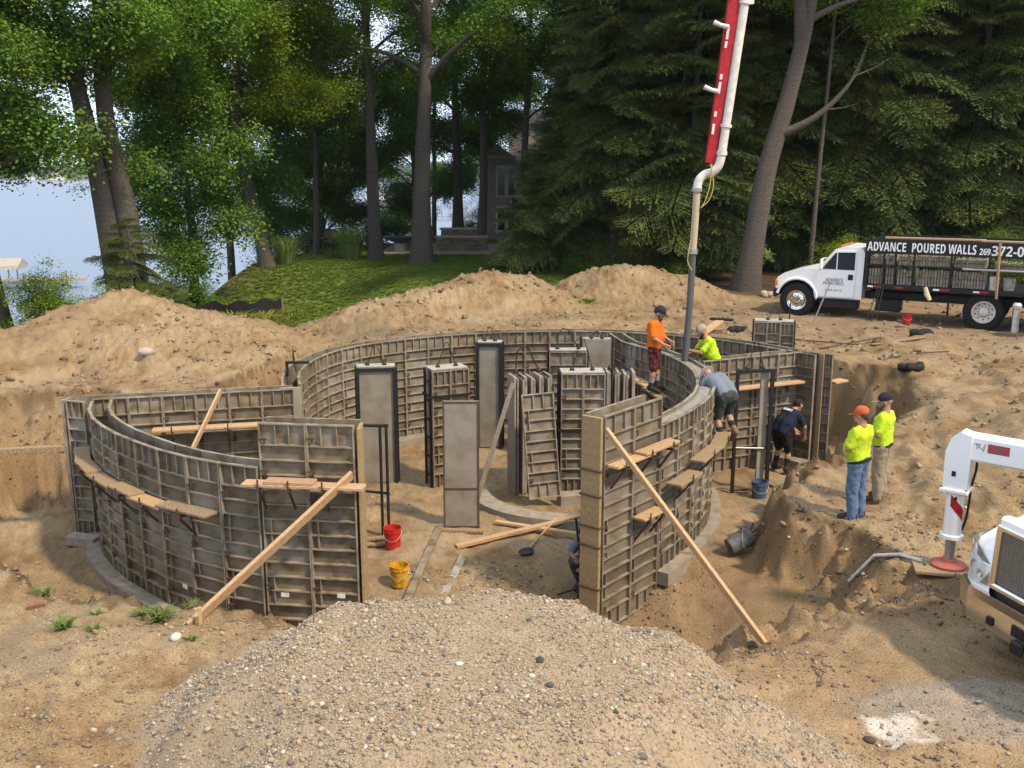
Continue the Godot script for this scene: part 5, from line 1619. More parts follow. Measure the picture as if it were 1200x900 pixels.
func build_pump_truck() -> void:
	var at := Vector3(5.31, ground(5.6, -9.2) + 0.02, -9.18)
	var t := thing("pump_truck", "white truck nose with chrome bumper and big grille at the right edge", "truck", at, deg_to_rad(15.0))
	var g := Geo.new()
	# bumper: a bent chrome channel, corners swept back
	var plan := [Vector2(0.46, -1.36), Vector2(0.16, -1.27), Vector2(0.02, -1.0), Vector2(0.0, 1.0), Vector2(0.12, 1.27), Vector2(0.46, 1.36)]
	var pr := [[0.40, 0.03], [0.43, 0.0], [0.52, -0.015], [0.72, -0.02], [0.80, 0.0], [0.81, 0.05]]
	var secs := []
	for p in plan:
		var s := []
		for q in pr: s.append(Vector3(p.x + q[1], q[0], p.y))
		secs.append(s)
	for i in secs.size() - 1:
		for j in pr.size() - 1:
			g.quad(secs[i][j], secs[i + 1][j], secs[i + 1][j + 1], secs[i][j + 1])
	for i in secs.size() - 1:   # its top shelf
		g.quad(secs[i][5], secs[i + 1][5], secs[i + 1][5] + Vector3(0.3, 0, 0), secs[i][5] + Vector3(0.3, 0, 0))
	part("bumper", g, M["chrome"], t)
	g = Geo.new()
	g.cbox(Vector3(-0.012, 0.55, -0.62), Vector3(0.02, 0.09, 0.09), 0.005)
	g.cbox(Vector3(-0.012, 0.60, 0.0), Vector3(0.02, 0.13, 0.62), 0.02)
	g.cbox(Vector3(-0.02, 0.44, -0.2), Vector3(0.06, 0.14, 0.16), 0.02)
	g.cbox(Vector3(0.2, 0.84, 0), Vector3(0.16, 0.1, 1.5), 0.02)
	part("bumper_recess", g, M["black_paint"], t)
	# bonnet: lofted sections from the nose back
	g = Geo.new()
	var hs := []
	for q in [[0.16, 0.86, 1.60, 0.80, 0.05], [0.22, 0.86, 1.66, 0.84, 0.09], [0.7, 0.86, 1.78, 0.92, 0.12], [1.4, 0.86, 1.92, 1.02, 0.14], [1.95, 0.86, 2.02, 1.08, 0.14]]:
		var s := []
		var hw: float = q[3]
		var e: float = q[4]
		for p in [[-hw, q[1]], [-hw, q[2] - e * 2.0], [-hw + e * 0.5, q[2] - e * 0.8], [-hw + e * 1.6, q[2] - e * 0.15], [-hw * 0.4, q[2] + 0.02], [0, q[2] + 0.03], [hw * 0.4, q[2] + 0.02], [hw - e * 1.6, q[2] - e * 0.15], [hw - e * 0.5, q[2] - e * 0.8], [hw, q[2] - e * 2.0], [hw, q[1]]]:
			s.append(Vector3(q[0], p[1], p[0]))
		hs.append(s)
	loft(g, hs)
	g.cbox(Vector3(0.19, 1.62, 0), Vector3(0.14, 0.12, 1.56), 0.03)
	part("bonnet", g, M["white_paint"], t)
	# wings with swept headlights
	for s in [-1.0, 1.0]:
		g = Geo.new()
		var ws := []
		for q in [[0.07, 0.78, 1.06, 0.76, 1.02], [0.14, 0.78, 1.20, 0.78, 1.16], [0.26, 0.80, 1.30, 0.8, 1.23], [0.50, 0.86, 1.37, 0.84, 1.27], [0.9, 0.95, 1.41, 0.9, 1.28], [1.5, 1.02, 1.38, 0.95, 1.28], [1.95, 0.7, 1.30, 1.0, 1.26]]:
			var o := []
			for p in [[q[3], q[2] + 0.05], [q[3] + (q[4] - q[3]) * 0.5, q[2] + 0.035], [q[4] - 0.05, q[2] - 0.02], [q[4], q[2] - 0.1], [q[4] + 0.01, q[1]], [q[3], q[1]]]:
				o.append(Vector3(q[0], p[1], p[0] * s))
			if s > 0: o.reverse()
			ws.append(o)
		loft(g, ws)
		var f: Array = ws[0].duplicate()
		g.quad(f[0], f[1], f[4], f[5])
		g.quad(f[1], f[2], f[3], f[4])
		part("wing", g, M["white_paint"], t)
		g = Geo.new()
		var lx := [[0.03, 0.79, 0.88, 1.12], [0.04, 0.93, 0.86, 1.20], [0.075, 1.06, 0.86, 1.27], [0.18, 1.19, 0.89, 1.32], [0.40, 1.265, 1.0, 1.31], [0.55, 1.275, 1.12, 1.32]]
		for i in lx.size() - 1:
			var a: Array = lx[i]
			var b: Array = lx[i + 1]
			var q4 := [Vector3(a[0] - 0.02, a[2], a[1] * s), Vector3(b[0] - 0.02, b[2], b[1] * s), Vector3(b[0], b[3], b[1] * s), Vector3(a[0], a[3], a[1] * s)]
			if s > 0: g.quad(q4[0], q4[1], q4[2], q4[3])
			else: g.quad(q4[3], q4[2], q4[1], q4[0])
		var hl := part("headlight", g, M["glass"], t)
		g = Geo.new()
		for i in lx.size() - 1:
			var a: Array = lx[i]
			var b: Array = lx[i + 1]
			var q4 := [Vector3(a[0] + 0.03, a[2], a[1] * s * 0.985), Vector3(b[0] + 0.03, b[2], b[1] * s * 0.985), Vector3(b[0] + 0.045, b[3], b[1] * s * 0.985), Vector3(a[0] + 0.045, a[3], a[1] * s * 0.985)]
			if s > 0: g.quad(q4[0], q4[1], q4[2], q4[3])
			else: g.quad(q4[3], q4[2], q4[1], q4[0])
		part("reflector", g, M["steel"], hl)
		g = Geo.new()
		for q in [[0.05, 0.90, 0.98, 0.05], [0.085, 1.03, 1.03, 0.06]]:
			g.lathe([Vector2(0, 0.0), Vector2(q[3] * 0.6, 0.015), Vector2(q[3], 0.022), Vector2(q[3] * 0.95, 0.025)], 14, Transform3D(Basis(Vector3.BACK, PI / 2) , Vector3(q[0] + 0.02, q[2], q[1] * s)))
		part("lamp_bowl", g, M["chrome"], hl)
	# grille in its chrome surround
	g = Geo.new()
	var gw := 0.74
	for q in [[Vector3(0.10, 0.90, -gw), Vector3(0.13, 1.56, -gw)], [Vector3(0.10, 0.90, gw), Vector3(0.13, 1.56, gw)], [Vector3(0.10, 0.90, -gw - 0.03), Vector3(0.10, 0.90, gw + 0.03)], [Vector3(0.13, 1.56, -gw - 0.03), Vector3(0.13, 1.56, gw + 0.03)]]:
		g.beam(q[0], q[1], 0.075, 0.09, Vector3.LEFT, 0.02)
	part("grille_surround", g, M["chrome"], t)
	g = Geo.new()
	g.quad(Vector3(0.16, 0.92, -gw), Vector3(0.16, 0.92, gw), Vector3(0.19, 1.55, gw), Vector3(0.19, 1.55, -gw))
	part("grille_back", g, M["black_paint"], t)
	for k in 26:
		g = Geo.new()
		var y := 0.935 + k * 0.0235
		g.box(Vector3(0.115 + (y - 0.9) * 0.045, y, 0), Vector3(0.018, 0.009, gw * 2 - 0.06))
		part("grille_bar", g, M["steel"], t)
	g = Geo.new()
	for k in 34: g.box(Vector3(0.14, 1.23, -gw + 0.05 + k * (gw * 2 - 0.1) / 33.0), Vector3(0.012, 0.62, 0.006), Basis(Vector3.BACK, -0.045))
	part("grille_mesh", g, M["steel"], t)
	g = Geo.new()
	g.lathe([Vector2(0.1, 0), Vector2(0.09, 0.012), Vector2(0, 0.015)], 18, Transform3D(Basis(Vector3.BACK, PI / 2).scaled_local(Vector3(0.45, 1, 1)), Vector3(0.105, 1.22, -0.1)))
	part("badge", g, M["black_paint"], t)
	# cab behind, wheels
	g = Geo.new()
	g.cbox(Vector3(2.75, 1.75, 0), Vector3(1.6, 1.9, 2.3), 0.12)
	part("cab", g, M["white_paint"], t)
	g = Geo.new()
	g.box(Vector3(1.935, 2.35, 0), Vector3(0.03, 0.62, 2.0))
	part("windscreen", g, M["dark_glass"], t)
	wheel(t, Vector3(1.2, 0.5, -1.05), 0.52, 0.3, "alloy", true)
	wheel(t, Vector3(1.2, 0.5, 1.05), 0.52, 0.3, "alloy", true)
	g = Geo.new()
	g.cbox(Vector3(2.3, 0.62, 0), Vector3(3.6, 0.3, 1.0), 0.03)
	part("chassis", g, M["black_paint"], t)
	# outrigger reaching forward beside the bonnet
	var o := thing("outrigger", "white outrigger arm and leg with a red diamond stripe, standing on a pad", "outrigger", Vector3(5.93, 1.04, -12.5))
	var dir := Vector3(0.80, -0.03, 0.6).normalized()
	g = Geo.new()
	g.beam(Vector3(0.06, 1.70, 0.02) - dir * 0.08, Vector3(0.06, 1.70, 0.02) + dir * 3.9, 0.24, 0.36, Vector3.UP, 0.035)
	part("arm", g, M["white_paint"], o)
	var lb := Basis(Vector3.UP, -atan2(0.6, 0.8))
	g = Geo.new()
	g.prism(PackedVector2Array([Vector2(-0.145, 1.08), Vector2(0.145, 1.08), Vector2(0.16, 1.5), Vector2(0.16, 1.86), Vector2(0.02, 1.90), Vector2(-0.09, 1.8), Vector2(-0.15, 1.62)]), 0.27, Transform3D(lb, Vector3.ZERO))
	part("leg_housing", g, M["white_paint"], o)
	g = Geo.new()
	g.cbox(Vector3(0, 1.09, 0), Vector3(0.36, 0.06, 0.33), 0.012, lb)
	part("flange", g, M["white_paint"], o)
	g = Geo.new()
	for q in [[-0.155, -0.14], [0.155, -0.14], [-0.155, 0.14], [0.155, 0.14]]:
		g.lathe([Vector2(0.018, 1.055), Vector2(0.018, 1.14), Vector2(0, 1.14)], 6, Transform3D(Basis.IDENTITY, lb * Vector3(q[0], 0, q[1])))
	part("flange_bolts", g, M["steel"], o)
	g = Geo.new()
	g.tube(catmull([lb * Vector3(0.17, 1.75, -0.1), lb * Vector3(0.2, 1.4, -0.12), lb * Vector3(0.16, 1.12, -0.14), lb * Vector3(0.14, 0.7, -0.12), lb * Vector3(0.1, 0.5, -0.1)], 5), [0.016], 7)
	part("hydraulic_hose", g, M["black_rubber"], o)
	g = Geo.new()
	g.cbox(lb * Vector3(-0.02, 1.33, 0.14), Vector3(0.05, 0.07, 0.02), 0.004, lb)
	g.cbox(lb * Vector3(0.03, 0.985, 0.11), Vector3(0.03, 0.05, 0.03), 0.004, lb)
	part("grease_cap", g, M["black_paint"], o)
	g = Geo.new()
	g.lathe([Vector2(0.115, 0.42), Vector2(0.115, 1.07)], 24)
	g.lathe([Vector2(0.12, 0.40), Vector2(0.15, 0.41), Vector2(0.15, 0.455), Vector2(0.12, 0.47)], 24)
	part("leg", g, M["white_paint"], o)
	g = Geo.new()
	for k in 12:   # slanted red band on the leg
		var a0 := PI * 0.25 + k * 0.14
		var a1 := a0 + 0.14
		var y0 := 0.66 + k * 0.018
		var y1 := y0 + 0.018
		var rr := 0.118
		g.quad(Vector3(cos(a1) * rr, y1, sin(a1) * rr), Vector3(cos(a0) * rr, y0, sin(a0) * rr), Vector3(cos(a0) * rr, y0 + 0.16, sin(a0) * rr), Vector3(cos(a1) * rr, y1 + 0.16, sin(a1) * rr))
	part("red_stripe", g, M["red_paint"], o)
	g = Geo.new()
	g.lathe([Vector2(0.065, 0.05), Vector2(0.065, 0.41)], 18)
	part("ram", g, M["steel"], o)
	g = Geo.new()
	g.lathe([Vector2(0.23, 0.0), Vector2(0.235, 0.03), Vector2(0.2, 0.05), Vector2(0.1, 0.07), Vector2(0.09, 0.1), Vector2(0.065, 0.11)], 26)
	part("foot", g, mat("foot_red", Color(0.36, 0.10, 0.07), 0.7), o)
	g = Geo.new()
	g.cbox(Vector3(0.06, 1.70, 0.02) + dir * 0.42 + Vector3(-0.6, 0, 0.8) * 0.1235 + Vector3(0, 0.04, 0), Vector3(0.26, 0.12, 0.004), 0.001, Basis(dir, Vector3.UP, dir.cross(Vector3.UP)))
	var st := part("sticker", g, mat("sticker_red", Color(0.35, 0.05, 0.05), 0.5), o)
	g = Geo.new()
	for k in 3: g.box(Vector3(0.06, 1.70, 0.02) + dir * 0.42 + Vector3(-0.6, 0, 0.8) * 0.1265 + Vector3(0, 0.07 - k * 0.03, 0), Vector3(0.2 - 0.03 * k, 0.01, 0.002), Basis(dir, Vector3.UP, dir.cross(Vector3.UP)))
	part("sticker_print", g, M["grille"], st)
	g = Geo.new()
	var sc := []
	for q in [[0.12, 0.08], [0.2, 0.09], [0.16, 0.02], [0.15, 0.09], [0.22, 0.02], [0.26, 0.1], [0.24, 0.0]]:
		sc.append(Vector3(0.06, 1.71, 0.02) + dir * q[0] * 1.0 + Vector3(-0.6, 0, 0.8) * 0.124 + Vector3(0, q[1] - 0.02, 0))
	g.tube(sc, [0.004], 4)
	part("scrawl", g, M["black_paint"], o)
	g = Geo.new()
	for q in [[-0.16, 0.0, 0.56, 0.13], [0.16, 0.03, 0.5, -0.12]]:
		pass
	g.cbox(Vector3(0.0, 0.0, 0.0), Vector3(0.82, 0.045, 0.6), 0.006)
	var pad := part("outrigger_pad", g, M["old_lumber"], null, Transform3D(Basis(Vector3.UP, -0.25), Vector3(5.88, 1.015, -12.5)))
	tag(pad, "square wooden pad under the red foot of the outrigger", "pad")

func build_boom() -> void:
	var z := -20.0
	var t := thing("pump_boom", "red and white concrete pump boom hanging down with its placing hose", "pump boom", Vector3(3.66, 2.3, z))
	var P := func(x: float, y: float, dz := 0.0) -> Vector3: return Vector3(x - 3.66, y - 2.3, dz)
	var g := Geo.new()
	var a: Vector3 = P.call(3.93, 6.42)
	var b: Vector3 = P.call(5.05, 16.5)
	var d := (b - a).normalized()
	var sx := Vector3(d.y, -d.x, 0)
	var w := [0.087, 0.16]
	var c4 := []
	for i in 2:
		var p: Vector3 = [a, b][i]
		c4.append([p - sx * w[i] + Vector3(0, 0, w[i] * 0.9), p + sx * w[i] + Vector3(0, 0, w[i] * 0.9), p + sx * w[i] - Vector3(0, 0, w[i] * 0.9), p - sx * w[i] - Vector3(0, 0, w[i] * 0.9)])
	for j in 4: g.quad(c4[0][j], c4[0][(j + 1) % 4], c4[1][(j + 1) % 4], c4[1][j])
	g.quad(c4[0][3], c4[0][2], c4[0][1], c4[0][0])
	g.quad(c4[1][0], c4[1][1], c4[1][2], c4[1][3])
	var arm := part("boom_arm", g, M["red_paint"], t)
	g = Geo.new()   # plates on the arm
	for q in [[0.17, 0.2], [0.28, 0.1], [0.47, 0.22], [0.55, 0.1], [0.78, 0.12], [0.86, 0.22], [1.14, 0.16]]:
		var p: Vector3 = a + d * (q[0] * 2.6 + 0.2)
		g.box(p - sx * 0.055 + Vector3(0, 0, 0.125 + q[0] * 0.012), Vector3(0.05, q[1], 0.012), Basis(sx, d, Vector3.BACK))
	part("data_plate", g, M["boom_white"], arm)
	g = Geo.new()
	for q in [1.35, 2.55]:
		var p: Vector3 = a + d * q
		g.tube([p - sx * 0.05 + Vector3(0, 0, 0.12), p - sx * 0.2 + Vector3(0, 0.02, 0.12), p - sx * 0.34 + Vector3(0, 0.06, 0.12)], [0.05, 0.04, 0.05], 8)
	part("bracket", g, M["boom_white"], t)
	g = Geo.new()
	var p0: Vector3 = P.call(4.14, 6.55, 0.08)
	var pipe := [p0 + d * 10.0, p0 + d * 5.0, p0]
	g.tube(pipe, [0.085], 14)
	part("delivery_pipe", g, M["boom_white"], t)
	g = Geo.new()
	for q in [[0.55, 0.1], [2.85, 0.12], [2.98, 0.12]]:
		g.tube([p0 + d * q[0], p0 + d * (q[0] + q[1] * 0.6)], [0.115], 14)
	g.tube([p0 + d * 0.02, p0 + d * 0.1], [0.105], 14)
	g.box(p0 + d * 2.95 + Vector3(0.1, 0, 0), Vector3(0.12, 0.2, 0.1))
	part("pipe_clamp", g, M["boom_white"], t)
	g = Geo.new()
	g.tube(catmull([p0, P.call(4.09, 6.36, 0.08), P.call(3.98, 6.24, 0.05), P.call(3.84, 6.19, 0.0), P.call(3.73, 6.07, 0.0), P.call(3.70, 5.88, 0.0)], 5), [0.087], 14)
	part("elbow", g, M["boom_white"], t)
	g = Geo.new()
	g.tube([P.call(3.70, 5.93), P.call(3.70, 5.86)], [0.105], 14)
	g.tube([P.call(3.665, 4.72), P.call(3.663, 4.62)], [0.1], 14)
	part("hose_coupling", g, M["steel"], t)
	g = Geo.new()
	g.tube(catmull([P.call(3.70, 5.9), P.call(3.69, 5.4), P.call(3.665, 4.7)], 4), [0.072], 12)
	part("upper_hose", g, mat("hose_tan", Color(0.42, 0.34, 0.24), 0.8), t)
	g = Geo.new()
	g.tube(catmull([P.call(3.665, 4.68), P.call(3.645, 3.6), P.call(3.6, 2.7), P.call(3.58, 2.25)], 4), [0.07], 12)
	part("lower_hose", g, mat("hose_grey", Color(0.085, 0.085, 0.085), 0.7), t)
	g = Geo.new()
	for q in [[0.0, 0.05], [0.03, -0.02]]:
		g.tube(catmull([P.call(3.92 + q[0], 6.4, 0.13), P.call(3.95 + q[1], 6.0, 0.12), P.call(3.88 + q[1], 5.7, 0.1), P.call(3.78, 5.55, 0.09)], 4), [0.011], 5)
	g.tube(catmull([P.call(3.6, 4.9, 0.08), P.call(3.55, 4.5, 0.08), P.call(3.64, 4.3, 0.09)], 4), [0.01], 5)
	part("rope", g, mat("rope", Color(0.5, 0.36, 0.1), 0.9), t)

# ---------------------------------------------------------------- people
func nets(g: Geo, bones: Array, cell: float, k: float, cuts := [], fold := 0.0, paint = null) -> void:   # bones: [from, to, radius, radius]; joins them and meshes the surface
	var lo := Vector3.ONE * 1e9
	var hi := -lo
	for b in bones:
		var r: float = maxf(b[2], b[3]) + cell * 2.5
		lo = lo.min((b[0] as Vector3).min(b[1]) - Vector3.ONE * r)
		hi = hi.max((b[0] as Vector3).max(b[1]) + Vector3.ONE * r)
	var nx := int((hi.x - lo.x) / cell) + 2
	var ny := int((hi.y - lo.y) / cell) + 2
	var nzz := int((hi.z - lo.z) / cell) + 2
	var f := PackedFloat32Array()
	f.resize(nx * ny * nzz)
	f.fill(1.0)
	for b in bones:
		var a: Vector3 = b[0]
		var ab: Vector3 = b[1] - a
		var l2 := maxf(ab.length_squared(), 1e-8)
		var ra: float = b[2]
		var rb: float = b[3]
		var m := maxf(ra, rb) + cell * 2.0 + k
		var p0 := (a.min(b[1]) - Vector3.ONE * m - lo) / cell
		var p1 := (a.max(b[1]) + Vector3.ONE * m - lo) / cell
		for z in range(maxi(0, int(p0.z)), mini(nzz, int(p1.z) + 2)):
			for y in range(maxi(0, int(p0.y)), mini(ny, int(p1.y) + 2)):
				var row := (z * ny + y) * nx
				for x in range(maxi(0, int(p0.x)), mini(nx, int(p1.x) + 2)):
					var p := lo + Vector3(x, y, z) * cell - a
					var t := clampf(p.dot(ab) / l2, 0.0, 1.0)
					var d := (p - ab * t).length() - ra - (rb - ra) * t
					var o := f[row + x]
					var h := maxf(k - absf(o - d), 0.0) / k
					f[row + x] = minf(o, d) - h * h * k * 0.25
	for c in cuts:   # [point, outward normal]
		for z in nzz:
			for y in ny:
				for x in nx:
					var i := (z * ny + y) * nx + x
					if f[i] < 0.3:
						f[i] = maxf(f[i], (lo + Vector3(x, y, z) * cell - c[0]).dot(c[1]))
	var at := PackedInt32Array()
	at.resize(nx * ny * nzz)
	at.fill(-1)
	var off := [0, 1, nx, nx + 1, nx * ny, nx * ny + 1, nx * ny + nx, nx * ny + nx + 1]
	var base := g.v.size()
	for z in nzz - 1:
		for y in ny - 1:
			for x in nx - 1:
				var i := (z * ny + y) * nx + x
				if absf(f[i]) > cell * 2.0: continue
				var s := 0
				for j in 8:
					if f[i + off[j]] < 0.0: s += 1
				if s == 0 or s == 8: continue
				var sum := Vector3.ZERO
				var cnt := 0
				var e := PackedFloat32Array()
				for j in 8: e.append(f[i + off[j]])
				for ed in [[0, 1], [2, 3], [4, 5], [6, 7], [0, 2], [1, 3], [4, 6], [5, 7], [0, 4], [1, 5], [2, 6], [3, 7]]:
					var u := e[ed[0]]
					var w := e[ed[1]]
					if (u < 0.0) != (w < 0.0):
						var t := u / (u - w)
						var q0 := Vector3(ed[0] & 1, (ed[0] >> 1) & 1, (ed[0] >> 2) & 1)
						var q1 := Vector3(ed[1] & 1, (ed[1] >> 1) & 1, (ed[1] >> 2) & 1)
						sum += q0.lerp(q1, t)
						cnt += 1
				var n := Vector3(e[1] + e[3] + e[5] + e[7] - e[0] - e[2] - e[4] - e[6], e[2] + e[3] + e[6] + e[7] - e[0] - e[1] - e[4] - e[5], e[4] + e[5] + e[6] + e[7] - e[0] - e[1] - e[2] - e[3]).normalized()
				var p := lo + (Vector3(x, y, z) + sum / cnt) * cell
				if fold > 0.0:
					var w2: float = nz[2].get_noise_3d(p.x * 4.0, p.y * 2.5, p.z * 4.0)
					p += n * w2 * fold
					n = (n + Vector3(nz[2].get_noise_3d(p.x * 4.0 + 0.05, p.y * 2.5, p.z * 4.0) - w2, nz[2].get_noise_3d(p.x * 4.0, p.y * 2.5 + 0.05, p.z * 4.0) - w2, nz[2].get_noise_3d(p.x * 4.0, p.y * 2.5, p.z * 4.0 + 0.05) - w2) * fold * -30.0).normalized()
				at[i] = g.v.size()
				g.v.append(p)
				g.n.append(n)
				g.c.append(paint.call(p) if paint != null else g.col)
	for z in range(1, nzz - 1):
		for y in range(1, ny - 1):
			for x in range(1, nx - 1):
				var i := (z * ny + y) * nx + x
				if absf(f[i]) > cell * 2.0: continue
				for ax in 3:
					var st: int = [1, nx, nx * ny][ax]
					if (f[i] < 0.0) == (f[i + st] < 0.0): continue
					var u: int = [nx, nx * ny, 1][ax]
					var w: int = [nx * ny, 1, nx][ax]
					var q := [at[i], at[i - u], at[i - u - w], at[i - w]]
					if q.has(-1): continue
					if f[i] < 0.0:   # counter-clockwise seen from outside, stored clockwise
						for j in [0, 2, 1, 0, 3, 2]: g.idx.append(q[j])
					else:
						for j in [0, 1, 2, 0, 2, 3]: g.idx.append(q[j])

func stance() -> Dictionary:   # a standing man 1.78 m tall, facing +z; his left is +x
	return {"pelvis": Vector3(0, 0.97, 0), "belly": Vector3(0, 1.14, 0.03), "chest": Vector3(0, 1.36, 0.0), "neck": Vector3(0, 1.50, -0.01), "head": Vector3(0, 1.655, 0.02), "face": Vector3(0, 0, 1),
		"shL": Vector3(0.195, 1.43, -0.01), "elL": Vector3(0.25, 1.14, -0.03), "wrL": Vector3(0.26, 0.88, 0.05), "shR": Vector3(-0.195, 1.43, -0.01), "elR": Vector3(-0.25, 1.14, -0.03), "wrR": Vector3(-0.26, 0.88, 0.05),
		"hipL": Vector3(0.1, 0.92, 0), "knL": Vector3(0.115, 0.5, 0.02), "anL": Vector3(0.12, 0.09, -0.02), "toL": Vector3(0.15, 0.04, 0.17), "hipR": Vector3(-0.1, 0.92, 0), "knR": Vector3(-0.115, 0.5, 0.02), "anR": Vector3(-0.12, 0.09, -0.02), "toR": Vector3(-0.15, 0.04, 0.17)}

func torso_bones(J: Dictionary, e: float, fat: float) -> Array:
	var side: Vector3 = (J.shL - J.shR).normalized()
	var hs: Vector3 = (J.hipL - J.hipR).normalized()
	var o := []
	for s in [-1.0, 1.0]:
		o.append([J.pelvis + hs * s * 0.075, J.belly + (hs + side) * 0.5 * s * 0.075, 0.105 + e + fat * 0.4, 0.11 + e + fat])
		o.append([J.belly + (hs + side) * 0.5 * s * 0.075, J.chest + side * s * 0.085, 0.11 + e + fat, 0.112 + e + fat * 0.5])
	o.append([J.shR * 0.85 + J.chest * 0.15, J.shL * 0.85 + J.chest * 0.15, 0.068 + e, 0.068 + e])
	return o

func hand_bones(wr: Vector3, dir: Vector3, palm: Vector3, thumb_side: float, curl: float) -> Array:   # palm: where the palm looks
	dir = dir.normalized()
	palm = (palm - dir * palm.dot(dir)).normalized()
	var sd := dir.cross(palm) * thumb_side
	var o := []
	var kn := wr + dir * 0.09
	for s in [-0.018, 0.018]:
		o.append([wr + sd * s * 0.7, kn + sd * s * 1.5, 0.024, 0.02])
	var ln := [0.075, 0.085, 0.078, 0.062]
	for i in 4:
		var p := kn + sd * (0.034 - 0.0225 * i) - dir * 0.008 * absf(i - 1.3)
		var c := curl * (0.9 + 0.1 * i)
		var d := dir
		for j in 3:
			d = (d.rotated(sd, 0.0) * cos(c) + palm * sin(c) * 1.0).normalized() if j > 0 else (d * cos(c * 0.6) + palm * sin(c * 0.6)).normalized()
			var l: float = ln[i] * [0.45, 0.32, 0.25][j]
			o.append([p, p + d * l, 0.0098 - 0.0008 * j, 0.0092 - 0.001 * j])
			p += d * l
	var tp := wr + dir * 0.035 + sd * 0.03
	var td := (dir * 0.75 + sd * 0.6 + palm * 0.3).normalized()
	o.append([wr + dir * 0.02 + sd * 0.012, tp, 0.018, 0.014])
	o.append([tp, tp + td * 0.042, 0.0135, 0.011])
	td = (td + dir * 0.4 + palm * curl * 0.6).normalized()
	o.append([tp + (dir * 0.75 + sd * 0.6 + palm * 0.3).normalized() * 0.042, tp + (dir * 0.75 + sd * 0.6 + palm * 0.3).normalized() * 0.042 + td * 0.032, 0.011, 0.009])
	return o

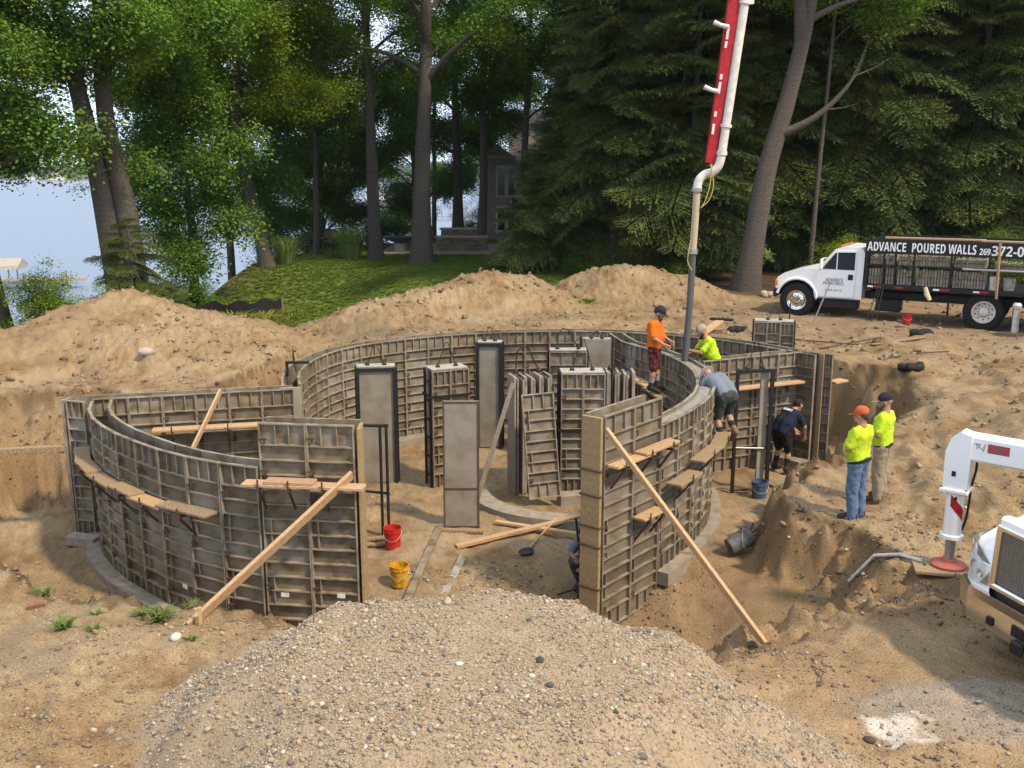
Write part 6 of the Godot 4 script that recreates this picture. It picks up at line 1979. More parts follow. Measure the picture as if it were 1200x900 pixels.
func person(label: String, at: Vector3, turn: float, J: Dictionary, look: Dictionary) -> Node3D:
	var t := thing("person", label, "person", at, turn)
	var fat: float = look.get("fat", 0.0)
	var skin: Color = look.get("skin", Color(0.36, 0.19, 0.12))
	# the body
	var g := Geo.new()
	g.col = Color(1, 1, 1)
	var b := torso_bones(J, -0.012, fat * 0.7)
	b.append([J.chest, J.neck, 0.08, 0.058])
	b.append([J.neck, J.head, 0.058, 0.06])
	for s in ["L", "R"]:
		b.append([J["sh" + s], J["el" + s], 0.054, 0.043])
		b.append([J["el" + s], J["wr" + s], 0.043, 0.028])
		b.append([J["hip" + s], J["kn" + s], 0.088, 0.056])
		b.append([J["kn" + s].lerp(J["an" + s], 0.05), J["kn" + s].lerp(J["an" + s], 0.35), 0.054, 0.057])
		b.append([J["kn" + s].lerp(J["an" + s], 0.35), J["an" + s], 0.057, 0.038])
		b.append([J["an" + s], J["to" + s], 0.04, 0.03])
	nets(g, b, 0.02, 0.035)
	# head with its face, on a finer grid
	var hd: Vector3 = J.head
	var fz: Vector3 = (J.face as Vector3).normalized()
	var up0: Vector3 = (hd - J.neck).normalized()
	if J.has("crown"): up0 = J.crown
	var fx := up0.cross(fz).normalized()
	var fy := fz.cross(fx).normalized()
	var H := func(x: float, y: float, z: float) -> Vector3: return hd + fx * x + fy * y + fz * z
	var hb := [[H.call(0, 0.035, -0.035), H.call(0, 0.03, 0.02), 0.084, 0.078], [H.call(0, -0.02, 0.01), H.call(0, -0.05, 0.035), 0.065, 0.055], [H.call(-0.03, -0.072, 0.05), H.call(0.03, -0.072, 0.05), 0.034, 0.034], [H.call(0, -0.085, 0.062), H.call(0, -0.085, 0.066), 0.026, 0.026],
		[H.call(0, 0.012, 0.092), H.call(0, -0.03, 0.112), 0.011, 0.014], [H.call(-0.013, -0.034, 0.1), H.call(0.013, -0.034, 0.1), 0.01, 0.01], [H.call(-0.045, 0.028, 0.082), H.call(0.045, 0.028, 0.082), 0.013, 0.013], [H.call(-0.02, -0.06, 0.093), H.call(0.02, -0.06, 0.093), 0.008, 0.008],
		[H.call(-0.082, 0.0, -0.005), H.call(-0.088, -0.025, -0.008), 0.013, 0.01], [H.call(0.082, 0.0, -0.005), H.call(0.088, -0.025, -0.008), 0.013, 0.01], [H.call(0, -0.03, -0.02), J.neck, 0.06, 0.058]]
	nets(g, hb, 0.009, 0.022)
	for s in ["L", "R"]:
		var dir: Vector3 = look.get("hand" + s, J["wr" + s] - J["el" + s])
		var palm: Vector3 = look.get("palm" + s, Vector3(-1 if s == "L" else 1, 0, 0.3))
		nets(g, hand_bones(J["wr" + s], dir, palm, (1.0 if s == "L" else -1.0) * look.get("thumb", 1.0), look.get("curl", 0.45)), 0.0055, 0.008)
	var body := part("body", g, mat("skin_%d" % used["person"], skin, 0.6), t)
	g = Geo.new()
	for s in [-1.0, 1.0]:
		g.blob(H.call(s * 0.032, 0.008, 0.083), Vector3(0.012, 0.009, 0.008))
	part("eyes", g, M["black_paint"], body)
	# shirt
	var sc: Color = look.shirt
	g = Geo.new()
	g.col = sc
	b = torso_bones(J, 0.012, fat)
	b.append([J.chest, J.neck.lerp(J.chest, 0.25), 0.085, 0.062])
	var sl: float = look.get("sleeve", 0.75)
	var cuts := []
	for s in ["L", "R"]:
		b.append([J["sh" + s], J["sh" + s].lerp(J["el" + s], sl), 0.066, 0.068])
	if look.has("hem"):
		var dn: Vector3 = (J.pelvis - J.belly).normalized()
		cuts.append([J.pelvis + dn * look.hem, dn])
	nets(g, b, 0.018, 0.03, cuts, 0.024)
	part("shirt", g, M["cloth"], t)
	# trousers or shorts
	g = Geo.new()
	g.col = look.trousers
	b = [[J.pelvis + (J.hipL - J.hipR).normalized() * 0.07, J.hipL, 0.112 + fat * 0.6, 0.105], [J.pelvis - (J.hipL - J.hipR).normalized() * 0.07, J.hipR, 0.112 + fat * 0.6, 0.105], [J.hipL, J.hipR, 0.1, 0.1]]
	var shorts: bool = look.get("shorts", false)
	for s in ["L", "R"]:
		if shorts:
			b.append([J["hip" + s], J["kn" + s].lerp(J["hip" + s], 0.02), 0.108, 0.085])
		else:
			b.append([J["hip" + s], J["kn" + s], 0.112, 0.09])
			b.append([J["kn" + s], J["an" + s].lerp(J["kn" + s], -0.03), 0.09, 0.084])
	nets(g, b, 0.018, 0.025, [], 0.026, look.get("paint"))
	part("shorts" if shorts else "trousers", g, M[look.get("trouser_mat", "cloth")], t)
	if look.has("belt"):
		g = Geo.new()
		g.col = look.belt
		var dn: Vector3 = (J.pelvis - J.belly).normalized()
		var c: Vector3 = J.pelvis - dn * 0.0
		nets(g, [[J.pelvis + (J.hipL - J.hipR).normalized() * 0.075, J.pelvis - (J.hipL - J.hipR).normalized() * 0.075, 0.124 + fat * 0.72, 0.124 + fat * 0.72]], 0.012, 0.02, [[c + dn * 0.05, dn], [c + dn * -0.0, -dn]])
		part("belt", g, M["cloth"], t)
	# boots
	for s in ["L", "R"]:
		g = Geo.new()
		g.col = look.boots
		var an: Vector3 = J["an" + s]
		var to: Vector3 = J["to" + s]
		var fd := (to - an).normalized()
		var lg: Vector3 = (J["kn" + s] - an).normalized()
		nets(g, [[an, an + lg * look.get("boot_h", 0.1), 0.054, 0.056], [an - fd * 0.03, an.lerp(to, 0.5), 0.056, 0.05], [an.lerp(to, 0.5), to, 0.05, 0.04], [an - fd * 0.035 - lg * 0.03, to - lg * 0.012, 0.042, 0.04]], 0.013, 0.02)
		part("boot", g, M["cloth"], t)
		if look.has("sock"):
			g = Geo.new()
			g.col = look.sock
			g.tube([an + lg * 0.12, an + lg * 0.22], [0.058, 0.06], 12)
			part("sock", g, M["cloth"], t)
	# hair, beard, cap
	if look.has("hair"):
		g = Geo.new()
		g.col = look.hair
		nets(g, [[H.call(0, 0.04, -0.045), H.call(0, 0.045, 0.01), 0.092, 0.083], [H.call(0, -0.01, -0.06), H.call(0, 0.02, -0.05), 0.06, 0.07]], 0.01, 0.02, [[H.call(0, -0.045, -0.05), (fz * 0.75 - fy * 0.7).normalized()]], 0.02)
		part("hair", g, M["cloth"], t)
	if look.has("beard"):
		g = Geo.new()
		g.col = look.beard
		nets(g, [[H.call(-0.06, -0.05, 0.03), H.call(0, -0.1, 0.075), 0.03, 0.035], [H.call(0.06, -0.05, 0.03), H.call(0, -0.1, 0.075), 0.03, 0.035]], 0.009, 0.02)
		part("beard", g, M["cloth"], t)
	if look.has("cap"):
		g = Geo.new()
		g.col = look.cap
		var back: float = look.get("cap_back", 1.0)
		nets(g, [[H.call(0, 0.055, -0.035), H.call(0, 0.052, 0.02), 0.094, 0.09], [H.call(0, 0.075, -0.02), H.call(0, 0.075, 0.0), 0.09, 0.09]], 0.01, 0.02, [[H.call(0, 0.03, 0), (-fy - fz * 0.1).normalized()]])
		var cap := part("cap", g, M["cloth"], t)
		g = Geo.new()
		g.col = look.get("brim", look.cap)
		if look.get("round_brim", false): nets(g, [[H.call(0, 0.03, -0.03), H.call(0, 0.03, 0.03), 0.145, 0.14]], 0.012, 0.02, [[H.call(0, 0.04, 0), fy], [H.call(0, 0.022, 0), -fy]])
		else: nets(g, [[H.call(-0.03, 0.035, 0.1 * back), H.call(-0.02, 0.025, 0.15 * back), 0.05, 0.045], [H.call(0.03, 0.035, 0.1 * back), H.call(0.02, 0.025, 0.15 * back), 0.05, 0.045]], 0.008, 0.01, [[H.call(0, 0.042, 0.08), (fy + fz * 0.15).normalized()], [H.call(0, 0.032, 0.08), (-fy - fz * 0.15).normalized()]])
		part("brim", g, M["cloth"], cap)
	return t

func build_people() -> void:
	var lime := Color(0.60, 0.86, 0.035)
	# the man with the orange cap, arms folded
	var J := stance()
	J.elL = Vector3(0.27, 1.17, 0.06); J.wrL = Vector3(0.02, 1.2, 0.22)
	J.elR = Vector3(-0.27, 1.17, 0.06); J.wrR = Vector3(-0.03, 1.24, 0.2)
	J.belly = Vector3(0, 1.14, 0.06)
	J.face = Vector3(0.15, -0.12, 1)
	person("standing man in a lime shirt, blue jeans and orange cap, arms folded", on(5.36, -14.55, 0.0), atan2(-0.68, -0.73), J, {"shirt": Color(0.62, 0.80, 0.03), "trousers": Color(0.13, 0.20, 0.34), "boots": Color(0.06, 0.045, 0.035), "belt": Color(0.02, 0.02, 0.02), "cap": Color(0.62, 0.13, 0.05), "hair": Color(0.12, 0.09, 0.07), "fat": 0.035, "hem": 0.03, "curl": 0.7, "handL": Vector3(-1, 0.15, 0.1), "handR": Vector3(1, -0.1, 0.05), "palmL": Vector3(0, 0, -1), "palmR": Vector3(0, 0, -1)})
	# his companion in khaki trousers
	J = stance()
	for k in J: if k != "face" and k != "head": J[k] = J[k] * 1.0
	J.elL = Vector3(0.26, 1.16, 0.02); J.wrL = Vector3(0.05, 1.12, 0.22)
	J.elR = Vector3(-0.26, 1.16, 0.02); J.wrR = Vector3(-0.04, 1.16, 0.22)
	J.face = Vector3(0.3, -0.15, 1)
	J.knR = Vector3(-0.12, 0.5, 0.05)
	person("standing man in a lime shirt, khaki trousers and black cap, behind the man in jeans", on(6.02, -15.35, 0.0), atan2(-0.8, -0.6), J, {"shirt": lime, "trousers": Color(0.36, 0.29, 0.20), "boots": Color(0.10, 0.06, 0.035), "belt": Color(0.02, 0.02, 0.02), "cap": Color(0.03, 0.03, 0.035), "brim": Color(0.4, 0.36, 0.3), "beard": Color(0.12, 0.08, 0.06), "fat": 0.02, "hem": 0.03, "curl": 0.7, "handL": Vector3(-1, 0.1, 0.1), "handR": Vector3(1, 0, 0.05), "palmL": Vector3(0, 0, -1), "palmR": Vector3(0, 0, -1)})
	# the man in orange on the scaffold
	J = stance()
	J.head = Vector3(0, 1.63, 0.09); J.neck = Vector3(0, 1.49, 0.03); J.face = Vector3(-0.15, -0.5, 1)
	J.elR = Vector3(-0.27, 1.16, 0.05); J.wrR = Vector3(-0.2, 1.02, 0.27)
	J.elL = Vector3(0.27, 1.16, 0.05); J.wrL = Vector3(0.16, 1.04, 0.28)
	J.anL = Vector3(0.15, 0.09, 0.03)
	var plaid := func(p: Vector3) -> Color:
		var a := fposmod(p.y * 9.0, 1.0)
		var c := fposmod((p.x + p.z) * 9.0, 1.0)
		var k := 0.35 + 0.4 * float(a < 0.45) + 0.4 * float(c < 0.45)
		return Color(0.16 * k, 0.028 * k, 0.035 * k) if (a < 0.8 or c < 0.8) else Color(0.25, 0.18, 0.16)
	person("worker in an orange shirt and dark red plaid shorts standing on the scaffold boards", Vector3(2.93, 1.80, -19.85), atan2(0.9, 0.42), J, {"shirt": Color(0.86, 0.17, 0.012), "trousers": Color(0.1, 0.02, 0.03), "paint": plaid, "shorts": true, "boots": Color(0.05, 0.04, 0.035), "sock": Color(0.35, 0.34, 0.32), "cap": Color(0.035, 0.035, 0.04), "hair": Color(0.05, 0.04, 0.03), "beard": Color(0.1, 0.07, 0.05), "fat": 0.035, "hem": 0.1, "sleeve": 0.85, "curl": 0.8, "boot_h": 0.13, "palmL": Vector3(-1, 0, 0), "palmR": Vector3(1, 0, 0)})
	# the man guiding the hose
	J = stance()
	J.chest = Vector3(0, 1.33, 0.14); J.belly = Vector3(0, 1.13, 0.08); J.neck = Vector3(0, 1.46, 0.2); J.head = Vector3(0, 1.58, 0.28); J.face = Vector3(0, -0.55, 1)
	J.shL = Vector3(0.19, 1.4, 0.15); J.shR = Vector3(-0.19, 1.4, 0.15)
	J.elL = Vector3(0.2, 1.18, 0.34); J.wrL = Vector3(0.06, 1.2, 0.55); J.elR = Vector3(-0.22, 1.16, 0.32); J.wrR = Vector3(-0.07, 1.12, 0.55)
	person("worker in a lime shirt steadying the pump hose on the wall", Vector3(4.22, 1.42, -20.15), atan2(-1.0, 0.1), J, {"shirt": lime, "trousers": Color(0.12, 0.16, 0.24), "boots": Color(0.06, 0.045, 0.035), "cap": Color(0.42, 0.36, 0.29), "beard": Color(0.03, 0.025, 0.02), "fat": 0.025, "hem": 0.08, "curl": 0.9, "palmL": Vector3(-1, 0, 0), "palmR": Vector3(1, 0, 0)})
	var pl := plank("walkway_plank", "board on brackets under the worker who holds the pump hose", "plank", Vector3(3.95, 1.38, -20.6), Vector3(4.35, 1.38, -19.75), 0.3, 0.045, "old_lumber")
	# the man bent over the wall
	J = stance()
	J.pelvis = Vector3(0, 0.92, -0.05); J.belly = Vector3(0, 1.02, 0.12); J.chest = Vector3(0, 1.13, 0.35); J.neck = Vector3(0, 1.15, 0.49); J.head = Vector3(0, 1.16, 0.64); J.face = Vector3(0, -1, 0.35); J.crown = Vector3(0, 0.3, 1).normalized()
	J.hipL = Vector3(0.1, 0.87, -0.05); J.hipR = Vector3(-0.1, 0.87, -0.05)
	J.shL = Vector3(0.2, 1.12, 0.38); J.shR = Vector3(-0.2, 1.12, 0.38)
	J.elL = Vector3(0.31, 0.9, 0.48); J.wrL = Vector3(0.24, 0.8, 0.70); J.elR = Vector3(-0.28, 0.92, 0.5); J.wrR = Vector3(-0.2, 0.84, 0.74)
	J.knL = Vector3(0.13, 0.50, 0.05); J.anL = Vector3(0.12, 0.12, -0.1); J.toL = Vector3(0.14, 0.06, 0.08)
	J.knR = Vector3(-0.12, 0.55, 0.1); J.anR = Vector3(-0.1, 0.26, -0.2); J.toR = Vector3(-0.12, 0.12, -0.08)
	person("worker in a grey shirt and camouflage shorts bent over the top of the curved wall", Vector3(3.88, 1.38, -17.35), atan2(-0.35, -0.93), J, {"shirt": Color(0.20, 0.235, 0.28), "trousers": Color(1, 1, 1), "trouser_mat": "camo_cloth", "shorts": true, "boots": Color(0.27, 0.15, 0.075), "sock": Color(0.03, 0.03, 0.03), "cap": Color(0.42, 0.36, 0.28), "round_brim": true, "fat": 0.02, "hem": 0.04, "curl": 0.7, "boot_h": 0.16, "palmL": Vector3(0, -1, 0), "palmR": Vector3(0, -1, 0)})
	# the man in navy in the right bay
	J = stance()
	J.pelvis = Vector3(0, 0.90, -0.08); J.belly = Vector3(0, 1.04, 0.03); J.chest = Vector3(0, 1.2, 0.2); J.neck = Vector3(0, 1.29, 0.3); J.head = Vector3(0, 1.37, 0.41); J.face = Vector3(0.1, -0.7, 1)
	J.hipL = Vector3(0.1, 0.86, -0.08); J.hipR = Vector3(-0.1, 0.86, -0.08)
	J.shL = Vector3(0.2, 1.22, 0.22); J.shR = Vector3(-0.2, 1.22, 0.22)
	J.elR = Vector3(-0.26, 0.97, 0.34); J.wrR = Vector3(-0.2, 0.74, 0.44); J.elL = Vector3(0.24, 1.0, 0.38); J.wrL = Vector3(0.12, 0.8, 0.5)
	J.knL = Vector3(0.13, 0.48, 0.04); J.knR = Vector3(-0.14, 0.48, 0.04); J.anL = Vector3(0.15, 0.09, -0.04); J.anR = Vector3(-0.18, 0.09, -0.04)
	var nv := person("worker in a navy shirt and black shorts stooping by the right wall form", Vector3(5.72, 0.03, -20.0), atan2(0.8, -0.5), J, {"shirt": Color(0.016, 0.022, 0.048), "trousers": Color(0.012, 0.012, 0.014), "shorts": true, "boots": Color(0.05, 0.04, 0.035), "sock": Color(0.02, 0.02, 0.02), "hair": Color(0.035, 0.025, 0.02), "fat": 0.03, "hem": 0.08, "curl": 0.9, "palmL": Vector3(-1, 0, 0), "palmR": Vector3(1, 0, 0)})
	var bd := (J.chest - J.belly as Vector3).normalized()
	var bn := Vector3(0, bd.z, -bd.y).normalized()
	lettering("ADVANCE", 0.055, "white_paint", nv, J.chest + bn * 0.158 + bd * 0.02, Basis(Vector3(-1, 0, 0), bd, bn), true, 0.24)
	# the man down in the hole behind the post
	J = stance()
	J.pelvis = Vector3(0, 0.42, -0.12); J.belly = Vector3(0, 0.57, -0.02); J.chest = Vector3(0, 0.76, 0.1); J.neck = Vector3(0, 0.87, 0.17); J.head = Vector3(0, 0.98, 0.26); J.face = Vector3(0, -0.6, 1)
	J.hipL = Vector3(0.1, 0.38, -0.12); J.hipR = Vector3(-0.1, 0.38, -0.12)
	J.knL = Vector3(0.16, 0.5, 0.28); J.knR = Vector3(-0.16, 0.5, 0.28); J.anL = Vector3(0.14, 0.1, 0.05); J.anR = Vector3(-0.14, 0.1, 0.05); J.toL = Vector3(0.16, 0.04, 0.24); J.toR = Vector3(-0.16, 0.04, 0.24)
	J.shL = Vector3(0.2, 0.8, 0.1); J.shR = Vector3(-0.2, 0.8, 0.1); J.elL = Vector3(0.27, 0.58, 0.22); J.wrL = Vector3(0.12, 0.5, 0.42); J.elR = Vector3(-0.27, 0.6, 0.22); J.wrR = Vector3(-0.08, 0.62, 0.42)
	person("dark-haired worker in a blue-grey shirt crouching half hidden behind the timber post", on(1.27, -14.6, 0.0), atan2(-0.55, 0.83), J, {"shirt": Color(0.16, 0.20, 0.25), "trousers": Color(0.06, 0.07, 0.1), "boots": Color(0.05, 0.04, 0.03), "hair": Color(0.03, 0.02, 0.015), "beard": Color(0.03, 0.02, 0.015), "skin": Color(0.25, 0.12, 0.07), "hem": 0.05, "curl": 0.9, "palmL": Vector3(-1, 0, 0), "palmR": Vector3(1, 0, 0)})

# ---------------------------------------------------------------- small things in the yard and the pit
func clod_mesh(seed_: int, rough := 0.28) -> ArrayMesh:
	var q := RandomNumberGenerator.new()
	q.seed = seed_
	var g := Geo.new()
	g.blob(Vector3.ZERO, Vector3(1.0, q.randf_range(0.5, 0.8), q.randf_range(0.65, 1.0)), Basis.IDENTITY, 4, 7, rough, q)
	return g.mesh()

func scatter() -> void:
	var peb := []
	for i in 4: peb.append(clod_mesh(900 + i, 0.16))
	var clod := []
	for i in 4: clod.append(clod_mesh(950 + i, 0.38))
	var cols_of := func(q: RandomNumberGenerator) -> Color:
		var u := q.randf()
		var k := q.randf_range(0.7, 1.15)
		if u < 0.5: return Color(0.44, 0.34, 0.235) * k
		if u < 0.68: return Color(0.42, 0.37, 0.30) * k
		if u < 0.80: return Color(0.58, 0.50, 0.39) * k
		if u < 0.88: return Color(0.25, 0.215, 0.18) * k
		if u < 0.96: return Color(0.36, 0.22, 0.13) * k
		return Color(0.13, 0.12, 0.115) * k
	# stones on the gravel mound
	for m in 4:
		var where := []
		var cols := []
		for i in 18000:
			var x := rf(-4.2, 3.2)
			var z := rf(-10.4, -5.2)
			var y := ground(x, z)
			if g_gravel < rf(0.3, 0.95): continue
			var dens: float = 0.6 + nz[3].get_noise_2d(x * 0.9, z * 0.9) * 1.2 + 0.3 * ss(-7.9, -9.0, z) + 0.45 * ss(-1.2, -2.0, x)
			if rng.randf() > dens: continue
			var s := 0.005 + 0.0085 * rng.randf() + 0.02 * pow(rng.randf(), 11.0) + (0.014 * rng.randf() if rng.randf() < 0.015 else 0.0)
			where.append(Transform3D(Basis.from_euler(Vector3(rf(0, 6), rf(0, 6), rf(0, 6))).scaled(Vector3(s, s * rf(0.6, 1.0), s * rf(0.7, 1.1))), Vector3(x, y + s * 0.25, z)))
			cols.append(cols_of.call(rng))
		stuff(multi("gravel", peb[m], M["pebble"], where, cols))
	# stones and clods on the sand
	for m in 4:
		var where := []
		var cols := []
		var w2 := []
		var c2 := []
		for i in 15000:
			var near := rng.randf() < 0.6
			var z := -rf(6.5, 15.0) if near else -rf(13.0, 35.0)
			var x := rf(0.55, -0.55) * z * 1.05
			var y := ground(x, z)
			if g_soil < 0.5 or g_gravel > 0.5: continue
			var n: float = nz[3].get_noise_2d(x * 0.8 + 9.0, z * 0.8)
			if rng.randf() > 0.2 + n * 1.0 + g_cut * 0.2: continue
			var s := 0.006 + 0.009 * rng.randf() + 0.028 * pow(rng.randf(), 9.0)
			if z < -13.0: s *= 1.25
			if g_pit > 0.9 and z < -15.0: s *= 0.5
			var b := Basis.from_euler(Vector3(rf(0, 6), rf(0, 6), rf(0, 6))).scaled(Vector3(s, s * rf(0.6, 1.0), s * rf(0.7, 1.1)))
			if rng.randf() < 0.3:
				where.append(Transform3D(b, Vector3(x, y + s * 0.2, z)))
				cols.append(cols_of.call(rng))
			else:
				w2.append(Transform3D(b.scaled(Vector3(1.2, 1.0, 1.2)), Vector3(x, y + s * 0.2, z)))
				var gc := ground_color(x, z)
				c2.append(gc * rf(0.7, 1.02))
		stuff(multi("stones", peb[m], M["pebble"], where, cols))
		stuff(multi("clods", clod[m], M["pebble"], w2, c2))
	# dark lumps on the heaps and banks
	for m in 2:
		var where := []
		var cols := []
		for i in 9000:
			var z := -rf(10.0, 34.0)
			var x := rf(0.55, -0.55) * z * 1.05
			var y := ground(x, z)
			if g_soil < 0.5 or g_gravel > 0.3 or g_pit > 0.9: continue
			var n: float = nz[3].get_noise_2d(x * 0.9 + 30.0, z * 0.9)
			if rng.randf() > 0.3 + n * 1.3 + g_cut * 0.9: continue
			var s := (0.010 + 0.02 * rng.randf() + 0.06 * pow(rng.randf(), 5.0)) * clampf(-z / 20.0, 0.6, 1.2)
			where.append(Transform3D(Basis.from_euler(Vector3(rf(-1.0, 1.0), rf(0, 6), rf(-1.0, 1.0))) * Basis.from_scale(Vector3(s * rf(0.9, 1.4), s * rf(0.8, 1.1), s)), Vector3(x, y + s * 0.15, z)))
			cols.append(ground_color(x, z, y) * (rf(0.6, 0.95) if rng.randf() < 0.7 else rf(1.0, 1.25)))
		stuff(multi("clods", clod[m + 1], M["pebble"], where, cols))
	# bigger stones one can point at
	var st := [[-8.05, -21.2, 0.17, Color(0.5, 0.42, 0.34), "pale broken slab near the top of the left spoil heap"], [-6.9, -18.4, 0.09, Color(0.62, 0.58, 0.5), "white stone on the lower slope of the left spoil heap"], [-5.7, -18.6, 0.10, Color(0.5, 0.46, 0.4), "pale stone above the left straight wall"], [-5.0, -20.5, 0.14, Color(0.38, 0.29, 0.2), "brown stone on the heap's slope left of the big arc"], [-3.55, -9.55, 0.075, Color(0.66, 0.60, 0.50), "white flat stone in the sand below the brace board's foot"], [0.23, -7.45, 0.042, Color(0.06, 0.06, 0.065), "black stone near the middle of the gravel mound"], [0.16, -7.2, 0.03, Color(0.62, 0.57, 0.47), "white stone just below the black stone on the mound"], [0.3, -7.05, 0.034, Color(0.10, 0.10, 0.105), "dark grey stone lower right of the black stone on the mound"], [-0.43, -7.35, 0.034, Color(0.66, 0.61, 0.5), "white round stone left of the black stone on the mound"], [0.95, -6.4, 0.042, Color(0.16, 0.15, 0.145), "grey cobble at the lower right of the gravel mound"], [-0.6, -8.5, 0.05, Color(0.5, 0.4, 0.26), "tan cobble near the crest of the gravel mound"], [1.15, -8.35, 0.045, Color(0.64, 0.6, 0.53), "white stone on the mound's right shoulder"], [1.7, -13.0, 0.1, Color(0.3, 0.27, 0.24), "rounded stone at the foot of the right raised section"], [2.9, -10.9, 0.07, Color(0.1, 0.09, 0.085), "dark lump left of the right brace board's foot"], [3.4, -8.4, 0.06, Color(0.09, 0.07, 0.055), "dark lump in the foreground dirt at right"]]
	for q in st:
		var r := RandomNumberGenerator.new()
		r.seed = hash(q[4])
		var g := Geo.new()
		g.col = q[3]
		g.blob(Vector3.ZERO, Vector3(q[2], q[2] * 0.62, q[2] * 0.8), Basis(Vector3.UP, r.randf() * 6.0), 7, 11, 0.09, r)
		var o := part("stone", g, M["pebble"], null, Transform3D(Basis.IDENTITY, on(q[0], q[1], -q[2] * 0.3)))
		tag(o, q[4], "stone")

func sticks(label: String, cat: String, called: String, pts: Array, r: float, m: String) -> void:
	var g := Geo.new()
	g.tube(pts, [r], 7)
	var o := part(called, g, M[m])
	tag(o, label, cat)

func build_small() -> void:
	pail("red plastic bucket at the foot of the black rod frame", on(-2.03, -15.75, 0.0), 0.15, 0.36, Color(0.55, 0.025, 0.02))
	pail("yellow plastic bucket on the pit floor near the left raised section", on(-1.74, -14.2, 0.0), 0.15, 0.34, Color(0.62, 0.33, 0.02))
	pail("blue bucket in front of the black door frame", on(4.85, -18.35, 0.0), 0.16, 0.36, Color(0.08, 0.14, 0.24))
	pail("small red pail on the yard in front of the truck", on(11.2, -27.6, 0.0), 0.14, 0.3, Color(0.5, 0.03, 0.025))
	var pb := pail("grey pail of rods lying on its side right of the curved wall", on(3.62, -15.4, -0.16), 0.17, 0.42, Color(0.13, 0.14, 0.155), Basis(Vector3.UP, 0.3) * Basis(Vector3.BACK, -1.15))
	for i in 4:
		sticks(["thin rusty rod sticking out of the tipped grey pail, uppermost", "rod end bent down from the mouth of the tipped grey pail", "reddish rod in the mouth of the tipped grey pail", "short rod lowest in the tipped grey pail"][i], "rod", "rod", [pb.transform * Vector3(0.02 * i - 0.03, 0.15, 0.03 * (i - 1.5)), pb.transform * Vector3(0.04 * i - 0.05, 0.5, 0.04 * (i - 1.5)), pb.transform * Vector3(0.09 * i - 0.1, 0.6, 0.08 * (i - 1.5))], 0.018, "rust")
	# lumber and pipes on the pit floor
	plank("floor_beam", "long pale board lying across the pit floor by the bowed footing", "board", on(-0.95, -15.75, -0.03), on(1.75, -17.0, -0.2), 0.12, 0.06, "lumber")
	plank("floor_beam", "second board crossing over the long pale board on the pit floor", "board", on(-0.3, -16.75, -0.06), on(1.45, -15.95, -0.1), 0.1, 0.05, "lumber")
	plank("floor_channel", "long grey metal channel lying towards the mound beside the buckets", "channel", on(-1.6, -13.2, -0.03), on(-1.28, -16.6, -0.04), 0.12, 0.05, "form_1")
	plank("floor_channel", "shorter grey metal channel right of the long one", "channel", on(-1.1, -13.3, -0.03), on(-0.8, -15.3, -0.04), 0.13, 0.04, "form_2")
	plank("floor_board", "old board lying behind the red bucket", "board", on(-2.75, -16.0, -0.03), on(-2.05, -16.2, -0.03), 0.1, 0.05, "old_lumber")
	plank("floor_board", "old board below another behind the red bucket", "board", on(-2.8, -15.7, -0.02), on(-2.1, -15.85, -0.02), 0.08, 0.04, "old_lumber")
	plank("floor_board", "board under the front plain panel in the pit", "board", on(-1.25, -16.45, -0.02), on(-0.5, -16.4, -0.02), 0.1, 0.05, "old_lumber")
	plank("floor_board", "pale board on the ground right of the black door frame", "board", on(5.2, -18.85, -0.04), on(6.15, -19.7, -0.05), 0.14, 0.05, "form_1")
	# shovel
	var s := thing("shovel", "shovel lying on the pit floor by the crossed boards", "shovel", on(0.3, -15.5, 0.0))
	var g := Geo.new()
	g.tube([Vector3(0, 0.06, 0), Vector3(0.5, 0.16, -1.15)], [0.018], 8)
	part("handle", g, M["lumber"], s)
	g = Geo.new()
	g.blob(Vector3(-0.06, 0.04, 0.12), Vector3(0.13, 0.025, 0.17), Basis(Vector3.UP, -0.4), 5, 10)
	part("blade", g, M["black_steel"], s)
	s = thing("digging_bar", "tool handle rising beside the crouching worker", "tool", on(1.12, -14.45, 0.0))
	g = Geo.new()
	g.tube([Vector3(0.0, 0.1, 0.1), Vector3(-0.12, 1.25, -0.1)], [0.018], 8)
	part("handle", g, M["black_steel"], s)
	g = Geo.new()
	g.cbox(Vector3(0.0, 0.06, 0.12), Vector3(0.2, 0.24, 0.02), 0.006, Basis(Vector3.RIGHT, 0.2))
	part("blade", g, M["rust"], s)
	sticks("thin dark bar leaning at the foot of the timber post", "bar", "bar", [on(0.72, -14.3, -0.02), on(1.05, -14.05, -0.42)], 0.016, "black_steel")
	# front left
	plank("stake", "pale pointed stake lying in front of the left raised section", "stake", on(-3.0, -11.35, -0.03), on(-2.5, -11.4, -0.03), 0.045, 0.045, "lumber")
	for q in [[-3.62, -10.42, 0.14, "low wooden stake left of the brace board's foot"], [-3.5, -10.2, 0.2, "taller wooden stake right against the brace board's foot"]]:
		g = Geo.new()
		g.cbox(Vector3(0, q[2] / 2 - 0.05, 0), Vector3(0.04, q[2] + 0.1, 0.025), 0.004)
		var o := part("ground_stake", g, M["lumber"], null, Transform3D(Basis(Vector3.UP, 0.4), on(q[0], q[1], 0.0)))
		tag(o, q[3], "stake")
	for q in [[-5.72, -10.95, 0.5, "red-brown brick half buried at front left, farther back"], [-5.1, -10.35, 1.1, "red-brown brick at front left, nearer the weeds"], [-3.95, -11.45, -0.5, "brick piece beside the footing of the left curved wall"]]:
		g = Geo.new()
		g.col = Color(0.22, 0.12, 0.08)
		g.cbox(Vector3(0, 0.035, 0), Vector3(0.19, 0.07, 0.09), 0.006)
		var o := part("brick", g, M["stone"], null, Transform3D(Basis(Vector3.UP, q[2]) * Basis(Vector3.RIGHT, 0.15), on(q[0], q[1], 0.01)))
		tag(o, q[3], "brick")
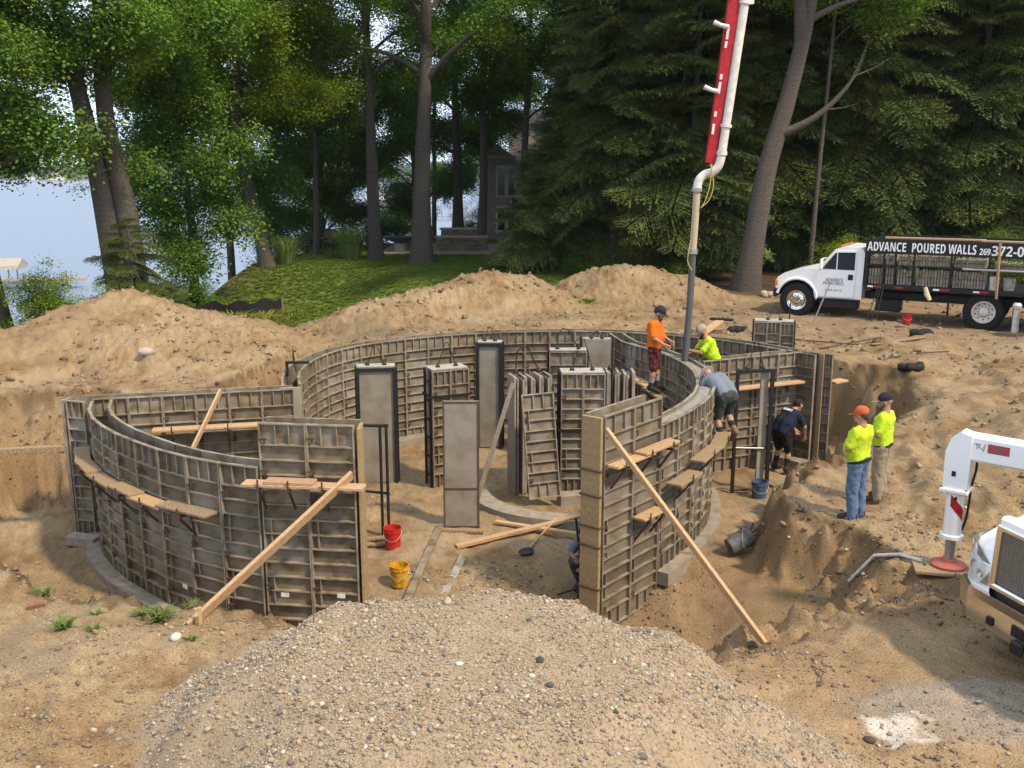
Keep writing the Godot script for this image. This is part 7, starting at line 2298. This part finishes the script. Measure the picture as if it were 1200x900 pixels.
	plank("brick_slab", "grey block at the foot of the left corner stop-end", "block", Vector3(-7.6, 0.1, -15.9), Vector3(-7.05, 0.1, -15.75), 0.25, 0.16, "concrete")
	sticks("short dark twig in the sand at front left", "twig", "twig", [on(-2.75, -8.85, -0.01), on(-2.55, -8.8, -0.025), on(-2.4, -8.82, -0.01)], 0.014, "rust")
	sticks("bent black cable poking up behind the left end of the big arc", "cable", "cable", [Vector3(-4.25, 2.4, -18.9), Vector3(-4.3, 2.85, -18.95), Vector3(-4.27, 2.5, -18.8)], 0.012, "black_steel")
	var cf := thing("corner_frame", "black steel corner frame on the left end of the big arc", "frame", Vector3(-4.2, 2.4, -18.6))
	g = Geo.new()
	g.cbox(Vector3(-0.15, 0.12, 0), Vector3(0.05, 0.28, 0.05), 0.006)
	part("upright", g, M["black_steel"], cf)
	g = Geo.new()
	g.cbox(Vector3(0.05, 0.25, 0), Vector3(0.46, 0.05, 0.06), 0.006)
	part("top_bar", g, M["black_steel"], cf)
	# right: flexible pipe, wire, debris
	sticks("pale flexible pipe half buried in the bank left of the outrigger pad", "pipe", "pipe", [on(5.0, -13.6, -0.03), on(5.25, -13.35, -0.05), on(5.45, -12.95, -0.04), on(5.6, -12.6, -0.03)], 0.028, "boom_white")
	sticks("thin bent wire on the foreground dirt", "wire", "wire", [on(3.25, -9.75, -0.01), on(3.3, -9.5, -0.06), on(3.18, -9.3, -0.01)], 0.006, "rust")
	g = Geo.new()
	g.lathe([Vector2(0.035, 0), Vector2(0.035, 0.12), Vector2(0, 0.12)], 10)
	var pp := part("pipe_stub", g, M["steel"], null, Transform3D(Basis(Vector3.BACK, 0.15), on(2.65, -10.55, 0.02)))
	tag(pp, "small grey pipe stub upright in the sand left of the right brace", "pipe")
	# yard by the truck
	plank("yard_board", "tan board propped on rubble behind the worker with the hose", "board", on(5.0, -25.6, -0.05), on(5.75, -26.6, -0.3), 0.24, 0.05, "lumber")
	plank("yard_board", "short dark board across the raised end of the tan board", "board", on(5.45, -26.7, -0.33), on(6.0, -26.4, -0.33), 0.2, 0.05, "black_steel")
	plank("yard_board", "thin grey board on the yard left of the truck's front wheel", "board", on(7.0, -26.6, -0.04), on(8.3, -27.4, -0.05), 0.12, 0.05, "old_lumber")
	plank("yard_board", "dark plank on the yard beside the black cloth", "board", on(9.0, -24.2, -0.03), on(10.4, -24.4, -0.03), 0.12, 0.03, "old_lumber")
	plank("yard_board", "pale board on the sand beside the truck's rear wheel", "board", on(12.6, -25.6, -0.04), on(13.6, -25.2, -0.04), 0.2, 0.05, "old_lumber")
	plank("yard_board", "white strip of board on the sand behind the arc", "board", on(2.0, -25.6, -0.02), on(3.0, -25.6, -0.02), 0.1, 0.03, "boom_white")
	for q in [[6.15, -26.4, 0.3, "crumpled black bag by the tan board on the yard"], [10.6, -25.2, 0.32, "crumpled black cloth on the sand in front of the truck"], [9.0, -21.6, 0.3, "dark blue and white rag on the edge of the right cut"]]:
		var r := RandomNumberGenerator.new()
		r.seed = hash(q[3])
		g = Geo.new()
		for k in 4: g.blob(Vector3(r.randf_range(-0.2, 0.2), 0.06, r.randf_range(-0.08, 0.08)), Vector3(q[2] * r.randf_range(0.4, 0.7), 0.13 * r.randf_range(0.6, 1.2), 0.14), Basis(Vector3.UP, r.randf() * 6.0), 6, 9, 0.2, r)
		var o := part("dark_rag", g, M["fabric_black"], null, Transform3D(Basis.IDENTITY, on(q[0], q[1], 0.02)))
		tag(o, q[3], "rag")
	for q in [["rusty rod lying on the yard in front of the truck's front wheel", 6.4, -25.3, 8.6, -24.0], ["thin bar lying on the sand right of the outside panel bundle", 7.6, -23.9, 9.3, -24.4], ["thin dark rod on the sand above the right cut", 8.8, -22.6, 10.4, -23.0]]:
		sticks(q[0], "rod", "rod", [on(q[1], q[2], -0.03), on((q[1] + q[3]) / 2, (q[2] + q[4]) / 2, -0.05), on(q[3], q[4], -0.03)], 0.018, "rust")
	for q in [["upright survey rod by the truck's front wheel", 8.55, -27.7, 1.25, "steel"], ["thin upright rod behind the outside panel bundle", 7.4, -26.0, 0.9, "black_steel"]]:
		sticks(q[0], "rod", "rod", [on(q[1], q[2], 0.05), on(q[1], q[2]) + Vector3(0.45 if q[4] == "steel" else 0.02, q[3], 0)], 0.02, q[4])
	for i in 3:
		sticks(["leftmost of three thin rods leaning on the truck bed", "middle one of three thin rods leaning on the truck bed", "rightmost of three thin rods leaning on the truck bed"][i], "rod", "rod", [on(10.05 + i * 0.12, -27.6 + i * 0.05, 0.02), Vector3(10.5 + i * 0.05, ground(10.5, -28) + 1.1, -27.98 + i * 0.03)], 0.012, "black_steel")
	# pile of pale stones by the leaning trunk
	for i in 14:
		var r := RandomNumberGenerator.new()
		r.seed = 3000 + i
		g = Geo.new()
		g.col = Color(0.46, 0.40, 0.32) * r.randf_range(0.8, 1.1)
		g.blob(Vector3.ZERO, Vector3(r.randf_range(0.12, 0.2), 0.1, 0.13), Basis(Vector3.UP, r.randf() * 6.0), 5, 8, 0.12, r)
		var o := part("pale_rock", g, M["stone"], null, Transform3D(Basis.IDENTITY, on(8.7 + (i % 7) * 0.2 + r.randf_range(-0.05, 0.05), -33.6 - (i / 7) * 0.25, -0.06 - 0.1 * (i / 7) * 0.5)))
		tag(o, "pale rock by the leaning trunk's foot, %s from the left in the %s row" % [["first", "second", "third", "fourth", "fifth", "sixth", "seventh"][i % 7], "front" if i < 7 else "back"], "rock", "pale rocks by the leaning trunk")
	# silt fence on the lawn
	var f := thing("silt_fence", "black silt fence sagging across the lawn behind the heaps", "fence", Vector3.ZERO)
	var pts := [Vector2(-11.0, -33.8), Vector2(-10.4, -34.0), Vector2(-9.8, -34.1), Vector2(-9.2, -34.3), Vector2(-8.7, -34.7), Vector2(-8.3, -35.2)]
	g = Geo.new()
	var cp := catmull(pts, 5)
	for i in cp.size() - 1:
		var a: Vector2 = cp[i]
		var b: Vector2 = cp[i + 1]
		var ha := 0.74 - 0.08 * sin(i * 0.9)
		var hb := 0.74 - 0.08 * sin((i + 1) * 0.9)
		var ya := ground(a.x, a.y) - 0.05
		var yb := ground(b.x, b.y) - 0.05
		for o in [0.0, 0.012]:
			g.quad(Vector3(a.x, ya, a.y - o), Vector3(b.x, yb, b.y - o), Vector3(b.x, yb + hb, b.y + 0.12 - o), Vector3(a.x, ya + ha, a.y + 0.12 - o))
	part("fabric", g, M["fabric_black"], f)
	for p in pts:
		g = Geo.new()
		g.cbox(Vector3(p.x, ground(p.x, p.y) + 0.3, p.y - 0.04), Vector3(0.04, 0.75, 0.04), 0.005)
		part("stake", g, M["old_lumber"], f)

# ---------------------------------------------------------------- lake, far shore, house, patio
func build_lake() -> void:
	var g := Geo.new()
	g.quad(Vector3(-2500, -3.6, 100), Vector3(300, -3.6, 100), Vector3(300, -3.6, -1300), Vector3(-2500, -3.6, -1300))
	struct(part("lake", g, M["water"]))
	# far shore: a low hill with its wood
	g = Geo.new()
	var secs := []
	for i in 60:
		var x := -1500.0 + i * 32.0
		var h: float = 2.0 + nz[1].get_noise_1d(x * 0.02) * 2.0
		secs.append([Vector3(x, -4.0, -880.0 + nz[1].get_noise_1d(x * 0.01) * 30.0), Vector3(x, h - 2.0, -900.0), Vector3(x, h + 2.0, -1000.0), Vector3(x, -4.0, -1100.0)])
	for i in secs.size() - 1:
		for j in 3: g.quad(secs[i][j], secs[i + 1][j], secs[i + 1][j + 1], secs[i][j + 1])
	g.col = Color(0.12, 0.13, 0.06)
	for k in g.c.size(): g.c[k] = Color(0.10, 0.12, 0.05)
	struct(part("far_shore", g, M["plain"]))
	var r := RandomNumberGenerator.new()
	r.seed = 77
	var bl := Geo.new()
	bl.blob(Vector3(0, 0.5, 0), Vector3(0.5, 0.5, 0.5), Basis.IDENTITY, 6, 9, 0.3, r)
	var where := []
	var cols := []
	for i in 1500:
		var x := r.randf_range(-1300, 250)
		var s := r.randf_range(7.0, 13.0)
		where.append(Transform3D(Basis(Vector3.UP, r.randf() * 6.0).scaled(Vector3(s, s * r.randf_range(0.8, 1.3), s)), Vector3(x, -3.0, -895.0 - r.randf() * 60.0)))
		cols.append(Color(0.05, 0.085, 0.03) * r.randf_range(0.7, 1.4))
	stuff(multi("far_wood", bl.mesh(), M["plain"], where, cols))
	for q in [[-420.0, 4.0, "pale lake house on the far shore, leftmost"], [-398.0, 5.0, "pale lake house on the far shore, right of another"]]:
		var t := thing("lake_house", q[2], "house", Vector3(q[0], -3.4, -876.0))
		g = Geo.new()
		g.box(Vector3(0, 2, 0), Vector3(12, 4, 8))
		part("wall", g, M["boom_white"], t)
		g = Geo.new()
		g.prism(PackedVector2Array([Vector2(-7, 4), Vector2(7, 4), Vector2(0, 6.5)]), 9.0)
		part("roof", g, M["shingle"], t)

func dock(label: String, a: Vector3, b: Vector3, w: float) -> void:
	var t := thing("dock", label, "dock", a)
	var d := b - a
	var l := d.length()
	var n := int(l / 0.7)
	var bs := dirb(d)
	for i in n:
		var g := Geo.new()
		g.box(d.normalized() * (i + 0.5) * l / n, Vector3(w, 0.06, l / n - 0.03), bs)
		part("deck_board", g, M["old_lumber"], t)
	for i in int(l / 3.0) + 1:
		for s in [-1.0, 1.0]:
			var g := Geo.new()
			g.tube([d.normalized() * i * 3.0 + bs.x * s * w / 2 + Vector3(0, -1.6, 0), d.normalized() * i * 3.0 + bs.x * s * w / 2 + Vector3(0, 0.7, 0)], [0.06], 6)
			part("dock_post", g, M["old_lumber"], t)

func boat_lift(label: String, at: Vector3, turn: float, canopy: String) -> void:
	var t := thing("boat_lift", label, "boat lift", at, turn)
	for x in [-2.6, 2.6]:
		for z in [-1.3, 1.3]:
			var g := Geo.new()
			g.tube([Vector3(x, -1.5, z), Vector3(x, 2.0, z)], [0.06], 6)
			part("lift_post", g, M["steel"], t)
	var g := Geo.new()
	g.prism(PackedVector2Array([Vector2(-1.6, 1.9), Vector2(1.6, 1.9), Vector2(1.5, 2.2), Vector2(0.0, 2.75), Vector2(-1.5, 2.2)]), 7.0, Transform3D(Basis(Vector3.UP, PI / 2), Vector3.ZERO))
	part("canopy", g, M[canopy], t)

func boat(label: String, at: Vector3, turn: float, l: float, stripe: Color) -> void:
	var t := thing("boat", label, "boat", at, turn)
	var g := Geo.new()
	var secs := []
	for q in [[-0.5, 0.9, 0.6], [-0.2, 1.0, 0.6], [0.2, 0.95, 0.68], [0.4, 0.55, 0.78], [0.5, 0.04, 0.9]]:
		var w: float = q[1] * l * 0.17
		secs.append([Vector3(q[0] * l, q[2], -w), Vector3(q[0] * l, 0.1, -w * 0.75), Vector3(q[0] * l, -0.2, 0), Vector3(q[0] * l, 0.1, w * 0.75), Vector3(q[0] * l, q[2], w), Vector3(q[0] * l, q[2] - 0.05, 0), Vector3(q[0] * l, q[2], -w)])
	loft(g, secs)
	g.quad(secs[0][0], secs[0][1], secs[0][3], secs[0][4])
	part("hull", g, M["white_paint"], t)
	g = Geo.new()
	g.col = stripe
	g.cbox(Vector3(-0.05 * l, 0.85, 0), Vector3(l * 0.45, 0.4, l * 0.22), 0.08)
	part("cover", g, M["cloth"], t)

func window_at(parent: Node3D, at: Vector3, w: float, h: float) -> void:
	var g := Geo.new()
	g.cbox(at + Vector3(-w / 2, 0, 0), Vector3(0.1, h + 0.1, 0.1), 0.01)
	g.cbox(at + Vector3(w / 2, 0, 0), Vector3(0.1, h + 0.1, 0.1), 0.01)
	g.cbox(at + Vector3(0, h / 2, 0), Vector3(w - 0.1, 0.1, 0.1), 0.01)
	g.cbox(at + Vector3(0, -h / 2, 0), Vector3(w - 0.1, 0.1, 0.1), 0.01)
	var f := part("window", g, M["boom_white"], parent)
	g = Geo.new()
	g.quad(at + Vector3(-w / 2, -h / 2, 0), at + Vector3(w / 2, -h / 2, 0), at + Vector3(w / 2, h / 2, 0), at + Vector3(-w / 2, h / 2, 0))
	part("pane", g, M["dark_glass"], f)

func build_back() -> void:
	# docks and boats
	dock("weathered dock seen beside the left-edge trunk", Vector3(-47.0, -2.9, -82.0), Vector3(-36.5, -2.9, -84.0), 1.6)
	dock("long dock far off between the two pale trunks, nearer one", Vector3(-46.0, -3.0, -190.0), Vector3(-18.0, -3.0, -186.0), 1.6)
	dock("long dock far off between the two pale trunks, farther one", Vector3(-52.0, -3.0, -226.0), Vector3(-22.0, -3.0, -222.0), 1.8)
	dock("low dock seen right of the thickest pale trunk", Vector3(-21.0, -3.0, -200.0), Vector3(-8.0, -3.0, -196.0), 1.6)
	boat_lift("boat lift with a grey canopy beside the left-edge trunk", Vector3(-46.5, -4.1, -86.0), 0.2, "siding")
	boat_lift("boat lift with a beige canopy between the pale trunks, larger one", Vector3(-28.5, -2.2, -214.0), 0.05, "shingle")
	boat_lift("boat lift with a beige canopy farther left behind the leaves", Vector3(-37.0, -2.4, -216.0), 0.05, "boom_white")
	boat("white boat with a blue cover moored between the pale trunks", Vector3(-26.5, -3.3, -205.0), 0.1, 6.0, Color(0.08, 0.1, 0.4))
	boat("white boat with a grey cover under the beige canopy", Vector3(-28.5, -2.6, -214.0), 0.0, 6.5, Color(0.2, 0.2, 0.2))
	boat("low dark-covered boat at the nearer far dock", Vector3(-31.0, -3.3, -183.0), 0.15, 5.5, Color(0.05, 0.06, 0.06))
	# the house behind the hemlocks
	var gy := 2.3
	var h := thing("lake_house", "grey-sided house with a broad beige roof behind the hemlocks", "house", Vector3(0, gy, -58))
	var g := Geo.new()
	g.box(Vector3(-0.9, 2.3, -1.4), Vector3(1.7, 4.8, 3.0))
	part("wall", g, M["siding"], h)
	g = Geo.new()
	for k in 22: g.box(Vector3(-0.9, 0.1 + k * 0.21, 0.115), Vector3(1.72, 0.195, 0.02), Basis(Vector3.RIGHT, -0.06))
	stuff(part("lap_siding", g, M["siding"], h))
	g = Geo.new()
	g.box(Vector3(5.6, 1.5, -4.0), Vector3(11.2, 3.4, 6.0))
	part("wall", g, M["siding"], h)
	for q in [[-0.62, 3.3, 0.5, 1.7], [-0.05, 3.3, 0.42, 1.7], [-0.62, 1.1, 0.5, 1.5], [-0.05, 1.1, 0.42, 1.5]]: window_at(h, Vector3(q[0], q[1], 0.2), q[2], q[3])
	for x in [2.0, 4.5, 7.0]: window_at(h, Vector3(x, 1.4, -0.94), 1.2, 1.4)
	g = Geo.new()
	g.prism(PackedVector2Array([Vector2(0.6, 3.0), Vector2(0.7, 3.2), Vector2(-4.0, 7.6), Vector2(-8.7, 3.2), Vector2(-8.6, 3.0), Vector2(-4.0, 7.35)]), 12.0, Transform3D(Basis(Vector3.UP, -PI / 2) , Vector3(5.8, 0, -0.5)))
	var rf_ := part("roof", g, M["shingle"], h)
	g = Geo.new()
	var dv := Vector3(0, 4.4, -4.7).normalized()
	for k in 30:   # shingle courses
		var p := Vector3(5.8, 3.22, 0.18) + dv * (k * 0.215)
		g.box(p + Vector3(0, 0.02, 0.0), Vector3(12.02, 0.03, 0.23), dirb(dv, Vector3.UP) * Basis(Vector3.RIGHT, 0.09))
	stuff(part("shingles", g, M["shingle"], rf_))
	g = Geo.new()
	g.prism(PackedVector2Array([Vector2(-1.1, 4.65), Vector2(1.1, 4.65), Vector2(0, 5.4)]), 3.6, Transform3D(Basis.IDENTITY, Vector3(-0.9, 0, -1.4)))
	part("roof", g, M["shingle"], h)
	g = Geo.new()
	g.cbox(Vector3(-0.9, 4.68, 0.35), Vector3(2.3, 0.14, 0.1), 0.01)
	part("eave", g, M["boom_white"], h)
	# patio with its stone kitchen
	var py := ground(-2.5, -49.0)
	g = Geo.new()
	g.col = Color(0.85, 0.83, 0.78)
	g.cbox(Vector3(-2.6, py + 0.02, -50.5), Vector3(7.6, 0.16, 6.0), 0.02)
	struct(part("patio", g, M["concrete"]))
	var kt := thing("stone_counter", "stacked-stone outdoor kitchen counter with pale tops on the patio", "counter", Vector3(-2.6, py + 0.1, -49.0))
	var r := RandomNumberGenerator.new()
	r.seed = 9
	var runs := [[-1.15, 1.35, 0.0, 0.62], [-2.6, -1.5, 0.2, 0.72], [1.85, 2.6, -0.3, 0.86], [-1.0, 0.8, -1.1, 0.95]]
	for q in runs:
		g = Geo.new()
		g.box(Vector3((q[0] + q[1]) / 2, q[3] / 2, q[2] - 0.35), Vector3(q[1] - q[0] - 0.04, q[3], 0.6))
		part("core", g, M["old_lumber"], kt)
		g = Geo.new()
		var y := 0.0
		while y < q[3] - 0.03:
			var hh := minf(r.randf_range(0.07, 0.12), q[3] - y)
			var x: float = q[0]
			while x < q[1] - 0.03:
				var ww := minf(r.randf_range(0.14, 0.4), q[1] - x)
				var k := r.randf_range(0.6, 1.2)
				g.col = Color(0.24 * k, 0.20 * k, 0.165 * k)
				g.box(Vector3(x + ww / 2, y + hh / 2, q[2] - 0.04 + r.randf_range(0, 0.035)), Vector3(ww - 0.018, hh - 0.015, 0.1))
				x += ww
			y += hh
		stuff(part("stone_facing", g, M["stone"], kt))
		g = Geo.new()
		g.cbox(Vector3((q[0] + q[1]) / 2, q[3] + 0.04, q[2] - 0.33), Vector3(q[1] - q[0] + 0.14, 0.07, 0.78), 0.01)
		part("worktop", g, M["concrete"], kt)
	var bw := thing("fire_bowl", "dark blue bowl on a stone pedestal left of the thickest trunk", "bowl", Vector3(-5.5, py + 0.1, -48.6))
	g = Geo.new()
	g.lathe([Vector2(0.3, 0), Vector2(0.28, 0.4), Vector2(0.0, 0.4)], 14)
	part("pedestal", g, M["concrete"], bw)
	g = Geo.new()
	g.col = Color(0.06, 0.08, 0.12)
	g.lathe([Vector2(0.2, 0.4), Vector2(0.6, 0.55), Vector2(0.85, 0.72), Vector2(0.8, 0.72), Vector2(0.0, 0.5)], 20)
	part("bowl", g, M["plastic"], bw)
	for q in [[0.55, -48.9, "blue towel-draped chair at the right end of the stone counter", Color(0.05, 0.13, 0.35)], [-10.1, -49.5, "dark garden chair by the ornamental grass, left one", Color(0.05, 0.045, 0.04)], [-9.2, -49.6, "dark garden chair by the ornamental grass, right one", Color(0.06, 0.055, 0.05)]]:
		var c := thing("garden_chair", q[2], "chair", on(q[0], q[1], -0.06))
		for s in [[-0.22, -0.22], [0.22, -0.22], [-0.22, 0.22], [0.22, 0.22]]:
			g = Geo.new()
			g.cbox(Vector3(s[0], 0.22, s[1]), Vector3(0.05, 0.44, 0.05), 0.006)
			part("leg", g, M["black_steel"], c)
		g = Geo.new()
		g.col = q[3]
		g.cbox(Vector3(0, 0.45, 0), Vector3(0.52, 0.05, 0.52), 0.01)
		part("seat", g, M["cloth"], c)
		g = Geo.new()
		g.col = q[3]
		g.cbox(Vector3(0, 0.75, -0.24), Vector3(0.52, 0.6, 0.04), 0.01, Basis(Vector3.RIGHT, -0.12))
		part("backrest", g, M["cloth"], c)
	var tb := thing("garden_table", "small dark table between the garden chairs by the grass mounds", "table", on(-9.65, -49.6, -0.02))
	g = Geo.new()
	g.lathe([Vector2(0.4, 0.62), Vector2(0.42, 0.65), Vector2(0.4, 0.68), Vector2(0, 0.68)], 16)
	part("table_top", g, M["black_steel"], tb)
	g = Geo.new()
	g.tube([Vector3(0, 0, 0), Vector3(0, 0.63, 0)], [0.05], 8)
	part("leg", g, M["black_steel"], tb)
	# flower pots along the patio's front
	for q in [[-0.35, -47.6, Color(0.55, 0.13, 0.02), 0.30, "orange flowers in a low pot at the patio's front, left"], [0.15, -47.5, Color(0.6, 0.16, 0.03), 0.32, "orange flowers in a low pot at the patio's front, second from left"], [0.7, -47.5, Color(0.5, 0.1, 0.02), 0.3, "rust-coloured flowers third from left at the patio's front"], [1.2, -47.8, Color(0.16, 0.2, 0.05), 0.34, "green plant in a pot at the patio's front"], [1.75, -47.8, Color(0.5, 0.16, 0.06), 0.42, "taller orange plant at the right end of the patio's front"], [-4.4, -50.5, Color(0.5, 0.06, 0.05), 0.36, "red flowers in a pot on the stone counter's left"]]:
		var p := thing("flower_pot", q[4], "flower pot", on(q[0], q[1], -0.02))
		g = Geo.new()
		g.lathe([Vector2(0.0, 0), Vector2(0.2, 0), Vector2(0.27, 0.3), Vector2(0.29, 0.3), Vector2(0.29, 0.35), Vector2(0, 0.33)], 14)
		part("pot", g, M["rust"], p)
		g = Geo.new()
		var rr := RandomNumberGenerator.new()
		rr.seed = hash(q[4])
		for k in 60:
			var d: Vector3 = Vector3(rr.randfn(), absf(rr.randfn()) * 0.8, rr.randfn()) * q[3] * 0.5
			var kk := rr.randf_range(0.6, 1.3)
			g.col = (q[2] as Color) * kk if rr.randf() < 0.65 else Color(0.06, 0.1, 0.03)
			g.blob(Vector3(0, 0.42, 0) + d, Vector3.ONE * rr.randf_range(0.03, 0.07), Basis.IDENTITY, 3, 5)
		part("flowers", g, M["cloth"], p)
	for q in [[1.0, -51.0, 1.4, "low stone wall behind the flower pots, nearer step"], [1.6, -52.2, 1.7, "low stone wall behind the flower pots, upper step"]]:
		g = Geo.new()
		g.col = Color(0.36, 0.32, 0.27)
		g.cbox(Vector3(0, 0.3, 0), Vector3(q[2], 0.7, 0.5), 0.02)
		var o := part("garden_wall", g, M["stone"], null, Transform3D(Basis(Vector3.UP, 0.1), on(q[0], q[1], 0.0)))
		tag(o, q[3], "wall")

func _ready() -> void:
	rng.seed = 20240611
	# camera, sky, sun, exposure
	var cam := Camera3D.new()
	cam.name = "camera"
	add_child(cam)
	cam.position = Vector3(0, 6.3, 0)
	cam.rotation.x = -atan(252.0 / 1150.0)
	cam.fov = 42.7412
	cam.far = 4000.0
	cam.near = 0.1
	cam.current = true
	var env := Environment.new()
	env.background_mode = Environment.BG_SKY
	var sky := Sky.new()
	var sm := ProceduralSkyMaterial.new()
	sm.sky_top_color = Color(0.70, 0.745, 0.80)
	sm.sky_horizon_color = Color(0.74, 0.80, 0.88)
	sm.sky_curve = 0.18
	sm.ground_bottom_color = Color(0.35, 0.30, 0.25)
	sm.ground_horizon_color = Color(0.75, 0.78, 0.8)
	sm.sky_energy_multiplier = 1.3
	sm.sun_angle_max = 12.0
	sky.sky_material = sm
	env.sky = sky
	env.tonemap_mode = Environment.TONE_MAPPER_LINEAR
	env.tonemap_exposure = 1.42
	env.sdfgi_enabled = true
	env.ssao_enabled = true
	env.ssil_enabled = true
	env.fog_enabled = true
	env.fog_density = 0.00012
	env.fog_light_color = Color(0.82, 0.88, 0.95)
	var we := WorldEnvironment.new()
	we.name = "world_environment"
	we.environment = env
	add_child(we)
	var sun := DirectionalLight3D.new()
	sun.name = "sun"
	sun.light_energy = 1.15
	sun.light_color = Color(1.0, 0.93, 0.82)
	sun.light_angular_distance = 4.0
	sun.shadow_enabled = true
	add_child(sun)
	sun.look_at_from_position(Vector3(0.54, 0.80, 0.40), Vector3.ZERO)
	make_materials()
	prep_ground()
	build_ground()
	build_lake()
	build_trees()
	build_walls()
	build_bundles()
	build_flatbed()
	build_pump_truck()
	build_boom()
	build_people()
	build_back()
	build_small()
	scatter()
